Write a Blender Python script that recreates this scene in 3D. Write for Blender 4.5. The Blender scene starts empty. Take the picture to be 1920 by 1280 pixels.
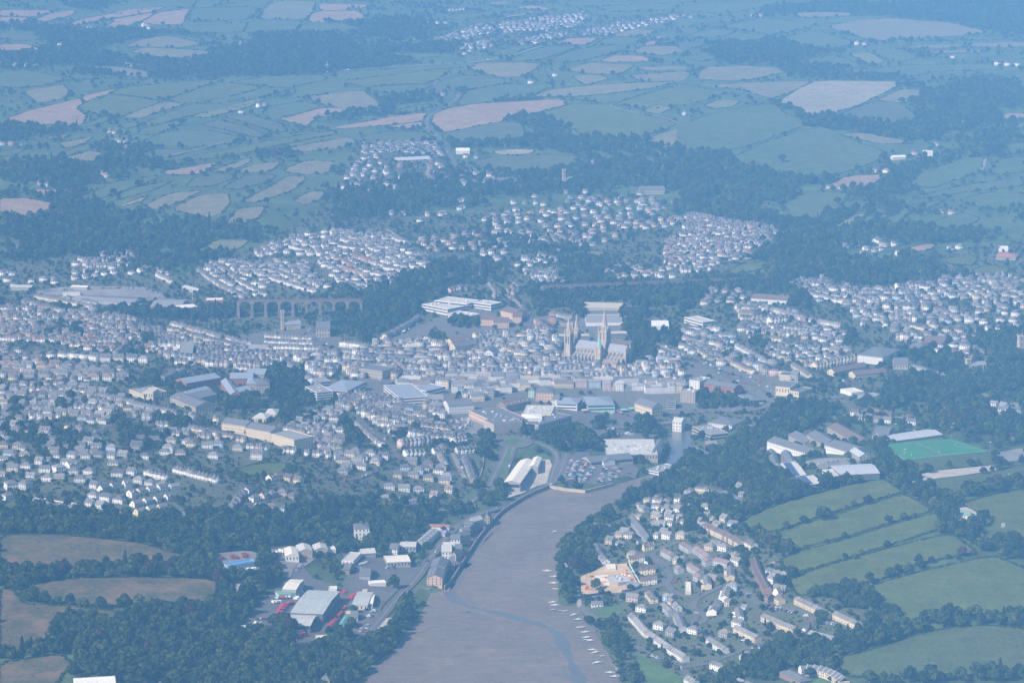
import bpy, bmesh, math, random
import numpy as np
from mathutils import Vector, Matrix, noise
from mathutils.geometry import delaunay_2d_cdt

R = math.radians
random.seed(7)
rng = np.random.default_rng(11)
scene = bpy.context.scene
COL = scene.collection

# ------------------------------------------------------------------ camera
CAM_H, FOC, PITCH = 913.0, 5780.0, math.atan(1188.0 / 5780.0)
cam_data = bpy.data.cameras.new('aerial_camera')
cam_data.sensor_width = 36.0
cam_data.lens = 36.0 * FOC / 1920.0
cam_data.clip_start, cam_data.clip_end = 10.0, 90000.0
cam = bpy.data.objects.new('aerial_camera', cam_data)
cam.location = (0, 0, CAM_H)
cam.rotation_euler = (math.pi / 2 - PITCH, 0, 0)
COL.objects.link(cam)
scene.camera = cam

# ------------------------------------------------------------------ sky, sun, exposure
SUN_EL, SUN_DIR = 40.0, Vector((-0.80, -0.60))
world = bpy.data.worlds.new('World')
scene.world = world
world.use_nodes = True
wn = world.node_tree.nodes
sky = wn.new('ShaderNodeTexSky')
sky.sky_type = 'NISHITA'
sky.sun_disc = False
sky.sun_elevation = R(SUN_EL)
sky.sun_rotation = math.atan2(SUN_DIR.x, SUN_DIR.y) % (2 * math.pi)
world.node_tree.links.new(sky.outputs[0], wn['Background'].inputs[0])
wn['Background'].inputs[1].default_value = 0.10
sd = bpy.data.lights.new('sun', 'SUN')
sd.energy, sd.angle, sd.color = 5.0, R(0.53), (1.0, 0.95, 0.86)
sun = bpy.data.objects.new('sun', sd)
sh = SUN_DIR.normalized() * math.cos(R(SUN_EL))
sun.rotation_euler = Vector((sh.x, sh.y, math.sin(R(SUN_EL)))).to_track_quat('Z', 'Y').to_euler()
sun.location = (-3000, -1000, 3000)
COL.objects.link(sun)
vs = scene.view_settings
scene.display_settings.display_device = 'sRGB'
vs.view_transform, vs.look, vs.exposure, vs.gamma, vs.use_curve_mapping = 'Standard', 'None', 0.25, 1.0, False
cy = scene.cycles
cy.volume_bounces = 3
cy.max_bounces = 6
cy.diffuse_bounces = 2
cy.glossy_bounces = 2
cy.transmission_bounces = 2
cy.transparent_max_bounces = 4
cy.caustics_reflective = cy.caustics_refractive = False
HAZE_DENSITY, HAZE_COLOR, HAZE_ABS = 0.000104, (0.205, 0.53, 0.98), (0.178, 0.07, 0.5)

# ------------------------------------------------------------------ crops of the survey: letter + crop coordinates -> picture coordinates
OFF = dict(A=(0, 0), B=(640, 0), C=(1280, 0), D=(0, 430), E=(640, 430), F=(1280, 430), G=(0, 850), H=(640, 850), I=(1280, 850))
def P(s):
    """'G 10,20 30,40' -> survey points (N,2)"""
    t = s.split()
    if t[0] in OFF:
        ox, oy = OFF[t[0]]
        a = np.array([[float(v) for v in p.split(',')] for p in t[1:]])
        return a / 2.977 + (ox, oy)
    return np.array([[float(v) for v in p.split(',')] for p in t])

def plane_hit(px, z):
    px = np.atleast_2d(np.asarray(px, float))
    u, v = (px[:, 0] - 960) / FOC, (640 - px[:, 1]) / FOC
    c, s = math.cos(PITCH), math.sin(PITCH)
    dx, dy, dz = u, c + v * s, -s + v * c
    t = (z - CAM_H) / dz
    return np.stack([dx * t, dy * t], 1)

# ------------------------------------------------------------------ terrain height
RIVER = np.vstack([P('H 60,1330 90,1280 170,1180 300,1090 440,900 500,780 590,760 680,600 760,470 870,370 900,330 1000,270 1160,195 1360,212 1520,180 1620,150'),
                   P('1195,897 1222,888 1244,872 1254,852 1256,832 1250,818 1262,808 1292,806 1300,818 1300,842 1290,862 1268,884 1240,905 1205,922'),
                   P('H 1640,230 1560,290 1400,400 1260,480 1215,560 1210,640 1215,830 1240,850 1310,850 1350,900 1420,1000 1480,1100 1530,1180 1570,1280 1590,1340')])
RIVER_W = plane_hit(RIVER, 0.0)
def inside(pts, poly):
    x, y = pts[:, 0], pts[:, 1]
    r = np.zeros(len(pts), bool)
    n = len(poly)
    for i in range(n):
        x1, y1 = poly[i]; x2, y2 = poly[(i + 1) % n]
        if y1 == y2: continue
        c = ((y1 > y) != (y2 > y)) & (x < (x2 - x1) * (y - y1) / (y2 - y1) + x1)
        r ^= c
    return r
def poly_dist(pts, poly, closed=True):
    d = np.full(len(pts), 1e12)
    n = len(poly)
    for i in range(n if closed else n - 1):
        a, b = poly[i], poly[(i + 1) % n]
        ab = b - a
        L = max(ab @ ab, 1e-9)
        t = np.clip(((pts - a) @ ab) / L, 0, 1)
        q = pts - (a + t[:, None] * ab)
        d = np.minimum(d, (q * q).sum(1))
    return np.sqrt(d)
def smooth(a, b, x):
    t = np.clip((x - a) / (b - a), 0, 1)
    return t * t * (3 - 2 * t)
HILLS = [  # survey position, height, radius across, radius along
    (1780, 1060, 42, 260, 420), (1500, 900, 14, 200, 250), (40, 1150, 30, 300, 420), (60, 850, 34, 360, 380),
    (1780, 600, 42, 520, 420), (250, 470, 18, 500, 350), (930, 560, 12, 260, 200), (1060, 190, 22, 700, 480),
    (1600, 190, 20, 600, 420), (420, 170, 18, 700, 420), (1500, 300, 14, 450, 300), (120, 60, 20, 700, 500), (1750, 60, 22, 900, 500)]
_hc = [(plane_hit((a, b), 0)[0], h, sx, sy) for a, b, h, sx, sy in HILLS]
def hgt(pts):
    pts = np.atleast_2d(np.asarray(pts, float))
    x, y = pts[:, 0], pts[:, 1]
    z = 4 + 56 * smooth(4550, 6300, y) + 14 * smooth(6300, 9000, y)
    for c, h, sx, sy in _hc:
        z = z + h * np.exp(-0.5 * (((x - c[0]) / sx) ** 2 + ((y - c[1]) / sy) ** 2))
    k = smooth(4300, 5600, y)
    z = z + k * (5 * np.sin(x / 210 + y / 530) + 5 * np.sin(y / 190 - x / 400 + 1.3) + 3 * np.sin(x / 95 + y / 140))
    far = (np.abs(x) > 2500) | (y < 2300) | (y > 11000)
    near = ~far
    d = np.full(len(pts), 1e4)
    m = near & (y < 4400)
    if m.any():
        d0 = poly_dist(pts[m], RIVER_W)
        d[m] = np.where(inside(pts[m], RIVER_W), -d0, d0)
    return (z - 4) * smooth(0, 240, d) + np.where(d < 0, -1.0 - np.minimum(-d, 10) * 0.1, -1 + 4.6 * smooth(0, 10, d))
def W(px, dz=0.0):
    """survey point(s) -> ground position (N,3); dz lifts the plane the point was read on (a roof edge)"""
    px = np.atleast_2d(np.asarray(px, float))
    z = np.full(len(px), 10.0)
    for _ in range(14):
        q = plane_hit(px, z + dz)
        z = 0.4 * z + 0.6 * hgt(q)
    q = plane_hit(px, z + dz)
    return np.column_stack([q, hgt(q)])

# ------------------------------------------------------------------ object helpers
def tag(o, label=None, cat=None, group=None, kind=None):
    if label: o['label'] = label
    if cat: o['category'] = cat
    if group: o['group'] = group
    if kind: o['kind'] = kind
    return o
def link(name, data, parent=None):
    o = bpy.data.objects.new(name, data)
    COL.objects.link(o)
    if parent is not None: o.parent = parent
    return o
def empty(name, loc, rz=0.0):
    o = bpy.data.objects.new(name, None)
    o.location = loc
    o.rotation_euler = (0, 0, rz)
    o.empty_display_size = 1
    COL.objects.link(o)
    return o
def mesh_np(name, V, F, mats, mi=None, col=None):
    """V (N,3); F: list of index tuples, or (M,4)/(M,3) int array"""
    me = bpy.data.meshes.new(name)
    V = np.asarray(V, np.float32)
    if isinstance(F, np.ndarray):
        n, k = F.shape
        me.vertices.add(len(V)); me.vertices.foreach_set('co', V.ravel())
        me.loops.add(n * k); me.loops.foreach_set('vertex_index', F.astype(np.int32).ravel())
        me.polygons.add(n); me.polygons.foreach_set('loop_start', np.arange(n, dtype=np.int32) * k)
        me.update(calc_edges=True)
    else:
        me.from_pydata(V.tolist(), [], F)
    for m in (mats if isinstance(mats, (list, tuple)) else [mats]): me.materials.append(m)
    if mi is not None: me.polygons.foreach_set('material_index', np.asarray(mi, np.int32))
    if col is not None:
        a = me.attributes.new('Col', 'FLOAT_COLOR', 'FACE')
        c = np.ones((len(me.polygons), 4), np.float32); c[:, :3] = col
        a.data.foreach_set('color', c.ravel())
    me.update()
    return me

class MB:
    """collects simple solids into one mesh"""
    def __init__(s): s.v, s.f = [], []
    def add(s, v, f):
        n = len(s.v); s.v += [tuple(map(float, p)) for p in v]; s.f += [tuple(i + n for i in q) for q in f]
    def box(s, x0, x1, y0, y1, z0, z1):
        s.add([(x0, y0, z0), (x1, y0, z0), (x1, y1, z0), (x0, y1, z0), (x0, y0, z1), (x1, y0, z1), (x1, y1, z1), (x0, y1, z1)],
              [(0, 3, 2, 1), (4, 5, 6, 7), (0, 1, 5, 4), (1, 2, 6, 5), (2, 3, 7, 6), (3, 0, 4, 7)])
    def prism(s, pts, z0, z1):
        n = len(pts)
        s.add([(x, y, z0) for x, y in pts] + [(x, y, z1) for x, y in pts],
              [tuple(range(n))[::-1], tuple(range(n, 2 * n))] + [(i, (i + 1) % n, n + (i + 1) % n, n + i) for i in range(n)])
    def cone(s, cx, cy, z0, z1, r0, r1, n=8, rot=0.0):
        a = [2 * math.pi * i / n + rot for i in range(n)]
        v = [(cx + r0 * math.cos(t), cy + r0 * math.sin(t), z0) for t in a] + [(cx + max(r1, .01) * math.cos(t), cy + max(r1, .01) * math.sin(t), z1) for t in a]
        s.add(v, [tuple(range(n))[::-1], tuple(range(n, 2 * n))] + [(i, (i + 1) % n, n + (i + 1) % n, n + i) for i in range(n)])
    def gable(s, x0, x1, y0, y1, z0, z1, over=0.4, th=0.22):
        """two roof slabs with ridge along x"""
        ym = (y0 + y1) / 2
        for sgn, ye in ((-1, y0 - over), (1, y1 + over)):
            ze = z0 - over * (z1 - z0) / (ym - y0) if ym > y0 else z0
            q = [(x0 - over, ye, ze), (x1 + over, ye, ze), (x1 + over, ym, z1), (x0 - over, ym, z1)]
            q2 = [(a, b, c + th) for a, b, c in q]
            s.add(q + q2, [(0, 3, 2, 1), (4, 5, 6, 7), (0, 1, 5, 4), (1, 2, 6, 5), (2, 3, 7, 6), (3, 0, 4, 7)])
    def hip(s, x0, x1, y0, y1, z0, z1, over=0.4):
        ym = (y0 + y1) / 2
        k = min((y1 - y0) / 2, (x1 - x0) / 2 - 0.05)
        x0, x1, y0, y1 = x0 - over, x1 + over, y0 - over, y1 + over
        s.add([(x0, y0, z0), (x1, y0, z0), (x1, y1, z0), (x0, y1, z0), (x0 + k + over, ym, z1), (x1 - k - over, ym, z1)],
              [(0, 1, 5, 4), (2, 3, 4, 5), (1, 2, 5), (3, 0, 4), (3, 2, 1, 0)])
    def tri_wall(s, x, y0, y1, z0, z1, th=0.25):
        ym = (y0 + y1) / 2
        v = [(x, y0, z0), (x, y1, z0), (x, ym, z1), (x + th, y0, z0), (x + th, y1, z0), (x + th, ym, z1)]
        s.add(v, [(0, 1, 2), (5, 4, 3), (0, 3, 4, 1), (1, 4, 5, 2), (2, 5, 3, 0)])
    def tube(s, pts, r, n=6):
        for a, b in zip(pts[:-1], pts[1:]):
            a, b = Vector(a), Vector(b)
            q = (b - a).to_track_quat('Z', 'Y')
            L = (b - a).length
            ring = [q @ Vector((r * math.cos(2 * math.pi * i / n), r * math.sin(2 * math.pi * i / n), 0)) for i in range(n)]
            s.add([a + p for p in ring] + [b + p for p in ring], [tuple(range(n))[::-1], tuple(range(n, 2 * n))] + [(i, (i + 1) % n, n + (i + 1) % n, n + i) for i in range(n)])
    def mesh(s, name, m):
        return mesh_np(name, s.v if s.v else [(0, 0, 0)], s.f, m)
    def build(s, name, m, parent=None, kind=None):
        o = link(name, s.mesh(name, m), parent)
        if kind: o['kind'] = kind
        return o

# ------------------------------------------------------------------ materials
def mat(name, base=(0.5, 0.5, 0.5), rough=0.85, src=None, noises=(), spec=0.3, metallic=0.0):
    """base colour (or 'attr' = face colour Col, 'obj' = object colour) modulated by noises [(scale in 1/m, strength, colour or None)]"""
    m = bpy.data.materials.new(name)
    m.use_nodes = True
    nt = m.node_tree; N = nt.nodes; L = nt.links
    b = N['Principled BSDF']
    b.inputs['Roughness'].default_value = rough
    b.inputs['Specular IOR Level'].default_value = spec
    b.inputs['Metallic'].default_value = metallic
    if src == 'attr':
        a = N.new('ShaderNodeAttribute'); a.attribute_name = 'Col'; out = a.outputs['Color']
    elif src == 'obj':
        a = N.new('ShaderNodeObjectInfo'); out = a.outputs['Color']
    else:
        a = N.new('ShaderNodeRGB'); a.outputs[0].default_value = (*base, 1); out = a.outputs[0]
    geo = N.new('ShaderNodeNewGeometry')
    for sc, st, c, *rg in noises:
        t = N.new('ShaderNodeTexNoise')
        mp = N.new('ShaderNodeMapping'); mp.vector_type = 'POINT'
        mp.inputs['Scale'].default_value = (sc, sc, sc) if not isinstance(sc, tuple) else sc
        L.new(geo.outputs['Position'], mp.inputs[0]); L.new(mp.outputs[0], t.inputs['Vector'])
        t.inputs['Scale'].default_value = 1.0; t.inputs['Detail'].default_value = 4.0; t.inputs['Roughness'].default_value = 0.65
        mr = N.new('ShaderNodeMapRange'); mr.inputs[1].default_value, mr.inputs[2].default_value = rg if rg else (0.32, 0.68)
        L.new(t.outputs[0], mr.inputs[0])
        if c is None:
            mr.inputs[3].default_value = 1 - st; mr.inputs[4].default_value = 1 + st
            mm = N.new('ShaderNodeVectorMath'); mm.operation = 'SCALE'
            L.new(out, mm.inputs[0]); L.new(mr.outputs[0], mm.inputs['Scale']); out = mm.outputs[0]
        else:
            mr.inputs[3].default_value = 0; mr.inputs[4].default_value = st
            mx = N.new('ShaderNodeMix'); mx.data_type = 'RGBA'
            L.new(mr.outputs[0], mx.inputs[0]); L.new(out, mx.inputs[6]); mx.inputs[7].default_value = (*c, 1); out = mx.outputs[2]
    L.new(out, b.inputs['Base Color'])
    return m

# ------------------------------------------------------------------ draped sheets
def densify(p, step, closed=True):
    out = []
    n = len(p)
    for i in range(n if closed else n - 1):
        a, b = p[i], p[(i + 1) % n]
        k = max(1, int(math.ceil(np.linalg.norm(b - a) / step)))
        out += [a + (b - a) * j / k for j in range(k)]
    if not closed: out.append(p[-1])
    return np.array(out)
def chaikin(p, closed=True, n=1, k=.22):
    for _ in range(n):
        q = []
        m = len(p)
        if not closed: q.append(p[0])
        for i in range(m if closed else m - 1):
            a, b = p[i], p[(i + 1) % m]
            q += [a * (1 - k) + b * k, a * k + b * (1 - k)]
        if not closed: q.append(p[-1])
        p = np.array(q)
    return p
def sheet(name, poly, lift, material, step=30.0, inset=0.0, zfix=None):
    """poly: world (N,2). One draped sheet that follows the ground."""
    b = densify(poly, step)
    lo, hi = b.min(0), b.max(0)
    gx, gy = np.meshgrid(np.arange(lo[0], hi[0], step), np.arange(lo[1], hi[1], step))
    g = np.column_stack([gx.ravel(), gy.ravel()]) + rng.uniform(-.1, .1, (gx.size, 2)) * step
    g = g[inside(g, poly)]
    if len(g): g = g[poly_dist(g, poly) > step * .35]
    pts = np.vstack([b, g]) if len(g) else b
    nb = len(b)
    v, e, f, *_ = delaunay_2d_cdt([Vector(p) for p in pts], [], [list(range(nb))], 1, 0.01)
    v = np.array([(p.x, p.y) for p in v])
    z = (hgt(v) + lift) if zfix is None else np.full(len(v), zfix)
    me = mesh_np(name, np.column_stack([v, z]), [tuple(q) for q in f], material)
    # faces up
    nz = np.zeros(len(me.polygons) * 3); me.polygons.foreach_get('normal', nz)
    if nz.reshape(-1, 3)[:, 2].sum() < 0: me.flip_normals()
    return link(name, me)
def ribbon(name, path, width, lift, material, step=8.0, obj=True):
    p = densify(np.asarray(path, float), step, False)
    t = np.gradient(p, axis=0); t /= np.linalg.norm(t, axis=1)[:, None] + 1e-9
    nrm = np.column_stack([-t[:, 1], t[:, 0]])
    a, b = p + nrm * width / 2, p - nrm * width / 2
    zc = hgt(p)
    za, zb = np.maximum(hgt(a), zc - .6) + lift, np.maximum(hgt(b), zc - .6) + lift
    n = len(p)
    V = np.vstack([np.column_stack([b, zb]), np.column_stack([a, za])])
    i = np.arange(n - 1)
    F = np.column_stack([i, i + 1, n + i + 1, n + i])
    me = mesh_np(name, V, F, material)
    return link(name, me) if obj else me

# ------------------------------------------------------------------ occupancy (1 = no house, 2 = no tree, 4 = field)
GX0, GY0, GRES, GNX, GNY = -2400.0, 2500.0, 2.5, 1920, 3400
OCC = np.zeros((GNY, GNX), np.uint8)
def occ_poly(poly, bits):
    lo, hi = poly.min(0), poly.max(0)
    i0, i1 = max(0, int((lo[0] - GX0) / GRES)), min(GNX, int((hi[0] - GX0) / GRES) + 2)
    j0, j1 = max(0, int((lo[1] - GY0) / GRES)), min(GNY, int((hi[1] - GY0) / GRES) + 2)
    if i1 <= i0 or j1 <= j0: return
    xs = GX0 + (np.arange(i0, i1) + .5) * GRES; ys = GY0 + (np.arange(j0, j1) + .5) * GRES
    X, Y = np.meshgrid(xs, ys)
    m = inside(np.column_stack([X.ravel(), Y.ravel()]), poly).reshape(X.shape)
    OCC[j0:j1, i0:i1][m] |= bits
def occ_at(p):
    p = np.atleast_2d(p)
    i = np.clip(((p[:, 0] - GX0) / GRES).astype(int), 0, GNX - 1); j = np.clip(((p[:, 1] - GY0) / GRES).astype(int), 0, GNY - 1)
    return OCC[j, i]
def occ_path(path, width, bits):
    p = np.asarray(path, float)
    for a, b in zip(p[:-1], p[1:]):
        t = (b - a) / (np.linalg.norm(b - a) + 1e-9); n = np.array([-t[1], t[0]]) * width / 2
        occ_poly(np.array([a - t + n, b + t + n, b + t - n, a - t - n]), bits)
# ------------------------------------------------------------------ ground
G_RURAL = mat('scrub_ground', (0.070, 0.105, 0.042), .95, noises=((0.012, .35, None), (0.09, .3, None)))
xs = np.concatenate([[-26000, -16000, -9000, -5500, -3600], np.arange(-2450, 2451, 14.0), [3600, 5500, 9000, 16000, 26000]])
ys = np.concatenate([[-14000, -6000, -1000, 1200, 2000, 2400], np.arange(2600, 5000, 13.0), np.arange(5000, 10800, 26.0), [11200, 12500, 15000, 20000, 27000]])
X, Y = np.meshgrid(xs, ys)
gp = np.column_stack([X.ravel(), Y.ravel()])
gz = hgt(gp)
nx, ny = len(xs), len(ys)
j, i = np.meshgrid(np.arange(ny - 1), np.arange(nx - 1), indexing='ij')
a = (j * nx + i).ravel()
ground = link('ground', mesh_np('ground', np.column_stack([gp, gz]), np.column_stack([a, a + 1, a + nx + 1, a + nx]), G_RURAL))
tag(ground, kind='structure')

# ------------------------------------------------------------------ haze over the whole scene
hm = bpy.data.materials.new('haze_air')
hm.use_nodes = True
hn = hm.node_tree
hn.nodes.remove(hn.nodes['Principled BSDF'])
pv = hn.nodes.new('ShaderNodeVolumePrincipled')
pv.inputs['Density'].default_value = HAZE_DENSITY
pv.inputs['Color'].default_value = (*HAZE_COLOR, 1)
pv.inputs['Absorption Color'].default_value = (*HAZE_ABS, 1)
pv.inputs['Anisotropy'].default_value = -0.35
hn.links.new(pv.outputs[0], hn.nodes['Material Output'].inputs['Volume'])
hb = MB(); hb.box(-28000, 28000, -16000, 29000, -3.2, 930.0)
haze = hb.build('haze', hm); tag(haze, kind='stuff')

# ------------------------------------------------------------------ fields
FC = dict(g=(.068, .108, .044), G=(.080, .112, .024), d=(.075, .10, .047), t=(.18, .165, .095), p=(.285, .20, .14), b=(.105, .080, .042), y=(.135, .16, .072), w=(.29, .27, .20), o=(.086, .086, .034))
FM = {}
for k, c in FC.items():
    st = {'b': (.8, (.075, .085, .035)), 'o': (.6, (.08, .12, .04)), 'p': (.5, (.27, .20, .13)), 't': (.5, (.17, .16, .09)), 'w': (.3, (.25, .22, .15))}.get(k, (.55, (c[0] * 1.45, c[1] * 1.12, c[2] * 1.3)))
    FM[k] = mat('field_' + dict(g='pasture', G='lush_grass', d='rough_grass', t='stubble', p='ripe_crop', b='dry_grass', y='hay', w='cut_hay', o='olive_grass')[k], c, .95,
                noises=((0.009, st[0], st[1]), (.035, .26, None), ((.30, .04, .1), .16, None), (.20, .34, None), ((.05, .11, .1), .45, st[1])) + (((.022, .9, (.21, .135, .075), .46, .66), (.075, .7, (.06, .075, .03), .5, .68), (.16, .6, (.23, .16, .09), .52, .7)) if k == 'b' else ((.045, .5, (.10, .15, .04), .48, .68), (.02, .4, (.05, .085, .022), .46, .66)) if k in 'Go' else ()))
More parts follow.
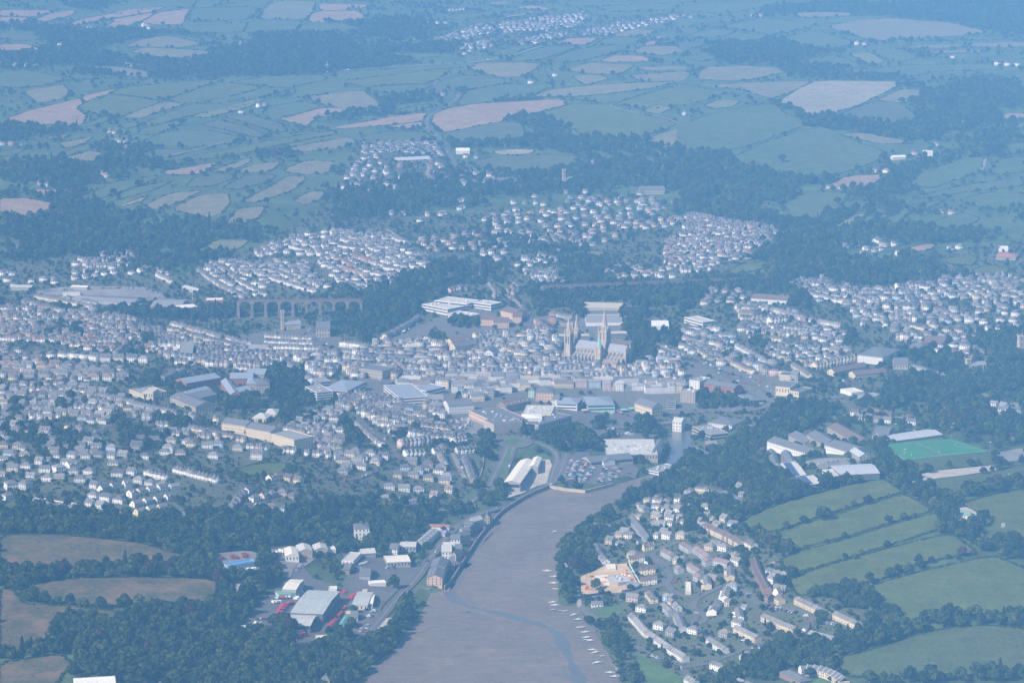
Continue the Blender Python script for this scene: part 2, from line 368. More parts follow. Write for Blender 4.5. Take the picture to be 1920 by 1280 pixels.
FIELDS = '''A p 0,58 300,60 190,95 0,92|A p 0,97 170,102 130,120 0,130|A p 190,115 290,75 420,58 400,85 250,125|A g 560,50 900,0 1100,0 1060,50 950,35 600,90|A p 450,110 700,60 930,38 850,68 600,105 500,130 340,155
A p 620,115 860,70 830,100 700,150 580,180 520,180 640,125|A p 780,130 890,72 1060,52 1030,100 1020,135 900,140|A g 1110,0 1230,0 1200,40 1080,45|A g 1250,30 1380,5 1520,0 1470,35 1260,40|A g 1080,50 1440,40 1400,110 1060,125 1070,70
A y 1480,50 1540,10 1760,10 1740,70 1700,110 1450,110|A p 1780,25 1905,25 1905,58 1790,60|A p 1740,80 1800,65 1905,65 1905,125 1720,125|A g 1040,150 1380,130 1360,180 1010,185|A g 1390,120 1690,118 1640,175 1360,185|A g 1700,135 1905,135 1905,180 1660,178
A d 0,185 180,195 240,220 120,230 0,215|A p 0,250 140,248 220,275 220,295 100,280 0,285|A t 700,260 800,220 930,203 1050,225 1130,250 1000,268 820,262|A t 740,290 790,268 1000,277 1160,287 1150,325 900,318 760,300
A g 0,400 190,400 360,440 300,465 140,490 0,485|A g 330,415 560,430 620,440 430,445|A t 420,365 700,380 860,410 820,440 600,410|A t 130,510 350,475 380,510 370,545 220,580|A p 35,665 180,615 450,550 460,580 420,610 480,645 460,690 400,710 300,690 180,700 150,710
A p 460,540 680,490 600,525 560,550 470,570|A G 440,600 520,555 600,530 760,545 900,570 680,650 560,640 480,620|A G 610,525 690,490 1060,455 1260,445 1120,485 920,560 780,540|A G 930,560 1130,490 1280,465 1470,490 1140,570 1040,580
A g 1270,462 1500,430 1780,420 1830,440 1630,490 1480,480|A g 1150,565 1480,490 1640,500 1240,585|A g 1640,480 1905,450 1905,505 1620,550 1660,510|A t 680,655 910,570 1040,580 790,660|A g 790,700 1040,590 1230,580 1400,540 1480,560 1100,640 860,700
A y 1060,650 1420,557 1480,557 1380,600 1160,660|A g 660,700 760,680 770,700 700,720|A g 770,750 790,720 1040,665 1000,700 870,750|A g 800,795 880,750 1020,725 1200,735 1350,770 1290,800 1120,820 850,815|A d 850,835 1080,835 1000,870 870,885
A d 1130,700 1220,670 1400,720 1500,765 1400,765 1240,720|A d 1240,650 1400,640 1560,690 1600,735 1520,735 1400,690|A g 1470,640 1490,600 1700,565 1790,595 1620,650 1530,670|A p 1550,665 1800,605 1905,610 1905,650 1780,650 1720,700 1680,700|A t 1720,545 1905,515 1905,600 1780,580
A G 910,900 1200,850 1500,790 1905,720 1905,745 1600,800 1250,880 1100,890|A G 1250,884 1530,824 1905,750 1905,770 1600,830 1400,860 1300,875|A t 1600,832 1905,775 1905,830 1650,850|A p 900,960 1220,905 1130,970 960,980|A t 1170,960 1390,880 1400,905 1250,965
A t 1340,950 1420,920 1570,905 1500,960 1350,965|A t 1590,950 1700,900 1870,905 1830,965 1700,975 1610,965|A d 1040,1045 1090,990 1270,970 1320,990 1180,1040|A d 1240,1050 1380,980 1540,980 1500,1010 1330,1060|A t 1340,1130 1520,1040 1600,985 1710,990 1640,1060 1440,1130
A t 810,1145 960,1080 1130,1065 1040,1110 920,1160 860,1170|A t 960,1170 1120,1090 1270,1080 1280,1130 1240,1190 1150,1215|A t 1640,1120 1720,1075 1810,1070 1780,1120 1700,1145|A t 1260,1250 1330,1170 1480,1150 1440,1220 1350,1250
A g 520,1080 640,1020 900,980 820,1020 700,1060 600,1100 540,1110|A g 560,1140 700,1065 980,1003 860,1060 640,1120|A p 0,1110 150,1110 310,1140 270,1170 200,1190 110,1210 0,1190|A p 180,1060 320,1060 290,1090 210,1100|A t 330,895 500,845 590,860 550,890 480,920
A G 280,890 440,820 530,790 510,830 350,880|A t 330,800 520,765 470,800 370,830|A t 260,770 390,745 370,770 290,780|A g 410,720 560,660 640,655 560,690 430,720|A d 0,850 150,825 80,865 0,875|A p 670,1150 820,1095 790,1125 690,1150
B p 0,65 90,65 130,95 60,130 0,125|B p 0,28 140,28 140,45 0,55|B p 50,290 190,250 215,258 100,285|B t 260,250 420,210 500,200 480,215 300,250|B t 370,260 490,230 440,265|B p 420,165 580,145 590,155 470,165|B p 700,145 880,122 860,130 720,155|B t 820,20 900,10 960,15 880,35
B p 970,45 1060,32 1170,50 1130,62|B p 900,95 1060,65 1080,72 940,100|B g 560,95 900,60 880,92 650,115|B g 1180,10 1905,0 1905,12 1400,40 1260,35|B g 1420,45 1700,17 1905,40 1850,55 1500,70|B t 1520,195 1640,165 1770,175 1690,205 1540,205|B p 1180,250 1270,215 1440,215 1370,250
B g 1410,255 1500,210 1680,215 1640,250|B t 1610,290 1700,260 1860,260 1900,290 1800,310|B p 1690,245 1760,232 1780,250 1700,256|B g 810,310 980,260 1110,255 940,310|B g 930,340 1130,265 1340,260 1220,300 1100,340|B g 1150,345 1330,275 1460,260 1620,265 1480,310 1330,345
B p 1450,340 1520,312 1660,312 1740,335 1680,345 1500,348|B g 130,330 300,300 560,300 520,320 330,330|B g 0,405 200,395 560,360 760,350 720,378 590,383 520,388 0,453|B G 0,457 500,392 600,390 560,430 480,465 300,470 140,488 30,462|B g 140,492 440,472 500,480 440,510 280,530
B t 700,370 760,352 1120,355 1040,410 990,430 880,430 750,395|B t 1250,395 1390,350 1640,365 1560,410 1420,415|B t 1650,375 1905,370 1905,393 1700,398|B t 1610,425 1780,410 1905,402 1905,455 1680,455|B t 1290,425 1430,420 1490,440 1400,465 1350,470
B g 530,480 560,445 720,425 880,440 960,460 700,500 630,505 550,497|B g 680,540 700,510 900,472 1160,480 1050,545 900,560 760,580 640,595|B t 1060,540 1180,500 1500,470 1880,460 1700,498 1500,522 1250,543|B g 1270,547 1500,527 1720,502 1840,480 1500,583|B G 1510,587 1850,490 1905,480 1905,580 1700,615 1600,590
B p 505,680 525,635 600,608 760,582 1200,555 1290,575 1000,650 860,685 580,740 530,715|B p 0,705 300,650 475,630 450,678 240,700 0,720|B p 240,707 450,682 443,715 330,715|B d 560,750 830,692 920,682 1000,690 1020,740 1000,790 780,790 590,800
B G 1040,660 1290,582 1500,590 1620,625 1880,690 1780,730 1640,770 1540,785 1340,745 1220,690 1150,650|B t 1700,800 1760,755 1905,710 1905,800 1780,830|B g 110,765 270,735 470,740 500,775 420,790 160,790|B w 850,845 970,835 1080,840 1050,860 880,865|B d 700,910 860,875 1120,867 1330,870 1290,930 1180,960 1010,960 840,945
B d 1380,860 1640,875 1700,890 1500,890|B t 0,640 0,520 80,510 130,515 200,570 210,590 100,610|B g 280,630 420,590 500,585 470,605 340,640|B t 0,770 60,775 80,800 0,820|B y 1680,620 1760,590 1850,600 1770,640
C g 0,30 240,10 700,5 900,15 600,35 440,40 260,75 100,70 0,60|C t 540,80 760,70 1040,80 880,93 700,100|C g 760,120 900,97 1250,92 950,125 850,135|C t 810,150 1000,110 1150,105 1500,130 1700,180 1640,195 1300,215 1050,230 960,200|C g 200,150 460,105 620,120 740,150 500,195 360,175
C g 0,110 380,100 280,125 100,130 0,128|C g 40,195 150,165 300,175 220,205 80,215|C g 0,245 210,215 200,245 80,265 0,280|C g 230,215 300,180 480,210 400,245 300,250|C g 560,215 740,170 960,240 860,280 700,270 600,250|C g 310,285 400,280 580,315 440,305
C g 0,320 130,300 190,325 100,345|C g 580,355 830,310 940,340 1010,385 860,365|C y 930,305 1050,298 1130,350 1040,355|C g 1050,282 1200,275 1320,320 1230,345 1130,330|C t 1210,260 1520,250 1600,265 1400,270|C t 1600,245 1905,235 1905,265 1620,265|C t 1340,290 1640,280 1680,295 1400,300
C g 1220,235 1560,215 1800,205 1905,215 1600,225|C g 860,390 1060,387 1300,365 1700,360 1800,390 1400,400 1250,430 900,415|C t 75,445 120,375 380,372 520,378 570,405 440,430 350,450|C t 50,480 330,465 720,452 640,498 500,550 420,530 330,500|C w 530,570 640,502 750,454 1250,460 1080,540 880,620 720,660 640,610
C t 1090,560 1220,500 1330,510 1310,560 1200,575|C d 840,665 1000,590 1100,567 1220,580 1310,660 1280,690 1090,680|C g 1280,480 1380,468 1520,470 1420,510|C y 120,590 210,560 320,565 280,595 180,610|C G 0,485 50,490 250,515 130,560 0,590
C g 0,690 200,630 440,585 520,590 560,630 700,690 640,715 450,785 280,835 0,840|C g 280,880 460,800 680,725 820,720 900,770 1130,850 1060,910 870,970 700,1000 560,980 420,920 330,930|C t 890,755 980,740 1310,800 1100,805 1040,790|C d 1170,720 1290,710 1400,770 1260,740|C p 800,1045 920,985 1130,975 1060,1030 940,1050
C G 1160,895 1220,880 1330,890 1290,920 1190,925|C g 470,1185 700,1070 930,1080 870,1160 780,1200 640,1240 540,1215|C t 840,1270 960,1200 1050,1190 960,1240 900,1280|C g 1110,1240 1250,1160 1480,1110 1400,1150 1280,1180 1200,1250|C g 1270,1110 1500,1050 1880,990 1905,1040 1600,1070 1400,1100
C g 1540,1120 1700,1075 1905,1080 1905,1150 1700,1170|C g 1260,1040 1300,990 1520,900 1680,870 1660,960 1500,1010 1400,1050|C g 1720,960 1770,890 1905,875 1905,960 1760,975|C g 1760,860 1820,810 1905,795 1905,860|C p 1770,645 1830,635 1905,635 1905,665 1800,680|C t 1840,720 1905,685 1905,705
C g 1340,1260 1560,1190 1660,1220 1560,1280|C y 1670,780 1780,760 1700,790
D y 1060,140 1200,60 1400,60 1330,110 1200,140|E y 1330,140 1400,120 1480,130 1440,155|E y 560,250 630,250 620,290 590,300|F G 160,275 340,190 470,180 440,225 300,250|F p 1190,130 1300,95 1410,80 1390,115 1250,130|F G 1420,170 1600,145 1650,160 1620,205 1500,195|F G 1580,240 1700,200 1830,220 1800,250 1700,265|F y 1640,960 1660,910 1760,890 1700,960
G b 0,455 300,452 560,475 800,505 880,530 1060,580 1090,610 900,625 700,615 500,640 380,648 0,672|G b 160,735 420,695 800,690 1210,705 1200,800 1170,880 1060,850 900,850 760,820 640,850 400,840 200,820 180,780
G b 0,755 80,765 130,840 400,855 700,890 640,945 440,910 330,930 230,1080 100,1110 0,1140|G b 0,1170 330,1120 400,1170 340,1240 300,1310 0,1310|G G 1310,90 1480,50 1620,60 1560,110 1400,130|G G 10,400 60,360 110,370 90,400
I G 330,375 500,300 760,220 1000,160 1130,145 1230,215 1100,250 850,325 500,440 400,430 360,410|I G 490,450 850,345 1150,250 1240,230 1400,320 1210,370 900,468 620,535 560,500|I G 550,590 620,555 900,483 1230,380 1420,330 1440,420 1250,480 900,588 580,685|I G 590,700 900,600 1300,490 1500,450 1640,550 1300,620 1180,680 960,735 720,785 640,790
I G 980,765 1250,680 1730,570 1930,650 1930,880 1830,900 1730,920 1500,870 1330,910 1230,950 1150,880 1050,820|I o 850,1150 1060,1095 1280,1020 1500,970 1700,960 1930,980 1930,1230 1750,1210 1500,1250 1130,1240 1000,1250 900,1230|I G 1560,285 1700,235 1930,195 1930,475 1680,490 1640,430 1740,380 1650,330
I o 1210,40 1330,25 1740,-5 1750,60 1330,100 1210,75|I o 1290,170 1760,100 1930,60 1930,150 1600,200 1560,240 1400,220 1370,180'''
FIELD_LIST = []
for line in FIELDS.replace('\n', '|').split('|'):
    t = line.split()
    px = P(t[0] + ' ' + ' '.join(t[2:]))
    far = px[:, 1].mean() < 430
    px = chaikin(px, True, 1, .13)
    if far:
        pc = px.mean(0); dv = px - pc; px = px + dv / np.maximum(np.linalg.norm(dv, axis=1), 1)[:, None] * (1.3, .8)
    for bx in (640, 1280):      # neighbouring survey crops overlap a little
        e = np.abs(px[:, 0] - bx) < 3.5
        px[e, 0] += (7 if px[:, 0].mean() < bx else -7) + 5 * np.sin(px[e, 1] * .7)
    w = W(px)[:, :2]
    FIELD_LIST.append((t[1], px, w, far))
    c = w.mean(0)
    tag(sheet('field', w, .45 + .04 * (len(FIELD_LIST) % 6), FM[t[1]], 32 if far else 20), kind='structure')
    occ_poly(w, 7)
# ------------------------------------------------------------------ tidal mud, stream, roads, yards
M_MUD = mat('wet_mud', (.205, .168, .138), .6, noises=((.012, .16, None), ((.02, .07, .05), .6, (.15, .14, .135)), ((.06, .16, .1), .18, None), (.3, .16, None), (1.1, .14, None)), spec=.18)
M_STREAM = mat('shallow_water', (.125, .122, .12), .28, noises=((.03, .12, None),), spec=.5)
M_CHANNEL = mat('mud_furrow', (.15, .14, .13), .4)
M_ROAD = mat('road_asphalt', (.125, .123, .125), .9, noises=((.05, .12, None), (.6, .12, None)))
M_LANE = mat('pale_lane', (.26, .25, .235), .9, noises=((.05, .15, None),))
M_YARD = mat('yard_concrete', (.235, .225, .215), .9, noises=((.03, .22, None), (.25, .2, None)))
M_PARK = mat('car_park_asphalt', (.135, .133, .133), .9, noises=((.03, .16, None), (.3, .12, None)))
M_SAND = mat('bare_earth', (.50, .38, .25), .95, noises=((.05, .25, None), (.3, .2, (.36, .26, .17))))
M_GRAVEL = mat('pale_gravel', (.44, .40, .34), .95, noises=((.08, .2, None),))
M_TOWN = mat("garden_ground", (.085, .098, .06), .95, noises=((.05, .7, (.19, .18, .16)), (.18, .6, (.055, .085, .03)), (.5, .3, None)))
M_PAVED = mat('paved_ground', (.15, .148, .145), .95, noises=((.05, .5, (.12, .13, .10)), (.3, .25, None)))
M_WOODF = mat('woodland_floor', (.030, .042, .018), 1.0, noises=((.2, .4, None),))
M_LAWN = mat('lawn', (.085, .15, .045), .95, noises=((.05, .2, None), (.4, .2, None)))
M_TURF = mat('artificial_turf', (.05, .21, .085), .9, noises=((.05, .08, None),))
M_WHITE = mat('white_paint', (.78, .78, .76), .6)

wr = RIVER_W
tag(sheet('mudflat', wr, 0, M_MUD, 24, zfix=.25), kind='structure')
occ_poly(wr, 3)
def S(name, px, lift, m, step=18, smoothing=0, occ=3):
    w = W(P(px) if isinstance(px, str) else px)[:, :2]
    if smoothing: w = chaikin(w, True, smoothing)
    o = tag(sheet(name, w, lift, m, step), kind='structure')
    if occ: occ_poly(w, occ)
    return w
# channel of water winding through the mud, and the dark furrows beside the banks
def on_mud(name, px, width, z, m, taper=False):
    p = chaikin(plane_hit(P(px), z), False, 2)
    p = densify(p, 5, False)
    t = np.gradient(p, axis=0); t /= np.linalg.norm(t, axis=1)[:, None]
    n = np.column_stack([-t[:, 1], t[:, 0]])
    k = np.arange(len(p))
    wv = width * (.75 + .3 * np.sin(k * .23) + .2 * np.sin(k * .71 + 1)) * (np.sin(np.pi * np.clip(k / (len(p) - 1), .03, .97)) if taper else 1)
    a, b = p + n * wv[:, None] / 2, p - n * wv[:, None] / 2
    V = np.column_stack([np.vstack([b, a]), np.full(2 * len(p), z)])
    i = np.arange(len(p) - 1); N_ = len(p)
    tag(link(name, mesh_np(name, V, np.column_stack([i, i + 1, N_ + i + 1, N_ + i]), m)), kind='structure')
on_mud('stream_water', 'H 600,770 640,820 720,855 830,880 960,910 1090,945 1180,980 1230,1040 1270,1140 1310,1220 1340,1300', 13, .34, M_STREAM)
for q, wd in (('H 760,520 700,600 640,690 600,780', 7), ('H 900,390 840,450 790,500', 6), ('H 1000,290 1100,255 1300,245 1420,250 1560,215 1640,190', 7), ('H 700,880 740,900 790,910', 4), ('H 1120,470 1160,455 1190,440', 3), ('H 340,1190 360,1160 375,1145', 3),
             ('H 1150,830 1190,850 1250,870 1300,900', 3), ('H 1240,1180 1250,1230 1290,1290', 5), ('H 820,900 800,925 770,945', 3), ('H 700,560 770,520 800,480 850,440', 8), ('H 690,640 720,600 740,590', 9), ('H 430,1000 520,960 600,955', 4), ('H 250,1150 330,1100 380,1090 400,1060', 4), ('H 940,640 1010,600 1100,590 1180,560', 3), ('H 1000,700 1090,680 1190,700', 3), ('H 560,1100 680,1060 760,1070', 3), ('H 900,1180 1000,1150 1080,1160', 4), ('H 1100,1040 1180,1080 1220,1150', 4), ('H 620,900 700,880 780,890', 4), ('H 1060,770 1130,760 1200,790', 3), ('H 1300,960 1270,990 1220,1000', 3), ('H 1380,1060 1330,1090 1290,1080', 3), ('H 1420,1150 1370,1170 1330,1160', 3), ('H 1480,1210 1430,1230 1390,1220', 3), ('H 640,660 700,640 720,610', 12), ('H 600,790 650,720 700,660', 8)):
    on_mud('mud_furrow', q, wd, .30, M_CHANNEL, True)

S_B = plane_hit(P('1200,900 1226,890 1246,873 1255,853 1257,832 1251,818 1262,809 1291,807 1299,818 1299,842 1289,861 1267,883 1239,904 1205,920'), .5)
tag(sheet('basin_water', S_B, 0, mat('basin_water_surface', (.10, .105, .10), .2, spec=.5), 20, zfix=.42), kind='structure')
# ---- paved sheets
YARDS = [
    ('depot_yard', 'G 1370,930 1480,810 1560,735 1640,640 1700,640 1750,700 1905,745 1905,900 1850,990 1760,1090 1700,1100 1640,1040 1600,960 1480,965 1390,960', M_PARK),
    ('trading_yard', 'H 0,740 60,640 0,560 150,545 270,600 300,650 420,600 440,640 380,720 330,750 230,850 200,940 100,1020 60,1000 90,880 0,900', M_PARK),
    ('car_yard', 'G 1200,560 1400,545 1450,570 1440,640 1400,665 1300,640 1210,620', M_YARD),
    ('works_yard', 'G 1470,545 1600,520 1780,520 1760,590 1690,640 1650,690 1580,690 1560,600 1500,580', M_YARD),
    ('clay_clearing', 'G 1275,730 1330,710 1395,730 1340,800 1275,810', M_GRAVEL),
    ('building_site', 'H 1335,690 1420,655 1470,625 1590,615 1660,735 1580,775 1420,790 1340,785', M_SAND),
    ('supermarket_car_park', '1044,905 1062,858 1100,842 1112,866 1180,868 1200,880 1190,900 1120,911', M_PARK),
    ('town_car_park', '1010,822 1080,795 1180,785 1232,800 1232,820 1130,836 1110,845 1060,845', M_PARK),
    ('cinema_car_park', '842,800 880,780 930,805 905,815 860,818', M_YARD),
    ('station_yard', 'D 190,350 330,325 520,320 800,325 930,370 920,395 780,400 830,440 740,450 600,410 300,390', M_YARD),
    ('bus_square', '1040,762 1100,765 1190,770 1240,778 1180,790 1080,788', M_PARK),
    ('school_yard', 'I 640,60 760,30 960,30 990,60 780,90 690,80', M_YARD),
    ('school_car_park', 'I 480,60 560,50 620,150 700,190 640,190 520,110', M_PARK),
    ('hard_court', 'I 1740,0 1905,-30 1930,40 1800,50', M_YARD),
    ('sand_strip', 'I 1310,125 1400,100 1560,85 1730,68 1755,95 1560,125 1340,152 1280,165 1285,150 1330,140', M_GRAVEL),
    ('pavilion_yard', 'I 1530,290 1580,280 1640,330 1640,370 1580,390 1530,360', M_GRAVEL),
    ('shed_yard', '995,895 1012,862 1030,862 1040,880 1028,905 1006,912 980,925 950,935 945,925', M_GRAVEL),
    ('boat_yard', 'H 250,920 320,915 330,960 260,1010 200,1030 170,1030 190,990', M_GRAVEL),
    ('quay_car_park', 'H 370,800 420,745 500,750 480,790 440,840', M_PARK),
    ('estate_green', 'I 570,870 640,870 720,910 700,940 640,900', M_LAWN),
    ('bank_lawn', 'H 1380,890 1420,860 1560,850 1570,890 1500,920 1430,920', M_LAWN),
    ('bank_lawn', 'H 1640,1110 1700,1130 1800,1200 1905,1250 1905,1310 1700,1310', M_LAWN),
    ('park_lawn', 'E 560,400 620,390 800,430 780,470 620,480', M_PAVED),
    ('crescent_lawn', 'I 700,1275 760,1262 830,1280 800,1300 700,1300', M_LAWN),
]
YARDS += [('hire_yard', 'G 1195,600 1400,600 1460,620 1440,690 1330,700 1210,660', M_YARD), ('quay_apron', 'H 505,742 575,748 620,688 680,602 760,478 850,370 900,322 868,312 770,345 670,415 590,500 530,580 475,690', M_PARK), ('villa_lawn', 'H 40,436 170,436 185,500 60,505', M_LAWN)]
for nm, px, m in YARDS: S(nm, px, .75, m, 16, occ=1 if nm == 'town_car_park' else 3)
# pitch
pw = S('hockey_pitch', 'I 1085,-45 1500,-82 1720,-6 1230,45', .8, M_TURF, 20)

ROADS = [  # name, path, width, material
    ('riverside_road', 'H 60,1100 100,1050 150,1000 215,930 270,860 340,780 420,700 455,650 500,580 560,500 640,410 740,350 860,312 960,285 1080,220 1150,190 1195,160 1225,100 1260,0', 10, M_ROAD),
    ('dual_carriageway', 'H -200,345 100,350 300,330 480,330 640,305 760,255 830,180 870,90 905,30 930,-40', 9.5, M_ROAD),
    ('dual_carriageway', 'H 800,245 850,210 900,150 920,80 950,0 960,-30', 9.5, M_ROAD),
    ('ring_road', '700,700 760,752 800,782 850,806 900,822 940,826', 9, M_ROAD),
    ('ring_road', '975,826 1010,816 1060,800 1110,788 1180,778 1260,775 1340,770 1400,772 1440,762 1460,745 1430,725 1395,706 1340,690 1290,668', 10, M_ROAD),
    ('ring_road', '1440,762 1480,752 1560,748 1640,742', 9, M_ROAD),
    ('shed_road', '1003,829 1040,845 1046,862 1036,885 1032,905', 8, M_ROAD),
    ('estate_road', 'I -20,1200 150,1175 330,1100 480,1050 600,1030 700,985 722,950 700,910 650,885 560,870 430,850 360,800 340,760', 6.5, M_ROAD),
    ('estate_road', 'H 1330,860 1390,910 1450,945 1540,935 1590,1040 1660,1090 1750,1140 1905,1200 1960,1260', 6.5, M_ROAD),
    ('estate_road', 'H 1330,810 1500,792 1640,778 1720,755 1810,735 1842,700 1815,640 1745,590 1735,560 1790,530 1905,490', 7, M_ROAD),
    ('estate_road', 'I 60,960 80,900 60,860 75,815 150,775 215,745', 6.5, M_ROAD),
    ('estate_road', 'I 75,815 40,800 -40,790 -110,700', 6.5, M_ROAD),
    ('estate_road', 'I 90,960 140,930 60,860', 5, M_ROAD),
    ('estate_lane', 'H 1540,935 1640,905 1740,930', 5, M_ROAD),
    ('shore_lane', 'H 1240,620 1290,700 1320,790 1330,860', 5, M_LANE),
    ('country_road', 'B 800,345 740,365 660,400 560,440 518,468 540,505 620,512 660,520 645,560 580,600 510,635 475,670 480,715 530,755 575,800 600,850 625,900 650,960', 9, M_ROAD),
    ('country_road', 'B 0,395 300,375 560,358 800,345 1000,305 1120,262', 7, M_LANE),
    ('country_lane', 'A 760,910 1000,860 1250,795', 5, M_LANE),
    ('country_lane', 'B 1190,660 1240,700 1300,735', 4, M_LANE),
    ('country_lane', 'B 1500,590 1640,630 1780,655 1890,690', 4, M_LANE),
    ('country_lane', 'C 1660,960 1680,930 1690,890', 6, M_LANE),
    ('station_hill', 'E 1000,440 1050,480 1050,540 1030,580', 8, M_ROAD),
    ('hill_road', 'E 250,0 340,60 400,90', 7, M_LANE),
    ('hill_road', 'E 750,240 820,300 850,350 960,390 1010,440', 6, M_LANE),
    ('railway_track', 'D -60,380 200,370 500,375 800,385 1000,395 1150,405 1340,400', 9, M_CHANNEL),
    ('town_street', 'E 1060,860 1130,930 1250,980 1350,1010 1500,1030 1640,1040', 9, M_PAVED),
    ('town_street', 'D 780,520 900,570 1100,630 1390,690 1600,720 1640,760 1760,850', 8, M_ROAD),
    ('town_street', 'D 1640,500 1740,570 1800,640 1905,680 1960,700', 8, M_ROAD),
    ('town_street', 'E 60,1040 150,1110 290,1230 330,1290', 7, M_ROAD),
    ('town_street', 'D 440,1180 700,1060 1000,1050 1200,1080', 6, M_ROAD),
    ('town_street', 'G 180,250 350,280 560,340 640,350', 6, M_LANE),
    ('town_street', 'H 0,160 130,130 210,90 160,60', 6, M_ROAD),
    ('town_street', 'H 620,0 670,110 690,140', 6, M_LANE),
    ('town_street', 'F 0,700 100,740 250,830 450,880 530,920', 9, M_ROAD),
    ('hillside_street', 'F 300,600 500,610 700,640 850,645', 6, M_ROAD),
    ('hillside_street', 'F 430,460 700,540 960,570', 6, M_ROAD),
    ('hillside_street', 'F 850,840 960,870 1140,800', 6, M_ROAD),
    ('works_road', 'G 1600,690 1620,640 1660,590 1740,560', 8, M_YARD),
    ('valley_street', 'E 1640,580 1700,620 1800,660 1905,700', 8, M_LANE),
]
road_paths = []
for nm, px, wd, m in ROADS:
    p = chaikin(W(P(px))[:, :2], False, 2)
    road_paths.append((nm, p, wd))
    tag(ribbon(nm, p, wd, 1.0, m), kind='structure')
    occ_path(p, wd + 3, 3)
# painted lines on the larger roads
for nm, p, wd in road_paths:
    if wd >= 8 and p[:, 1].mean() < 4400 and nm in ('riverside_road', 'dual_carriageway', 'ring_road', 'shed_road'):
        q = densify(p, 4, False)
        V, F = [], []
        for k in range(0, len(q) - 2, 2):
            a, b = q[k], q[k + 1]
            t = (b - a) / (np.linalg.norm(b - a) + 1e-9); n = np.array([-t[1], t[0]]) * .16
            for c in (a - n, b - n, b + n, a + n): V.append((*c, 0))
            F.append((4 * (k // 2), 4 * (k // 2) + 1, 4 * (k // 2) + 2, 4 * (k // 2) + 3))
        V = np.array(V); V[:, 2] = hgt(V[:, :2]) + 1.12
        tag(link('lane_marking', mesh_np('lane_marking', V, np.array(F), M_WHITE)), kind='structure')
# roundabout
rc = W([(962, 829)])[0]
ang = np.linspace(0, 2 * math.pi, 28, endpoint=False)
for nm, r, lf, m in (('roundabout_road', 25, 1.06, M_ROAD), ('roundabout_island', 12, 1.3, M_LAWN)):
    tag(sheet(nm, rc[:2] + np.column_stack([np.cos(ang), np.sin(ang)]) * r, lf, m, 12), kind='structure')
occ_poly(rc[:2] + np.column_stack([np.cos(ang), np.sin(ang)]) * 28, 3)
S('grass_reserve', 'H 820,235 870,165 890,90 925,0 945,-25 955,-20 930,60 905,140 850,215', 1.12, M_LAWN, 10)
# parking bay lines
def bay_lines(px4, n, name='bay_marking'):
    a, b, c, d = [v[:2] for v in W(P(px4))]
    mb = []; F = []
    for k in range(n + 1):
        t = k / n
        p, q = a + (b - a) * t, d + (c - d) * t
        u = (q - p) / np.linalg.norm(q - p); nn = np.array([-u[1], u[0]]) * .09
        i = len(mb)
        mb += [p - nn, q - nn, q + nn, p + nn]; F.append((i, i + 1, i + 2, i + 3))
    V = np.array(mb); V = np.column_stack([V, hgt(V) + .95])
    tag(link(name, mesh_np(name, V, np.array(F), M_WHITE)), kind='structure')
# pitch markings: halfway line, circle, edge
def line_on(name, pts, w, lift, m):
    tag(ribbon(name, pts, w, lift, m, 10), kind='structure')
c0, c1, c2, c3 = W(P('I 1115,-38 1490,-72 1690,-8 1240,38'))[:, :2]
for pq in ((c0, c1), (c1, c2), (c2, c3), (c3, c0), ((c0 + c1) / 2, (c2 + c3) / 2)): line_on('pitch_line', np.array(pq), .35, .95, M_WHITE)
for e0, e1 in ((c0, c3), (c1, c2)):
    mid = (e0 + e1) / 2; inn = ((c0 + c1 + c2 + c3) / 4 - mid); inn /= np.linalg.norm(inn); u = (e1 - e0) / np.linalg.norm(e1 - e0)
    th = np.linspace(-1.5, 1.5, 13)
    line_on('pitch_line', np.array([mid + inn * 16 * math.cos(t) + u * 16 * math.sin(t) for t in th]), .35, .96, M_WHITE)
line_on('pitch_line', np.array([c0 + (c1 - c0) * .46, c3 + (c2 - c3) * .46]), 2.2, .98, M_CHANNEL)

# ---- town ground and woodland floor
TOWN = [
    ('garden_ground', '0,500 180,470 240,478 340,520 380,500 470,470 560,420 620,390 700,400 860,400 1000,390 1200,400 1480,430 1430,500 1460,530 1600,520 1780,480 1920,450 1920,760 1800,740 1640,760 1540,830 1440,800 1350,800 1300,810 1240,790 1050,800 960,840 905,905 870,930 790,960 620,945 560,975 400,975 240,960 0,930', M_TOWN),
    ('paved_ground', '690,650 860,575 980,600 1160,570 1200,640 1300,680 1470,700 1500,740 1390,770 1240,775 1060,790 980,800 880,800 760,760 640,750 540,720 430,680 450,630 560,610', M_PAVED),
    ('estate_ground', 'H 1400,480 1480,440 1520,330 1620,290 1760,220 1905,230 2020,190 2180,180 2300,240 2260,340 2300,420 2480,640 2520,800 2900,830 2960,900 2960,960 2600,1010 2400,1080 2100,1180 1990,1300 1600,1300 1560,1180 1400,1000 1330,860 1340,700', M_TOWN),
    ('village_ground', 'B 640,300 520,230 700,150 900,130 1100,95 1360,70 1480,110 1905,80 1905,110 1560,185 1400,210 1000,258 800,280', M_TOWN),
    ('village_ground', 'B 90,800 560,795 580,880 430,960 200,1060 0,1070 0,1000', M_TOWN),
]
for k, (nm, px, m) in enumerate(TOWN): tag(sheet(nm, W(P(px))[:, :2], .25 + .03 * k, m, 14), kind='structure')
TOWN_W = [W(P(px))[:, :2] for _, px, _ in TOWN]
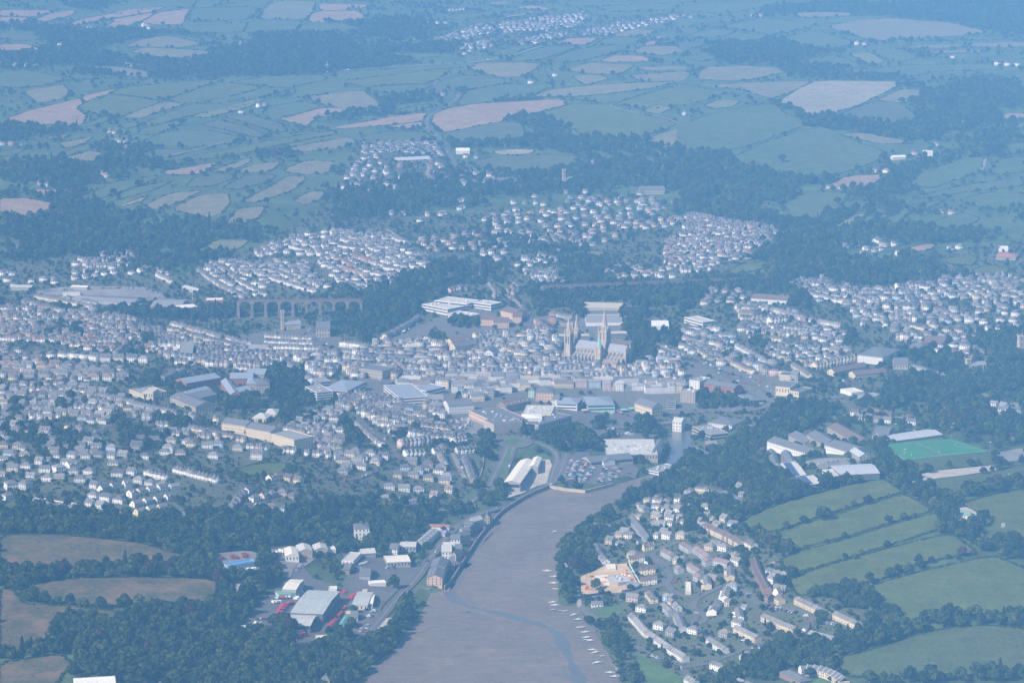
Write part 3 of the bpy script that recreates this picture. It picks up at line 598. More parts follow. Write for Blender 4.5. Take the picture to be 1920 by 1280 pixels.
# ------------------------------------------------------------------ trees
def leaf_mat(name, c, var=.35):
    m = bpy.data.materials.new(name); m.use_nodes = True
    nt = m.node_tree; N, L = nt.nodes, nt.links
    b = N['Principled BSDF']; b.inputs['Roughness'].default_value = .7; b.inputs['Specular IOR Level'].default_value = .15
    oi = N.new('ShaderNodeObjectInfo')
    rp = N.new('ShaderNodeValToRGB')
    rp.color_ramp.elements[0].color = (c[0] * .50, c[1] * .58, c[2] * .75, 1)
    rp.color_ramp.elements[1].color = (c[0] * 1.9, c[1] * 1.5, c[2] * 1.1, 1)
    e = rp.color_ramp.elements.new(.55); e.color = (*c, 1)
    L.new(oi.outputs['Random'], rp.inputs[0])
    g = N.new('ShaderNodeNewGeometry'); t = N.new('ShaderNodeTexNoise'); t.inputs['Scale'].default_value = .35
    L.new(g.outputs['Position'], t.inputs['Vector'])
    mr = N.new('ShaderNodeMapRange'); mr.inputs[1].default_value = .3; mr.inputs[2].default_value = .7; mr.inputs[3].default_value = 1 - var; mr.inputs[4].default_value = 1 + var
    L.new(t.outputs[0], mr.inputs[0])
    mm = N.new('ShaderNodeVectorMath'); mm.operation = 'SCALE'
    L.new(rp.outputs[0], mm.inputs[0]); L.new(mr.outputs[0], mm.inputs['Scale'])
    L.new(mm.outputs[0], b.inputs['Base Color'])
    return m
M_LEAF = leaf_mat('oak_foliage', (.033, .056, .018))
M_LEAF2 = leaf_mat('light_foliage', (.064, .092, .034))
M_COPPER = leaf_mat('copper_beech_foliage', (.050, .026, .030))
M_NEEDLE = leaf_mat('dark_needles', (.024, .042, .022))
M_BARK = mat('bark', (.09, .07, .05), .95)

def tree_mesh(seed, height=10.0, spread=5.0, n=420, conic=False, leaf=.95):
    """returns (trunk MB, leaf verts, leaf faces); crown of leaf clumps spread over uneven lobes"""
    r = np.random.default_rng(seed)
    tr = MB()
    tr.cone(0, 0, -1.0, height * .45, .32, .18, 6)
    lobes = []
    if conic:
        for k in range(6): lobes.append((0, 0, height * (.22 + .13 * k), spread * (1 - k * .15) * .55, height * .13))
    else:
        k = r.integers(6, 9)
        for q in range(k):
            a = 2 * math.pi * q / k + r.uniform(-.4, .4); d = spread * r.uniform(.38, .62)
            lobes.append((d * math.cos(a), d * math.sin(a), height * r.uniform(.38, .62), spread * r.uniform(.36, .52), height * r.uniform(.17, .25)))
            tr.tube([(0, 0, height * .3), (d * .7 * math.cos(a), d * .7 * math.sin(a), lobes[-1][2])], .09, 4)
        for q in range(3):
            a = r.uniform(0, 6.28); d = spread * r.uniform(0, .3)
            lobes.append((d * math.cos(a), d * math.sin(a), height * r.uniform(.68, .8), spread * r.uniform(.36, .5), height * r.uniform(.16, .22)))
    V, F = [], []
    w = np.array([l[3] ** 2 for l in lobes]); w /= w.sum()
    for i in r.choice(len(lobes), n, p=w):
        cx, cy_, cz, rr, rz = lobes[i]
        d = r.normal(size=3); d /= np.linalg.norm(d)
        if d[2] < -.35: d[2] = -d[2] * .6
        q = (r.uniform(.72, 1.06))
        c = np.array([cx + d[0] * rr * q, cy_ + d[1] * rr * q, cz + d[2] * rz * q])
        nrm = d * np.array([1, 1, rr / rz]) + r.normal(size=3) * .30; nrm /= np.linalg.norm(nrm)
        u = np.cross(nrm, r.normal(size=3)); u /= np.linalg.norm(u); v = np.cross(nrm, u)
        s = leaf * r.uniform(.6, 1.25)
        k = len(V)
        V += [c - u * s - v * s * .7, c + u * s - v * s * .6, c + u * s * .8 + v * s * .8 - nrm * .2 * s, c - u * s * .7 + v * s * .75]
        F.append((k, k + 1, k + 2, k + 3))
    return tr, np.array(V), np.array(F)
PROTO = []   # (trunk mesh, crown mesh, joined mesh)
SPECS = [(1, 10, 5.4, 430, False, .95, 0), (2, 11, 4.6, 400, False, .9, 0), (3, 9, 5.8, 440, False, 1.0, 0), (4, 8, 4.2, 340, False, .85, 1), (5, 12, 5.2, 470, False, 1.0, 0), (6, 7, 3.8, 300, False, .8, 1), (7, 12, 3.4, 300, True, .8, 2), (8, 11, 5.6, 460, False, .95, 3)]
LM = [M_LEAF, M_LEAF2, M_NEEDLE, M_COPPER]
tree_coll = bpy.data.collections.new('tree_kinds')     # sources for the woods; not linked to the scene
for sd_, hh, sp, n, con, lf, mi in SPECS:
    tr, V, F = tree_mesh(sd_, hh, sp, n, con, lf)
    tm = tr.mesh('trunk', M_BARK)
    cm = mesh_np('crown', V, F, LM[mi])
    tv = np.array(tr.v)
    jm = mesh_np('tree_kind', np.vstack([V, tv]), [tuple(map(int, f)) for f in F] + [tuple(i + len(V) for i in f) for f in tr.f], [LM[mi], M_BARK], [0] * len(F) + [1] * len(tr.f))
    o = bpy.data.objects.new('tree_kind_%02d' % sd_, jm); tree_coll.objects.link(o)
    PROTO.append((tm, cm, jm))
# low scrub bush for the far hedges
bush_coll = bpy.data.collections.new('bush_kinds')
for k in range(3):
    r_ = np.random.default_rng(50 + k)
    V, F = [], []
    for q in range(60):
        d = r_.normal(size=3); d /= np.linalg.norm(d); d[2] = abs(d[2])
        c = d * np.array([2.1, 2.1, 1.7]) * r_.uniform(.7, 1.05)
        nrm = d + r_.normal(size=3) * .4; nrm /= np.linalg.norm(nrm)
        u = np.cross(nrm, r_.normal(size=3)); u /= np.linalg.norm(u); v = np.cross(nrm, u); s = .75 * r_.uniform(.6, 1.2)
        i = len(V); V += [c - u * s - v * s, c + u * s - v * s, c + u * s + v * s, c - u * s + v * s]; F.append((i, i + 1, i + 2, i + 3))
    o = bpy.data.objects.new('bush_kind_%02d' % k, mesh_np('bush_kind', V, np.array(F), M_LEAF)); bush_coll.objects.link(o)

def scatter(name, pts, scales, kinds, coll):
    """one mass: points carrying size, turn and kind; geometry nodes set a tree on each"""
    me = bpy.data.meshes.new(name)
    n = len(pts)
    me.vertices.add(n); me.vertices.foreach_set('co', np.asarray(pts, np.float32).ravel())
    for an, ty, val in (('size', 'FLOAT', scales), ('turn', 'FLOAT', rng.uniform(0, 6.28, n)), ('kind_index', 'INT', kinds)):
        a = me.attributes.new(an, ty, 'POINT'); a.data.foreach_set('value', np.asarray(val, np.float32 if ty == 'FLOAT' else np.int32))
    o = link(name, me)
    ng = bpy.data.node_groups.new(name, 'GeometryNodeTree')
    ng.interface.new_socket('Geometry', in_out='INPUT', socket_type='NodeSocketGeometry')
    ng.interface.new_socket('Geometry', in_out='OUTPUT', socket_type='NodeSocketGeometry')
    N, L = ng.nodes, ng.links
    gi, go = N.new('NodeGroupInput'), N.new('NodeGroupOutput')
    ci = N.new('GeometryNodeCollectionInfo'); ci.inputs[0].default_value = coll; ci.inputs[1].default_value = True; ci.inputs[2].default_value = True
    ip = N.new('GeometryNodeInstanceOnPoints')
    ip.inputs['Pick Instance'].default_value = True
    def att(nm, ty):
        a = N.new('GeometryNodeInputNamedAttribute'); a.data_type = ty; a.inputs[0].default_value = nm; return a.outputs[0]
    cx = N.new('ShaderNodeCombineXYZ'); L.new(att('turn', 'FLOAT'), cx.inputs[2])
    L.new(gi.outputs[0], ip.inputs['Points']); L.new(ci.outputs[0], ip.inputs['Instance'])
    L.new(att('kind_index', 'INT'), ip.inputs['Instance Index']); L.new(cx.outputs[0], ip.inputs['Rotation']); L.new(att('size', 'FLOAT'), ip.inputs['Scale'])
    L.new(ip.outputs[0], go.inputs[0])
    md = o.modifiers.new('scatter', 'NODES'); md.node_group = ng
    return tag(o, kind='stuff')
# ------------------------------------------------------------------ building materials
M_GLASS = mat('window_glass', (.035, .045, .055), .15, spec=.5)
M_WALL = mat('house_wall', src='obj', noises=((.4, .07, None),))
M_ROOFO = mat('house_roof', src='obj', rough=.8, noises=((.35, .14, None), (2.5, .10, None)))
M_WALLM = mat('mass_wall', src='attr', noises=((.4, .07, None),))
M_ROOFM = mat('mass_roof', src='attr', rough=.8, noises=((.35, .14, None), (2.5, .10, None)))
M_BRICKC = mat('chimney_brick', (.30, .20, .15), .9)
M_STEEL = mat('grey_steel', (.32, .33, .34), .6)
M_STONE = mat('granite', (.46, .40, .32), .9, noises=((.15, .2, None), (.9, .2, None)))
M_STONE2 = mat('dark_stone', (.22, .19, .165), .9, noises=((.2, .3, None), (1.2, .2, None)))
M_COPPERG = mat('verdigris', (.22, .55, .44), .6)
M_SLATE = mat('lead_slate', (.27, .285, .32), .6, noises=((.3, .15, None),))
M_WHITEW = mat('white_render', (.74, .74, .72), .8)
M_RAIL = mat('parapet_brick', (.17, .11, .09), .9)

ORD = 'first second third fourth fifth sixth seventh eighth ninth tenth eleventh twelfth thirteenth fourteenth fifteenth sixteenth seventeenth eighteenth nineteenth'.split()
TENS = {20: 'twent', 30: 'thirt', 40: 'fort', 50: 'fift', 60: 'sixt', 70: 'sevent', 80: 'eight', 90: 'ninet'}
def nth(i):
    i += 1
    if i < 20: return ORD[i - 1]
    if i >= 100: return 'hundred-and-' + nth((i - 1) % 100) if i % 100 else 'hundredth'
    t = TENS[i // 10 * 10]
    return t + 'ieth' if i % 10 == 0 else t + 'y-' + ORD[i % 10 - 1]

def frame3(px, h):
    """three eaves corners (front one, front two, back) -> centre, angle, length, depth, base height"""
    w = W(P(px) if isinstance(px, str) else px, h)
    A, B, C = w[0, :2], w[1, :2], w[2, :2]
    u = (B - A) / np.linalg.norm(B - A)
    n = np.array([-u[1], u[0]])
    dep = (C - A) @ n
    if dep < 0: A, B, u, n, dep = B, A, -u, -n, -dep
    L = np.linalg.norm(B - A)
    c = (A + B) / 2 + n * dep / 2
    bc = np.linalg.norm(C - B)
    if bc > 1.1 * L and abs((C - B) @ n) > .45 * bc:      # the flank is the longer, better measured edge
        n = (C - B) / bc; u = np.array([n[1], -n[0]])
        area = L * dep; dep = bc; L = area / bc
        c = (A + C) / 2; A, B = c - u * L / 2 - n * dep / 2, c + u * L / 2 - n * dep / 2
    cor = np.array([A, B, B + n * dep, A + n * dep])
    return c, math.atan2(u[1], u[0]), L, dep, float(np.median(hgt(cor))), cor
CO = dict(cream=(.66, .58, .42), white=(.74, .74, .71), grey=(.36, .36, .35), stone=(.40, .36, .30), brick=(.36, .16, .12), peach=(.62, .45, .34), mint=(.42, .62, .55), yellow=(.68, .58, .33), dark=(.14, .14, .15), blue=(.32, .45, .60), pink=(.62, .42, .40), brown=(.26, .20, .16))
RC = dict(slate=(.155, .160, .175), greyflat=(.27, .275, .285), dark=(.15, .155, .165), white=(.74, .74, .70), cream=(.72, .69, .60), bluegrey=(.26, .30, .36), pale=(.50, .50, .47), brown=(.17, .125, .105), red=(.36, .17, .13), green=(.20, .34, .26), teal=(.14, .32, .34), metal=(.42, .46, .46), blue=(.09, .30, .62), purple=(.30, .26, .42), sand=(.52, .48, .36), lilac=(.44, .46, .50))
def shade(c, j=.08):
    k = 1 + random.uniform(-j, j)
    return (min(.85, c[0] * k), min(.85, c[1] * k), min(.85, c[2] * k), 1)
BLOCKS = []
def block(name, label, px, h, roof='flat', wall='white', rcol='greyflat', rh=None, floors=0, strip=False, panels=0, skylights=0, units=0, solar=False, cat=None, group=None, chim=0):
    c, rz, L, D, gz, cor = frame3(px, h)
    L, D = max(L, 3), max(D, 3)
    root = empty(name, (c[0], c[1], gz), rz)
    tag(root, label, cat or name.split('_')[-1], group)
    occ_poly(cor, 3)
    x0, x1, y0, y1 = -L / 2, L / 2, -D / 2, D / 2
    along_y = roof == 'gabley'
    if along_y: roof = 'gable'
    rh = rh if rh is not None else (min(L if along_y else D, 14) * .30)
    def put(mb, nm, m, col=None, kind=None):
        if not mb.f: return
        o = mb.build(nm, m, root, kind)
        if col: o.color = shade(col, .04)
        return o
    def rot(mb):
        if along_y: mb.v = [(-y, x, z) for x, y, z in mb.v]
        return mb
    a0, a1, b0, b1 = (y0, y1, x0, x1) if along_y else (x0, x1, y0, y1)
    w = MB(); w.box(a0, a1, b0, b1, -5, h - (.45 if roof == 'flat' else 0))
    if roof in ('gable',): w.tri_wall(a0, b0, b1, h, h + rh); w.tri_wall(a1 - .25, b0, b1, h, h + rh)
    put(rot(w), 'wall', M_WALL, CO[wall])
    r = MB()
    if roof == 'flat':
        r.box(x0 + .4, x1 - .4, y0 + .4, y1 - .4, h - .45, h - .2)
        p = MB()
        for q in ((x0, x1, y0, y0 + .35), (x0, x1, y1 - .35, y1), (x0, x0 + .35, y0 + .36, y1 - .36), (x1 - .35, x1, y0 + .36, y1 - .36)): p.box(*q, h - .45, h + .35)
        put(p, 'parapet', M_WALL, CO[wall])
    elif roof == 'gable':
        if panels:
            n = panels
            for k in range(n):
                s = MB(); xa, xb = a0 - .4 + (a1 - a0 + .8) * k / n, a0 - .4 + (a1 - a0 + .8) * (k + 1) / n
                s.gable(xa + .06, xb - .06, b0, b1, h, h + rh, 0.0001, .18 + .06 * (k % 2))
                put(rot(s), 'roof_panel', M_ROOFO, RC[rcol])
            r.gable(a0, a1, b0, b1, h - .1, h + rh - .1, .3, .1)
        else: r.gable(a0, a1, b0, b1, h, h + rh, .4, .25)
        rot(r)
    elif roof == 'hip': r.hip(x0, x1, y0, y1, h, h + rh)
    elif roof == 'shed':
        r.add([(x0 - .3, y0 - .3, h), (x1 + .3, y0 - .3, h), (x1 + .3, y1 + .3, h + rh), (x0 - .3, y1 + .3, h + rh), (x0 - .3, y0 - .3, h + .3), (x1 + .3, y0 - .3, h + .3), (x1 + .3, y1 + .3, h + rh + .3), (x0 - .3, y1 + .3, h + rh + .3)],
              [(0, 3, 2, 1), (4, 5, 6, 7), (0, 1, 5, 4), (1, 2, 6, 5), (2, 3, 7, 6), (3, 0, 4, 7)])
    elif roof == 'arch':
        n = 10
        yy = [y0 - .4 + (D + .8) * k / n for k in range(n + 1)]
        zz = [h + rh * math.sin(math.pi * k / n) for k in range(n + 1)]
        for k in range(n):
            r.add([(x0 - .4, yy[k], zz[k]), (x1 + .4, yy[k], zz[k]), (x1 + .4, yy[k + 1], zz[k + 1]), (x0 - .4, yy[k + 1], zz[k + 1])], [(0, 1, 2, 3)])
            for xx in (x0, x1): r.add([(xx, yy[k], h - .1), (xx, yy[k + 1], h - .1), (xx, yy[k + 1], zz[k + 1]), (xx, yy[k], zz[k])], [(0, 1, 2, 3)])
    put(r, 'roof', M_ROOFO, RC[rcol])
    if floors:
        g = MB(); fh = h / floors
        for f in range(floors):
            za, zb = f * fh + fh * .34, f * fh + fh * .80
            if strip:
                g.box(x0 + .8, x1 - .8, y0 - .06, y0 - .01, za, zb); g.box(x0 - .06, x0 - .01, y0 + .8, y1 - .8, za, zb); g.box(x1 + .01, x1 + .06, y0 + .8, y1 - .8, za, zb)
            else:
                n = max(2, int(L / 3.4))
                for k in range(n):
                    xc = x0 + L * (k + .5) / n
                    g.box(xc - .6, xc + .6, y0 - .06, y0 - .01, za, zb)
                n = max(1, int(D / 4))
                for k in range(n):
                    yc = y0 + D * (k + .5) / n
                    g.box(x0 - .06, x0 - .01, yc - .6, yc + .6, za, zb); g.box(x1 + .01, x1 + .06, yc - .6, yc + .6, za, zb)
        put(g, 'window', M_GLASS, kind='stuff')
    for k in range(skylights):
        s = MB(); t = (k + .5) / skylights
        xc = a0 + (a1 - a0) * t
        for sg in (-1, 1):
            ym = (b0 + b1) / 2; yy = ym + sg * (b1 - b0) * .27; zz = h + rh * .46 + .2
            s.box(xc - .5, xc + .5, yy - (b1 - b0) * .1, yy + (b1 - b0) * .1, zz - .5, zz + .25)
        put(rot(s), 'skylight', M_WALL, (.62, .66, .68))
    for k in range(units):
        s = MB(); ux, uy = random.uniform(x0 * .7, x1 * .7), random.uniform(y0 * .6, y1 * .6)
        s.box(ux - random.uniform(.8, 2), ux + random.uniform(.8, 2), uy - 1.1, uy + 1.1, h - .2, h + random.uniform(.8, 1.8))
        put(s, 'roof_unit', M_WALL, random.choice([(.6, .6, .6), (.4, .42, .45), (.72, .72, .7)]))
    if solar:
        n = max(3, int(L / 4))
        for k in range(n):
            s = MB(); xa, xb = x0 + 1 + (L - 2) * k / n, x0 + 1 + (L - 2) * (k + 1) / n - .4
            za, zb = h + rh * .15 + .34, h + rh * .62 + .34
            s.add([(xa, y0 + D * .15, za), (xb, y0 + D * .15, za), (xb, y0 + D * .62, zb), (xa, y0 + D * .62, zb), (xa, y0 + D * .15, za + .1), (xb, y0 + D * .15, za + .1), (xb, y0 + D * .62, zb + .1), (xa, y0 + D * .62, zb + .1)],
                  [(0, 3, 2, 1), (4, 5, 6, 7), (0, 1, 5, 4), (1, 2, 6, 5), (2, 3, 7, 6), (3, 0, 4, 7)])
            put(s, 'solar_panel', M_WALL, (.06, .09, .18))
    for k in range(chim):
        s = MB(); xc = x0 + L * (k + .5) / chim
        s.box(xc - .5, xc + .5, -.5, .5, h + rh * .4, h + rh + 1.4)
        put(s, 'chimney', M_BRICKC)
    BLOCKS.append((name, label, c))
    return root

# ------------------------------------------------------------------ the cathedral with three spires
def cathedral():
    w0 = W([(1066, 676)])[0]
    u = np.array([.854, -.52]); n = np.array([.52, .854])
    o = w0[:2] + n * 11
    gz = hgt(o + u * 40)[0] - 1
    root = empty('cathedral', (o[0], o[1], gz), math.atan2(u[1], u[0]))
    tag(root, 'great stone cathedral with three spires and a green copper turret in the old town', 'cathedral')
    cor = np.array([o + u * a + n * b for a, b in ((-8, -22), (92, -22), (92, 22), (-8, 22))]); occ_poly(cor, 3)
    st = M_STONE
    def part(mb, nm, m=st, k=None): return mb.build(nm, m, root, k)
    def gbl(x0, x1, y0, y1, h, rh, nm):
        w = MB(); w.box(x0, x1, y0, y1, -2, h); w.tri_wall(x0, y0, y1, h, h + rh, .6); w.tri_wall(x1 - .6, y0, y1, h, h + rh, .6); part(w, nm)
        r = MB(); r.gable(x0 + .3, x1 - .3, y0, y1, h, h + rh, .3, .3); part(r, 'roof', M_SLATE)
    gbl(4, 46, -6.5, 6.5, 20, 9, 'nave_wall')
    gbl(56, 88, -6.5, 6.5, 20, 9, 'choir_wall')
    def gbly(x0, x1, y0, y1, h, rh, nm):
        w = MB(); w.box(y0, y1, -x1, -x0, -2, h); w.tri_wall(y0, -x1, -x0, h, h + rh, .6); w.tri_wall(y1 - .6, -x1, -x0, h, h + rh, .6)
        w.v = [(-y, x, z) for x, y, z in w.v]; part(w, nm)
        r = MB(); r.gable(y0 + .3, y1 - .3, -x1, -x0, h, h + rh, .3, .3); r.v = [(-y, x, z) for x, y, z in r.v]; part(r, 'roof', M_SLATE)
    gbly(45.5, 56.5, -17, 17, 19, 8.5, 'transept_wall')
    # aisles with lean-to roofs, buttresses, lancets
    for sg in (-1, 1):
        for xa, xb in ((5, 45), (57, 86)):
            w = MB(); w.box(xa, xb, min(sg * 6.6, sg * 12), max(sg * 6.6, sg * 12), -2, 9); part(w, 'aisle_wall')
            r = MB(); r.add([(xa, sg * 12.4, 9), (xb, sg * 12.4, 9), (xb, sg * 6.6, 12.4), (xa, sg * 6.6, 12.4), (xa, sg * 12.4, 8.7), (xb, sg * 12.4, 8.7), (xb, sg * 6.6, 12), (xa, sg * 6.6, 12)],
                            [(0, 1, 2, 3), (7, 6, 5, 4), (0, 4, 5, 1), (1, 5, 6, 2), (2, 6, 7, 3), (3, 7, 4, 0)]); part(r, 'aisle_roof', M_SLATE)
            nb = int((xb - xa) / 5.6)
            for k in range(nb + 1):
                x = xa + (xb - xa) * k / nb
                b = MB(); b.box(x - .6, x + .6, min(sg * 12, sg * 14.2), max(sg * 12, sg * 14.2), -2, 10.5)
                b.cone(x, sg * 13.2, 10.5, 14.5, .9, .05, 4, math.pi / 4)
                b.add([(x - .35, sg * 12.6, 10), (x + .35, sg * 12.6, 10), (x + .35, sg * 6.6, 17), (x - .35, sg * 6.6, 17), (x - .35, sg * 12.6, 11.3), (x + .35, sg * 12.6, 11.3), (x + .35, sg * 6.6, 18.3), (x - .35, sg * 6.6, 18.3)],
                      [(0, 3, 2, 1), (4, 5, 6, 7), (0, 1, 5, 4), (1, 2, 6, 5), (2, 3, 7, 6), (3, 0, 4, 7)])
                part(b, 'buttress')
            g = MB()
            for k in range(nb):
                x = xa + (xb - xa) * (k + .5) / nb
                for yy, za, zb in ((12, 2.5, 7.6), (6.5, 13.6, 18.6)):
                    for dx in (-.8, .8):
                        g.box(x + dx - .45, x + dx + .45, sg * (yy + .03) - .03, sg * (yy + .03) + .03, za, zb)
            part(g, 'lancet_window', M_GLASS, 'stuff')
    def tower(x, y, s, h, hs, nm, pin=True, cap=M_STONE, oct_r=.95):
        w = MB(); w.box(x - s, x + s, y - s, y + s, -2, h)
        for cx in (-1, 1):
            for c2 in (-1, 1): w.box(x + cx * s - .8, x + cx * s + .8, y + c2 * s - .8, y + c2 * s + .8, -2, h + .5)
        p = part(w, nm)
        sp = MB(); sp.cone(x, y, h, h + hs, s * oct_r, .05, 8, math.pi / 8); sp.build('spire', cap, p)
        if pin:
            for cx in (-1, 1):
                for c2 in (-1, 1):
                    q = MB(); q.box(x + cx * s - .75, x + cx * s + .75, y + c2 * s - .75, y + c2 * s + .75, h + .5, h + 4); q.cone(x + cx * s, y + c2 * s, h + 4, h + 11, 1.0, .04, 6); q.build('pinnacle', M_STONE, p)
            for sg, ax in ((-1, 0), (1, 0), (-1, 1), (1, 1)):
                q = MB()
                v = [(x - 1.3, y + sg * s, h), (x + 1.3, y + sg * s, h), (x, y + sg * s, h + 6), (x - 1.3, y + sg * s * .55, h), (x + 1.3, y + sg * s * .55, h), (x, y + sg * s * .4, h + 6)]
                if ax: v = [(x + (b - y), y + (a - x), c) for a, b, c in v]
                q.add(v, [(0, 1, 2), (5, 4, 3), (0, 3, 4, 1), (1, 4, 5, 2), (2, 5, 3, 0)]); q.build('spire_light', M_STONE, p)
        g = MB()
        for za, zb in ((h - 13, h - 2.5), (h - 26, h - 16)):
            if za < 22: continue
            for d in (-s * .42, s * .42):
                g.box(x + d - .7, x + d + .7, y - s - .06, y - s - .01, za, zb); g.box(x + d - .7, x + d + .7, y + s + .01, y + s + .06, za, zb)
                g.box(x - s - .06, x - s - .01, y + d - .7, y + d + .7, za, zb); g.box(x + s + .01, x + s + .06, y + d - .7, y + d + .7, za, zb)
        if g.f: o_ = g.build('belfry_window', M_GLASS, p); o_['kind'] = 'stuff'
        return p
    tower(0, -10.5, 3.9, 38, 26, 'tower'); tower(0, 10.5, 3.9, 38, 26, 'tower')
    tower(51, 0, 5.8, 47, 31, 'tower')
    tower(53, -17.5, 3.1, 27, 15, 'copper_turret', False, M_COPPERG, 1.15)
    w = MB(); w.box(-3, 3.9, -6.5, 6.5, -2, 22); w.tri_wall(-3, -6.5, 6.5, 22, 30, .8); part(w, 'west_front')
    # rose window and portal
    for y in (-17.06,):
        g = MB(); g.cone(0, 0, -.04, .04, 2.7, 2.7, 16); g.v = [(51 + a, y + c, 14.5 + b) for a, b, c in g.v]; part(g, 'rose_window', M_GLASS)
        g = MB()
        for k in range(8):
            t = k * math.pi / 4; g.tube([(51 + .5 * math.cos(t), y - .07, 14.5 + .5 * math.sin(t)), (51 + 2.6 * math.cos(t), y - .07, 14.5 + 2.6 * math.sin(t))], .14, 4)
        part(g, 'tracery', M_STONE, 'stuff')
    for x in (88,):
        for sg in (-1, 1):
            q = MB(); q.box(x - 1.2, x + 1.2, sg * 6.5 - 1.2, sg * 6.5 + 1.2, -2, 24); q.cone(x, sg * 6.5, 24, 33, 1.5, .04, 8); part(q, 'turret')
        g = MB()
        for d in (-3, 0, 3): g.box(x + .02, x + .08, d - 1, d + 1, 5, 18)
        part(g, 'east_window', M_GLASS)
    w = MB(); w.box(62, 84, -25, -15, -2, 7); w.tri_wall(62, -25, -15, 7, 11); w.tri_wall(83.7, -25, -15, 7, 11); part(w, 'chapter_house_wall')
    r = MB(); r.gable(62, 84, -25, -15, 7, 11); part(r, 'chapter_house_roof', mat('chapter_tiles', (.28, .20, .16)))
cathedral()

# ------------------------------------------------------------------ railway viaducts
def viaduct(label, pxs, height, span, pier_drop=0):
    w = W(P(pxs), height)
    a, b = w[0], w[1]
    d = b[:2] - a[:2]; L = np.linalg.norm(d); u = d / L
    zt = (hgt(a[:2])[0] + hgt(b[:2])[0]) / 2 + height
    zt = max(zt, hgt(a[None, :2] + np.linspace(0, 1, 30)[:, None] * d).max() + 1.5)
    root = empty('railway_viaduct', (a[0], a[1], zt), math.atan2(u[1], u[0])); tag(root, label, 'viaduct')
    k = MB(); k.box(0, L, -4.2, 4.2, -1.6, 0); k.build('deck', M_STONE2, root)
    for s in (-4.2, 3.8):
        k = MB(); k.box(0, L, s, s + .4, 0.003, 1.3); k.build('parapet', M_RAIL, root)
    for s in (-1.9, 1.9):
        for r in (-.72, .72):
            k = MB(); k.box(0, L, s + r - .07, s + r + .07, .02, .2); k.build('rail', M_STEEL, root)
    n = max(2, int(round(L / span)))
    for i in range(n + 1):
        x = L * i / n
        g = hgt(a[:2] + u * x)[0] - zt
        if g > -3: continue
        k = MB()
        for z0, z1, r in ((g - 2, g * .55, 2.3), (g * .55, -6, 1.9), (-6, -1.6, 2.2)):
            if z1 > z0: k.box(x - r, x + r, -4.0, 4.0, z0, z1)
        k.build('pier', M_STONE2, root)
        if i < n:
            k = MB(); x1 = L * (i + 1) / n; c = (x + x1) / 2; R_ = (x1 - x) / 2 - 2.2; m = 10
            for q in range(m):
                t0, t1 = math.pi * q / m, math.pi * (q + 1) / m
                xa, xb = c - R_ * math.cos(t0), c - R_ * math.cos(t1)
                za, zb = -1.6 - 5.5 * (1 - math.sin(t0)), -1.6 - 5.5 * (1 - math.sin(t1))
                za, zb = min(za, -1.9), min(zb, -1.9)
                v = [(xa, -3.9, -1.62), (xb, -3.9, -1.62), (xb, -3.9, zb), (xa, -3.9, za), (xa, 3.9, -1.62), (xb, 3.9, -1.62), (xb, 3.9, zb), (xa, 3.9, za)]
                k.add(v, [(0, 3, 2, 1), (4, 5, 6, 7), (3, 7, 6, 2), (0, 4, 7, 3), (1, 2, 6, 5)])
            k.build('arch', M_STONE2, root)
viaduct('long stone railway viaduct on tall piers west of the wooded park', 'D 1330,405 2015,383', 24, 20)
viaduct('stone railway viaduct half hidden by trees behind the cathedral', 'E 1120,332 2470,252', 11, 22)

# ------------------------------------------------------------------ the larger buildings one can tell apart
B_ = block
def rel(s, ox, oy, sc):   # coordinates read on a closer survey crop
    return np.array([[float(v) for v in p.split(',')] for p in s.split()]) / sc + (ox, oy)
q4 = lambda s: rel(s, 800, 700, 3.692)
q5 = lambda s: rel(s, 380, 980, 5.334)
q8 = lambda s: rel(s, 780, 960, 8.0)
# creek head and town quay
B_('sales_hall', 'large cream metal hall beside the dual carriageway at the head of the creek', q4('525,778 655,765 762,580'), 8, 'gabley', 'grey', 'cream', rh=3, panels=26, floors=1, strip=True)
B_('hall_wing', 'short cream metal wing joined to the large cream hall', q4('712,652 770,662 797,577'), 7.5, 'gabley', 'grey', 'cream', rh=2.4, panels=10)
B_('supermarket', 'wide supermarket with pale flat roof covered in plant by the car park', 'E 1480,1255 1765,1262 1742,1172', 7, 'flat', 'stone', 'pale', units=26, floors=1)
B_('supermarket_frontage', 'long grey roofed supermarket frontage facing the rows of parked cars', q4('1135,612 1430,600 1425,556'), 5, 'gable', 'stone', 'slate', rh=4, floors=1, strip=True)
B_('supermarket_porch', 'gabled supermarket porch in the middle of the long grey frontage', q4('1225,612 1305,606 1300,585'), 5.5, 'gabley', 'white', 'slate', rh=3.4)
B_('supermarket_wing', 'dark roofed wing along the water side of the supermarket', 'E 1772,1262 1815,1195 1764,1158', 6.5, 'gable', 'stone', 'slate', rh=4)
B_('riverside_flats', 'low white curved flats at the mouth of the basin', q4('1605,688 1742,640 1702,612'), 6, 'flat', 'white', 'greyflat', floors=2, strip=True, units=3)
B_('quay_house', 'tall white warehouse with grey roof at the basin edge', q4('1700,345 1765,352 1795,305'), 12, 'gable', 'white', 'pale', floors=3)
B_('boat_shed', 'low dark waterside sheds left of the tall white warehouse', q4('1600,352 1690,356 1690,335'), 5, 'gable', 'brown', 'slate', floors=1)
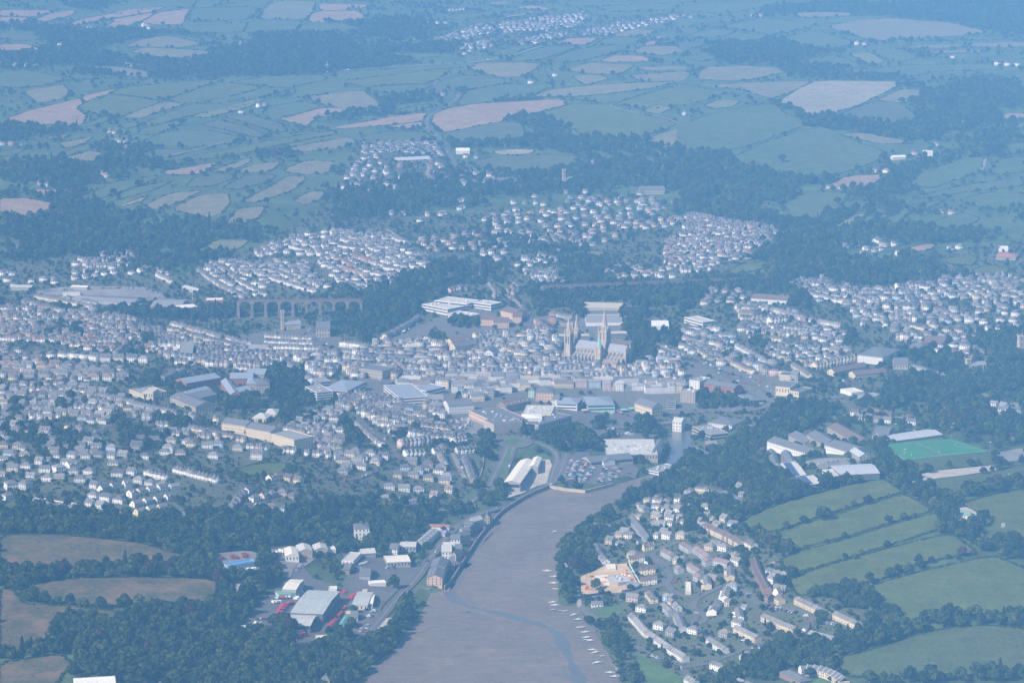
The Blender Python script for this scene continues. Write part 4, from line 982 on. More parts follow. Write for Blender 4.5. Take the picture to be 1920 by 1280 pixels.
# shopping centre
B_('shopping_centre', 'cream walled shopping block with dark flat roof beside the small car park', 'E 712,1008 845,1068 975,1035', 11, 'flat', 'peach', 'dark', floors=2, units=8)
B_('shopping_centre', 'pale stone shop block with blind panelled front above the roundabout', 'E 852,1088 1012,1078 1037,1045', 12, 'flat', 'stone', 'slate', units=6)
B_('shopping_centre', 'long pale stone shop block with large arched windows on the ring road', 'E 1100,1085 1287,1052 1252,1017', 10, 'flat', 'stone', 'slate', floors=1, units=4)
B_('shopping_centre', 'pale roofed shop hall in the middle of the shopping centre', 'E 1010,1022 1172,1035 1192,988', 11, 'flat', 'cream', 'pale', units=12)
B_('shopping_centre', 'white domed shop hall behind the arched window front', 'E 1010,1050 1120,1058 1130,1035', 11.5, 'hip', 'white', 'white', rh=2)
B_('brown_hall', 'long brown roofed hall with gable end behind the shopping centre', 'E 922,985 1058,962 1052,938', 9, 'gable', 'brown', 'brown', floors=2, skylights=6)
B_('terrace_block', 'white many windowed block left of the shopping centre', 'E 600,984 742,978 738,952', 11, 'gable', 'white', 'slate', floors=3, chim=4)
B_('stone_hall', 'grey stone hall with tall columned windows near the white block', 'E 465,948 570,946 566,920', 10, 'flat', 'stone', 'greyflat', floors=1)
B_('car_park_building', 'multi-storey car park with wide blue grey roof deck', 'E 236,868 325,938 446,905', 11, 'flat', 'white', 'bluegrey', floors=3, strip=True)
B_('car_park_building', 'lower blue grey roof deck joined to the multi-storey car park', 'E 405,880 452,905 562,882', 9, 'flat', 'white', 'bluegrey', floors=2, strip=True)
B_('office_block', 'white pillared office with blue grey hipped roof', '617,722 638,737 674,722', 10, 'hip', 'white', 'bluegrey', rh=4, floors=2, strip=True)
B_('office_block', 'white banded office block with flat grey roof beside the tree clump', 'D 1702,875 1768,908 1826,888', 13, 'flat', 'white', 'greyflat', floors=4, strip=True, units=3)
B_('office_block', 'smaller banded office block behind the white banded one', 'D 1752,830 1787,850 1832,838', 10, 'flat', 'grey', 'greyflat', floors=3, strip=True)
B_('shop', 'mint green shop on the corner of the square', 'E 1045,896 1076,902 1086,886', 10, 'hip', 'mint', 'slate', floors=3)
B_('hotel', 'peach stone public hall with grey roof facing the square', 'E 1085,908 1182,917 1192,888', 12, 'hip', 'peach', 'slate', floors=3)
B_('market_hall', 'market hall with wide blue grey hipped roof', 'E 1205,962 1312,987 1342,948', 8, 'hip', 'white', 'bluegrey', rh=4, floors=2, strip=True)
B_('market_hall', 'broad low glass fronted market with paler hipped roof', 'E 1372,978 1530,1002 1502,935', 8, 'hip', 'mint', 'bluegrey', rh=4, floors=2, strip=True)
B_('shop', 'white shop with red awning beside the market hall', 'E 1180,945 1212,955 1224,935', 9, 'gable', 'white', 'slate', floors=2)
B_('gothic_hall', 'tall cream hall with pointed gables at the end of the square', 'E 1637,960 1735,1006 1772,985', 13, 'gable', 'cream', 'slate', rh=6, floors=3, chim=3)
B_('office_block', 'grey office block with gridded glass front among trees', 'F -12,906 70,913 80,890', 14, 'flat', 'stone', 'greyflat', floors=4, units=3)
B_('office_block', 'small dark glazed office next to the cream gothic hall', 'E 1815,965 1866,965 1870,946', 9, 'flat', 'grey', 'dark', floors=3, strip=True)
B_('apartment_block', 'white modern flats with balconies above the ring road', 'F 42,843 90,859 152,826', 13, 'flat', 'white', 'greyflat', floors=4, units=2)
B_('apartment_block', 'red brick flats with gabled roof beside the white modern flats', 'F 120,863 286,896 327,870', 11, 'gable', 'brick', 'slate', floors=4)
B_('garage_building', 'broad hipped grey roof below the brick flats', 'F 310,925 375,966 452,945', 5, 'hip', 'white', 'slate', rh=3, floors=1, strip=True)
B_('cinema', 'cream flat roofed hall at the road junction', 'F 528,880 590,898 642,848', 10, 'flat', 'cream', 'slate', floors=1)
B_('shop', 'long low shop with cream front right of the junction hall', 'F 605,905 640,918 715,882', 6, 'flat', 'cream', 'dark', floors=1)
B_('filling_station', 'flat white canopy roof by the ring road bend', 'F 880,892 942,911 972,890', 5, 'flat', 'white', 'cream')
B_('garage_building', 'low teal grey workshop roof behind trees on the ring road', 'F 960,925 1060,948 1110,925', 4.5, 'flat', 'grey', 'bluegrey', units=3)
B_('hotel', 'long white hotel with grey mansard roof on the hillside', 'F 1000,690 1092,732 1192,678', 10, 'hip', 'white', 'slate', rh=4, floors=3)
B_('apartment_block', 'long low cream flats with brown roof on the hillside', 'F 965,816 1142,796 1132,776', 5, 'gable', 'cream', 'brown', floors=2)
B_('apartment_block', 'brown roofed stepped flats above the long low cream flats', 'F 850,800 1032,760 1024,742', 5.5, 'gable', 'cream', 'brown', floors=2, chim=4)
B_('chapel', 'stone chapel with steep grey roof on the hillside', 'F 1178,756 1258,751 1250,724', 7, 'gable', 'stone', 'slate', rh=6, floors=1)
B_('school', 'brick school with tall gables among hillside trees', 'F 1350,622 1452,640 1482,602', 9, 'gable', 'brick', 'brown', floors=2, chim=2)
B_('villa', 'large grey slated villa below the brick school', 'F 1270,650 1350,665 1370,640', 8, 'hip', 'stone', 'slate', floors=2, chim=2)
B_('sports_stand', 'long grey sports pavilion behind the green hockey pitch', 'F 1190,1168 1452,1152 1404,1124', 5, 'gable', 'stone', 'lilac', rh=2.5, floors=1)
for lb, px, wl, rf in (('grey gabled school range at the far end of the school', 'F 590,1172 682,1183 664,1145', 'stone', 'slate'), ('school range with a small cupola', 'F 692,1172 792,1190 800,1150', 'stone', 'slate'), ('brown roofed school wing towards the trees', 'F 808,1132 972,1172 968,1130', 'stone', 'brown'),
                       ('long front range of the school', 'F 470,1242 792,1232 802,1206', 'white', 'slate'), ('dark roofed school hall in the middle', 'F 792,1222 932,1236 940,1195', 'white', 'slate'), ('small school block beside the trees', 'F 932,1238 986,1268 1002,1240', 'grey', 'metal'), ('low school classroom block near the solar roofs', 'I 548,22 602,62 652,46', 'brown', 'slate'),
                       ('grey school annex left of the solar roofs', 'I 470,5 500,50 545,40', 'grey', 'slate'), ('big hipped school hall behind the stand', 'F 1060,1140 1140,1150 1180,1110', 'stone', 'slate')):
    B_('school', lb, px, 6, 'gable', wl, rf, floors=2)
B_('sports_hall', 'sports hall with wide curved grey roof above the sloping fields', 'I 885,122 1100,106 1042,54', 9, 'arch', 'dark', 'lilac', rh=4)
B_('sports_hall_entrance', 'white glazed entrance block of the sports hall', 'I 780,92 852,132 892,120', 8, 'flat', 'white', 'pale', floors=2, strip=True)
B_('science_block', 'brown school block with solar panels on a mono-pitch roof', 'I 545,84 600,125 690,106', 5, 'shed', 'brown', 'pale', rh=2.5, solar=True)
B_('science_block', 'second solar roofed school block lower down the slope', 'I 610,150 656,186 764,158', 5, 'shed', 'brown', 'pale', rh=2.5, solar=True)
B_('pavilion', 'small white pavilion with green roof on a gravel patch', 'I 1525,338 1602,350 1612,326', 3.5, 'gable', 'white', 'green', rh=2, floors=1)
B_('council_office', 'grey flat roofed offices standing over the basin', 'F 52,1122 157,1146 162,1092', 8, 'flat', 'stone', 'greyflat', floors=2, strip=True, units=4)
B_('council_office', 'broad hipped grey offices behind the basin', 'F 150,1082 266,1098 342,1052', 7, 'hip', 'white', 'slate', rh=4, floors=2)
B_('brick_flats', 'white and red brick flats on the wooded bank of the basin', 'F 20,1238 110,1252 112,1226', 8, 'hip', 'brick', 'slate', floors=3)
B_('brick_flats', 'small red brick block beside the basin', 'F 122,1202 192,1196 190,1176', 8, 'flat', 'brick', 'greyflat', floors=2)
# west side
for lb, px, wl, rf, h in (('long blue roofed college range with red walls', 'D 1040,852 1232,832 1237,806', 'brick', 'bluegrey', 9), ('blue roofed college range running towards the park', 'D 1232,850 1284,917 1320,892', 'brick', 'bluegrey', 9), ('blue roofed college cross wing', 'D 1282,832 1412,827 1414,800', 'brick', 'bluegrey', 9),
                          ('low blue roofed college pavilion', 'D 1062,922 1182,902 1176,880', 'stone', 'bluegrey', 7), ('far grey roofed college block', 'D 1375,800 1470,812 1500,785', 'stone', 'bluegrey', 10), ('red walled college block with blue roof by the trees', 'D 1310,910 1410,900 1405,880', 'brick', 'bluegrey', 7)):
    B_('college_range', lb, px, h, 'gable', wl, rf, floors=3)
B_('clinic', 'cream modern clinic with pale flat roofs', 'D 720,892 802,917 882,890', 8, 'flat', 'cream', 'greyflat', floors=2, units=3)
B_('clinic', 'tall cream stair block next to the clinic', 'D 800,900 850,908 880,892', 11, 'flat', 'cream', 'pale', floors=1)
B_('grey_range', 'long grey gabled range below the college', 'D 1050,952 1212,926 1202,892', 9, 'gable', 'stone', 'slate', floors=3)
B_('grey_range', 'second grey gabled range, nearer the street', 'D 950,930 1092,986 1132,952', 9, 'gable', 'stone', 'slate', floors=3)
B_('stone_house', 'large square stone house at the edge of the park trees', 'D 1430,868 1505,862 1500,832', 13, 'hip', 'stone', 'slate', floors=4, chim=2)
B_('stone_house', 'stone wing behind the large square stone house', 'D 1375,860 1430,858 1440,830', 10, 'hip', 'stone', 'bluegrey', floors=3)
B_('hotel', 'long cream hotel terrace end with flat parapet', 'D 1512,1132 1642,1176 1690,1142', 14, 'flat', 'cream', 'greyflat', floors=4, chim=0)
B_('hotel', 'middle cream hotel terrace of four storeys', 'D 1372,1098 1510,1130 1542,1106', 13, 'gable', 'cream', 'slate', floors=4, chim=4)
B_('hotel', 'far cream hotel terrace of three storeys', 'D 1236,1072 1370,1097 1396,1076', 12, 'gable', 'cream', 'slate', floors=3, chim=4)
B_('chapel', 'classical hall with hipped roof above the cream hotel', 'D 1478,1028 1542,1034 1562,1006', 8, 'hip', 'cream', 'pale', floors=1)
B_('hall_wing', 'low hipped wing left of the classical hall', 'D 1410,1045 1480,1058 1520,1035', 6, 'hip', 'cream', 'pale', floors=1)
B_('school_house', 'tall stone hall at the foot of the wooded bank', 'D 1765,552 1842,556 1842,520', 13, 'gable', 'stone', 'slate', rh=6, floors=2)
B_('brick_store', 'red brick box with white flat roof beside the station', 'D 998,442 1106,432 1080,413', 10, 'flat', 'brick', 'white')
B_('brick_store', 'second red brick box with white flat roof by the trees', 'D 1150,399 1246,394 1240,378', 8, 'flat', 'brick', 'white')
B_('brick_store', 'long red brick store with ribbed grey roof', 'D 845,427 1000,442 1042,396', 8, 'gable', 'brick', 'greyflat', rh=3, panels=12)
for lb, px, rf in (('pale roofed station shed', 'D 355,372 450,376 442,350', 'pale'), ('long station platform canopy, western half', 'D 400,388 560,400 562,376', 'greyflat'), ('long station platform canopy, eastern half', 'D 562,401 742,411 744,386', 'greyflat'), ('white roofed depot far left of the station', 'D 60,325 172,325 182,308', 'pale'), ('cream depot roof in front of the station trees', 'D 395,322 485,324 487,314', 'cream'), ('white roofed hut under the tree bank', 'D 1015,320 1100,345 1112,330', 'pale')):
    B_('station_shed', lb, px, 5, 'gable', 'grey', rf, rh=1.6)
B_('block_of_flats', 'plain brown block of flats in the western streets', 'D 1000,672 1072,692 1082,642', 12, 'flat', 'stone', 'greyflat', floors=4)
B_('hall_wing', 'low white flat roofed clinic near the brown flats', 'D 860,666 982,672 972,655', 5, 'flat', 'white', 'pale', floors=1)
B_('workshop', 'long plain workshop with grey roof at the street corner', 'D 1360,665 1480,672 1484,652', 6, 'gable', 'stone', 'greyflat')
# north of centre
for lb, px, h in (('white stepped court building, western block', 'E 450,422 592,452 642,402', 8), ('white stepped court building, upper block', 'E 520,402 702,420 722,385', 9), ('white stepped court building, front block', 'E 596,470 715,488 724,462', 6), ('white flats right of the court building', 'E 730,410 835,425 828,395', 8)):
    B_('court_building', lb, px, h, 'flat', 'white', 'pale', floors=2, strip=True, units=4)
for lb, px in (('pinkish brick office with stepped roofs, nearest block', 'E 780,497 850,512 864,482'), ('pinkish brick office, right hand block', 'E 850,522 936,516 932,492'), ('pinkish brick office, upper block', 'E 888,452 962,472 990,442'), ('pinkish brick office on the hill road bend', 'E 960,480 1000,500 1015,470')):
    B_('brick_office', lb, px, 9, 'gable', 'peach', 'brown', floors=3)
B_('terrace_block', 'long white fronted terrace block with many windows', 'E 635,656 762,636 756,622', 12, 'gable', 'cream', 'slate', floors=4)
B_('terrace_block', 'stone roofed block behind the long white fronted terrace', 'E 618,630 700,618 706,602', 12, 'gable', 'yellow', 'brown', floors=3, chim=5)
B_('terrace_block', 'cream flat roofed block by the wooded bank', 'E 366,656 442,652 440,638', 9, 'flat', 'cream', 'pale', floors=3)
B_('warehouse', 'white gabled warehouse in the old town', 'E 797,686 846,692 872,668', 10, 'gabley', 'white', 'slate', floors=3)
B_('car_park_deck', 'upper sandy car park deck behind the cathedral', 'E 1340,442 1560,442 1566,406', 3, 'flat', 'stone', 'sand')
B_('car_park_deck', 'lower grey car park deck behind the cathedral spire', 'E 1365,522 1572,532 1562,476', 3, 'flat', 'white', 'greyflat')
B_('car_park_deck', 'layered concrete multi-storey car park right of the cathedral', 'E 1440,588 1598,578 1592,562', 11, 'flat', 'grey', 'sand', floors=4, strip=True)
B_('car_park_deck', 'layered concrete car park wing left of the cathedral tower', 'E 1185,600 1385,592 1382,578', 8, 'flat', 'grey', 'sand', floors=3, strip=True)
B_('stone_hall', 'grey stone hall near the wide blue grey car park', 'E 90,772 228,792 222,760', 12, 'flat', 'stone', 'slate', floors=3)
B_('stone_tower', 'square stone tower beside the grey stone hall', 'E 55,750 85,755 90,742', 17, 'flat', 'stone', 'greyflat', floors=3)
B_('deanery', 'gabled stone house right of the cathedral car park', 'E 1480,640 1600,652 1604,622', 8, 'gable', 'stone', 'brown', floors=2, chim=3)
B_('offices', 'white banded offices on the eastern slope', 'F 10,492 112,522 152,500', 8, 'flat', 'white', 'pale', floors=2, strip=True)
B_('apartment_block', 'white gabled flats under the woods on the eastern slope', 'F 380,386 582,396 580,372', 8, 'gable', 'white', 'brown', floors=3, chim=3)
B_('hotel', 'cream guest house on the eastern slope', 'F 310,466 402,472 412,456', 8, 'hip', 'cream', 'brown', floors=3)
B_('sports_hall', 'white roofed hall on the valley floor east of the cathedral', 'E 1735,535 1830,550 1822,512', 6, 'gable', 'white', 'white', rh=3)
B_('bungalow_school', 'red roofed school blocks at the edge of the eastern woods', 'F 1750,150 1860,160 1870,138', 5, 'hip', 'stone', 'red', floors=1)
B_('bungalow_school', 'white flat roofed hall near the eastern woods', 'F 1765,106 1818,108 1815,94', 6, 'flat', 'white', 'white')
B_('barn', 'big white roofed barn beside the far country road', 'B 640,844 716,846 716,832', 6, 'gable', 'white', 'white')
B_('manor', 'long white manor among trees on the northern hill', 'B 870,1010 985,1005 984,992', 8, 'hip', 'white', 'slate', floors=2, chim=4)
B_('manor', 'grey school with a long front on the northern hill', 'B 1665,1060 1805,1056 1808,1042', 9, 'gable', 'stone', 'slate', floors=2, chim=4)
B_('depot_shed', 'grey roofed depot below the northern estate', 'B 310,895 500,892 510,880', 5, 'gable', 'grey', 'lilac')
B_('barn', 'white farm shed on the eastern farm', 'C 1172,882 1246,876 1250,868', 5, 'gable', 'white', 'white')
B_('barn', 'white farm buildings amid trees, eastern farm', 'C 1340,856 1396,858 1398,846', 5, 'gable', 'white', 'pale')
# foreground left: depot and trading estate
B_('depot_shed', 'largest depot shed with wide grey green metal roof between ranks of red vans', q5('855,905 1225,905 1392,676'), 8, 'gable', 'dark', 'metal', rh=2.2, panels=20)
B_('depot_shed', 'lower pale roofed depot shed in front of the largest one', q5('802,1025 1090,1025 1156,914'), 6, 'gable', 'dark', 'pale', rh=1.6, panels=14, floors=1, strip=True)
B_('depot_shed', 'cream roofed depot shed at the top of the yard', q5('785,662 945,664 1026,566'), 7.5, 'gable', 'grey', 'cream', rh=1.8, panels=8)
B_('loading_bay', 'green canopied loading bay along the cream depot shed', q5('760,712 935,714 945,668'), 4.5, 'flat', 'green' if 'green' in CO else 'mint', 'green')
B_('canopy_building', 'low building with crossing white roof ribs under the trees', q5('250,1088 600,1076 560,1010'), 4, 'gable', 'white', 'metal', rh=1.5, panels=6)
B_('vehicle_hire_office', 'long bright blue roofed office in the yard of red vehicles', q5('250,418 528,408 526,372'), 4, 'flat', 'blue', 'blue')
B_('workshop', 'cream gabled workshop at the edge of the wood', q5('832,345 960,340 940,238'), 6, 'gabley', 'white', 'cream', rh=2.4, floors=1, panels=8)
B_('workshop', 'weathered grey workshop, middle one of three', q5('962,300 1094,290 1066,206'), 6, 'gabley', 'stone', 'pale', rh=2.6, panels=8)
B_('workshop', 'weathered grey workshop, right one of three', q5('1120,282 1250,266 1230,204'), 6, 'gabley', 'stone', 'pale', rh=2.6, panels=8)
B_('store', 'white low store at the end of the three workshops', q5('1255,262 1334,272 1310,230'), 3.5, 'flat', 'white', 'white')
B_('store', 'small white roofed store between depot and car yard', q5('1258,660 1342,662 1346,632'), 4, 'flat', 'white', 'cream')
B_('workshop', 'pale green roofed garage amid parked cars', q5('1500,800 1640,850 1700,712'), 5, 'gable', 'cream', 'metal', rh=1.6, floors=1)
B_('workshop', 'cream fronted garage beside the pale green one', q5('1590,800 1700,812 1720,720'), 5, 'gable', 'cream', 'cream', rh=1.4, floors=1)
B_('store', 'pink flat roofed store by the fence', q5('1420,912 1480,914 1484,874'), 4, 'flat', 'brown', 'sand')
B_('store', 'pinkish roofed hut above the pale green garage', q5('1572,700 1640,702 1660,658'), 4, 'flat', 'brown', 'sand')
B_('workshop', 'long teal roofed workshop by the red vans', q5('1348,1040 1408,1050 1474,940'), 4.5, 'gabley', 'grey', 'teal', rh=1.5)
B_('office_hut', 'white painted hut next to the teal workshop', q5('1480,940 1552,948 1556,890'), 4, 'gable', 'cream', 'slate', floors=1)
B_('transport_cafe', 'dark office hut at the foot of the depot', q5('935,1085 1010,1085 1012,1064'), 4, 'flat', 'dark', 'dark', floors=1)
B_('portable_cabin', 'cream portable cabins beside the red trailers', q5('1135,1152 1250,1158 1258,1122'), 3.2, 'flat', 'cream', 'cream')
B_('portable_cabin', 'pale stacked cabins under the hillside trees', q5('1395,360 1500,400 1580,312'), 5, 'flat', 'white', 'pale', floors=1)
B_('trade_unit', 'cream roofed trade unit above the river road', 'H 255,603 386,609 403,570', 6, 'gable', 'grey', 'cream', rh=1.6, panels=8, floors=1)
B_('trade_unit', 'grey trade unit beside the white cottage', 'H 322,520 416,521 421,490', 6, 'gable', 'grey', 'pale', rh=2, floors=1)
B_('trade_unit', 'long grey roofed showroom along the river road', 'H 412,491 470,502 548,434', 6, 'gabley', 'grey', 'greyflat', rh=2.4, panels=14, skylights=5)
B_('trade_unit', 'low pale unit at the top of the estate', 'H 115,556 192,560 206,541', 5, 'gable', 'grey', 'pale')
B_('cottage', 'white rendered cottage left of the grey trade unit', 'H 268,530 312,536 326,512', 6, 'gable', 'white', 'slate', floors=2)
B_('garage_building', 'garage with orange red roof beneath the trees', 'H 482,402 600,417 592,402', 4, 'gable', 'white', 'red', rh=1.6)
B_('garage_building', 'small purple roofed kiosk with yellow front', 'H 540,447 580,447 600,427', 4, 'gable', 'yellow', 'purple', rh=1.4)
B_('store', 'white long store behind the trade estate trees', 'H 160,722 250,724 262,708', 4, 'flat', 'white', 'white')
B_('store', 'low grey stores in the middle of the trade estate', 'H 100,680 160,690 172,640', 4.5, 'gable', 'grey', 'slate')
B_('store', 'dark stores near the trade estate bend', 'H 0,640 40,660 70,625', 4.5, 'gable', 'brown', 'slate')
B_('villa', 'tall white villa with parapet standing alone in the wood', 'H 74,420 156,424 150,390', 13, 'hip', 'white', 'slate', rh=3, floors=3, chim=3)
B_('farm_shed', 'large pale roofed shed at the foot of the wood', 'G 415,1292 645,1284 692,1240', 8, 'gable', 'white', 'white', rh=3, panels=14)
B_('farm_shed', 'low stone barn roof by the large pale shed', 'G 890,1275 972,1274 970,1268', 4, 'gable', 'stone', 'slate')
B_('cottage', 'slate roofed cottage at the foot of the wood near the creek', 'G 1790,1262 1840,1268 1850,1245', 5.5, 'hip', 'stone', 'slate', floors=2, chim=1)
# quay warehouses
QW = 'converted stone warehouses along the quay'
for lb, s, h, rf, wl, fl in (('peach gabled warehouse at the river end of the quay', '155,1000 400,988 440,835', 8.5, 'gabley', 'peach', 3), ('broad slate warehouse behind the peach gabled one', '205,842 442,832 495,700', 8.5, 'gabley', 'stone', 2), ('narrow stone warehouse on the quay edge', '500,752 578,748 580,662', 8, 'gable', 'stone', 2),
                             ('white windowed warehouse, landward middle one', '385,596 532,596 534,482', 8, 'gable', 'white', 2), ('stone warehouse, waterside middle one', '582,556 688,556 694,482', 8, 'gable', 'stone', 2), ('white flats at the upper middle of the quay', '520,405 662,405 662,348', 8, 'gable', 'white', 2),
                             ('stone flats beside the upper white flats', '655,372 816,372 818,302', 8.5, 'gable', 'stone', 3), ('small white house near the head of the quay', '726,192 852,192 852,152', 7, 'gable', 'white', 2), ('dark gabled warehouse near the head of the quay', '822,262 942,238 988,192', 6, 'gable', 'dark', 1),
                             ('tall pale roofed warehouse at the head of the quay', '860,142 1002,142 1012,72', 9, 'gable', 'stone', 3), ('stone mill with gable to the water at the head of the quay', '1022,78 1112,80 1134,22', 11, 'gabley', 'stone', 3), ('low slate link behind the white windowed warehouse', '405,520 560,520 565,470', 6, 'gable', 'stone', 1), ('stone store between the middle pair and the quay edge', '695,640 740,640 748,585', 6, 'gabley', 'stone', 1), ('slate house above the upper stone flats', '700,285 820,285 826,240', 6, 'gable', 'stone', 2), ('small dark store at the head of the quay edge', '990,235 1050,225 1062,180', 5, 'gabley', 'dark', 1), ('stone house in the middle of the quay row', '600,640 690,640 700,590', 7, 'gable', 'stone', 2), ('slate lean-to by the narrow warehouse', '570,640 640,650 660,610', 5, 'gable', 'stone', 1)):
    B_('warehouse', lb, q8(s), h, rf, wl, 'pale' if 'pale' in lb or 'white windowed' in lb else 'slate', rh=3.6, floors=fl, group=QW)
# building site on the right bank
B_('unfinished_building', 'grey concrete frame rising on the building site', 'H 1484,690 1545,722 1592,688', 4, 'flat', 'grey', 'lilac', units=8)
B_('unfinished_building', 'pale floor slab on the building site', 'H 1412,684 1478,738 1532,712', 1.2, 'flat', 'cream', 'cream')
B_('unfinished_building', 'cream roofless block at the back of the building site', 'H 1475,640 1535,645 1530,618', 3, 'flat', 'cream', 'cream')
B_('site_cabin', 'blue grey site cabins by the hoarding', 'H 1585,738 1652,742 1655,716', 3.2, 'gable', 'grey', 'bluegrey', rh=1)
B_('garage_row', 'pale flat garage roof in the upper estate', 'I 15,772 48,776 45,712', 3, 'flat', 'cream', 'cream')

# church towers
def church(label, px, h, s, nave=None, spire=0, wall=M_STONE):
    w = W(P(px))[0]
    t = MB(); t.box(-s, s, -s, s, -2, h)
    root = empty('church', (w[0], w[1], w[2]), .3); tag(root, label, 'church')
    t.build('tower', wall, root)
    for a in (-1, 1):
        for b in (-1, 1):
            p = MB(); p.box(a * s - .5, a * s + .5, b * s - .5, b * s + .5, h - 1, h + 1.2); p.cone(a * s, b * s, h + 1.2, h + 3.5, .6, .04, 4); p.build('pinnacle', wall, root)
    if spire: p = MB(); p.cone(0, 0, h, h + spire, s * .95, .04, 8); p.build('spire', M_SLATE, root)
    if nave:
        L, D, hh = nave
        m = MB(); m.box(s + .02, s + L, -D / 2, D / 2, -2, hh); m.tri_wall(s + L - .3, -D / 2, D / 2, hh, hh + D * .45); m.build('nave_wall', wall, root)
        r = MB(); r.gable(s + .1, s + L, -D / 2, D / 2, hh, hh + D * .45, .3); r.build('roof', M_SLATE, root)
    g = MB()
    for z in (h * .5, h * .78): g.box(-.6, .6, -s - .06, -s - .01, z, z + h * .12); g.box(-s - .06, -s - .01, -.6, .6, z, z + h * .12)
    g.build('louvre_window', M_GLASS, root, 'stuff')
    c = w[:2]; ang_ = .3
    occ_poly(np.array([c + np.array([math.cos(ang_) * a - math.sin(ang_) * b, math.sin(ang_) * a + math.cos(ang_) * b]) for a, b in ((-s - 2, -8), (s + (nave[0] if nave else 2), -8), (s + (nave[0] if nave else 2), 8), (-s - 2, 8))]), 3)
church('church with a slim tall tower near the western viaduct', 'D 1578,560', 27, 2.3, (24, 10, 8), 4)
church('grey church with a square tower among the eastern hillside trees', 'F 1592,786', 16, 3.2, (22, 10, 7))
church('tall towered church at the far eastern edge of town', 'F 1884,694', 26, 3.6, (26, 11, 9))
church('far church tower rising from dark trees on the northern hill', 'B 1242,1020', 24, 2.6, (18, 8, 7))

# crescent of gabled houses
def crescent():
    c = W(P('I 770,1330'), 0)[0]
    a0, b0 = W(P('I 650,1215'), 4)[0], W(P('I 905,1275'), 4)[0]
    pts = chaikin(W(P('I 655,1215 700,1205 760,1208 820,1225 865,1248 905,1280'), 4)[:, :2], False, 2)
    s = np.concatenate([[0], np.cumsum(np.linalg.norm(np.diff(pts, axis=0), axis=1))])
    n = 9
    for k in range(n):
        d0, d1 = s[-1] * k / n, s[-1] * (k + 1) / n
        p0 = np.array([np.interp(d0, s, pts[:, i]) for i in (0, 1)]); p1 = np.array([np.interp(d1, s, pts[:, i]) for i in (0, 1)])
        m = (p0 + p1) / 2; u = (p1 - p0) / np.linalg.norm(p1 - p0); L = np.linalg.norm(p1 - p0)
        gz = hgt(m)[0]
        root = empty('crescent_house', (m[0], m[1], gz), math.atan2(u[1], u[0]))
        tag(root, f'dark roofed crescent house with pale party walls, {nth(k)} round the curve', 'house', 'crescent of houses at the foot of the olive field')
        w = MB(); w.box(-L / 2, L / 2, -5, 5, -2.5, 5.4); o = w.build('wall', M_WALL, root); o.color = shade(CO['cream'])
        r = MB(); r.gable(-L / 2 + .4, L / 2 - .4, -5, 5, 5.4, 9, .0, .2); o = r.build('roof', M_ROOFO, root); o.color = shade(RC['dark'])
        q = MB(); q.box(-L / 2 - .2, -L / 2 + .2, -5.4, 5.4, 0, 5.6); q.tri_wall(-L / 2 - .2, -5.6, 5.6, 5.6, 9.7, .4); o = q.build('party_wall', M_WALL, root); o.color = shade(CO['white'])
        g = MB()
        for z in (1, 3.6):
            for x in (-L * .25, L * .25): g.box(x - .7, x + .7, -5.07, -5.01, z, z + 1.3); g.box(x - .7, x + .7, 5.01, 5.07, z, z + 1.3)
        g.build('window', M_GLASS, root, 'stuff')
        occ_poly(np.array([m - u * 7, m + u * 7, m + u * 7 + (-u[1] * 7, u[0] * 7), m - u * 7 + (-u[1] * 7, u[0] * 7)]), 3)
crescent()
B_('barn', 'dark roofed low hall at the end of the crescent', 'I 540,1225 655,1275 690,1240', 4, 'hip', 'brown', 'dark', rh=3)
# ------------------------------------------------------------------ houses: kinds, rows along streets, filled quarters
def house_parts(w, d, h, rh, hip, chim, floors, dorm=0, porch=0, party=0):
    """wall, roof, chimney, window pieces of one house, front towards -y"""
    p = dict(wall=MB(), roof=MB(), chimney=MB(), other_chimney=MB(), window=MB())
    x0, x1, y0, y1 = -w / 2, w / 2, -d / 2, d / 2
    p['wall'].box(x0, x1, y0, y1, -2.2, h)
    if hip: p['roof'].hip(x0, x1, y0, y1, h, h + rh, .4)
    else:
        p['wall'].tri_wall(x0, y0, y1, h, h + rh); p['wall'].tri_wall(x1 - .25, y0, y1, h, h + rh)
        p['roof'].gable(x0, x1, y0, y1, h, h + rh, .25, .18)
    if party: p['wall'].tri_wall(x1 - .16, y0 - .25, y1 + .25, h + .05, h + rh + .42, .32)
    if porch: p['wall'].box(x0 + .3, x0 + w * .5, y1, y1 + 2.6, -2, 2.6)
    for ci, c in enumerate(chim):
        cx = c * w
        p['chimney' if ci == 0 else 'other_chimney'].box(cx - .45, cx + .45, -.35, .35, h + rh * .55, h + rh + 1.1)
    n = max(2, int(round(w / 3.0)))
    fh = h / floors
    for f in range(floors):
        za, zb = f * fh + fh * .33, f * fh + fh * .82
        for k in range(n):
            xc = x0 + w * (k + .5) / n
            ww = .60 if w > 7 else .52
            p['window'].box(xc - ww, xc + ww, y0 - .06, y0 - .01, za if not (f == 0 and k == n // 2) else .1, zb)
            p['window'].box(xc - ww, xc + ww, y1 + .01, y1 + .06, za, zb)
        if w > 9: p['window'].box(x0 - .06, x0 - .01, -.6, .6, za, zb); p['window'].box(x1 + .01, x1 + .06, -.6, .6, za, zb)
    for k in range(dorm):
        xc = x0 + w * (k + .5) / dorm
        p['wall'].box(xc - 1.1, xc + 1.1, y0 + .3, y0 + d * .35, h - .2, h + 1.9)
        p['roof'].box(xc - 1.3, xc + 1.3, y0 + .1, y0 + d * .37, h + 1.92, h + 2.1)
        p['window'].box(xc - .7, xc + .7, y0 + .22, y0 + .27, h + .5, h + 1.6)
    return p
KINDS = {}
def kind(code, *specs): KINDS[code] = [(s[0], house_parts(*s)) for s in specs]
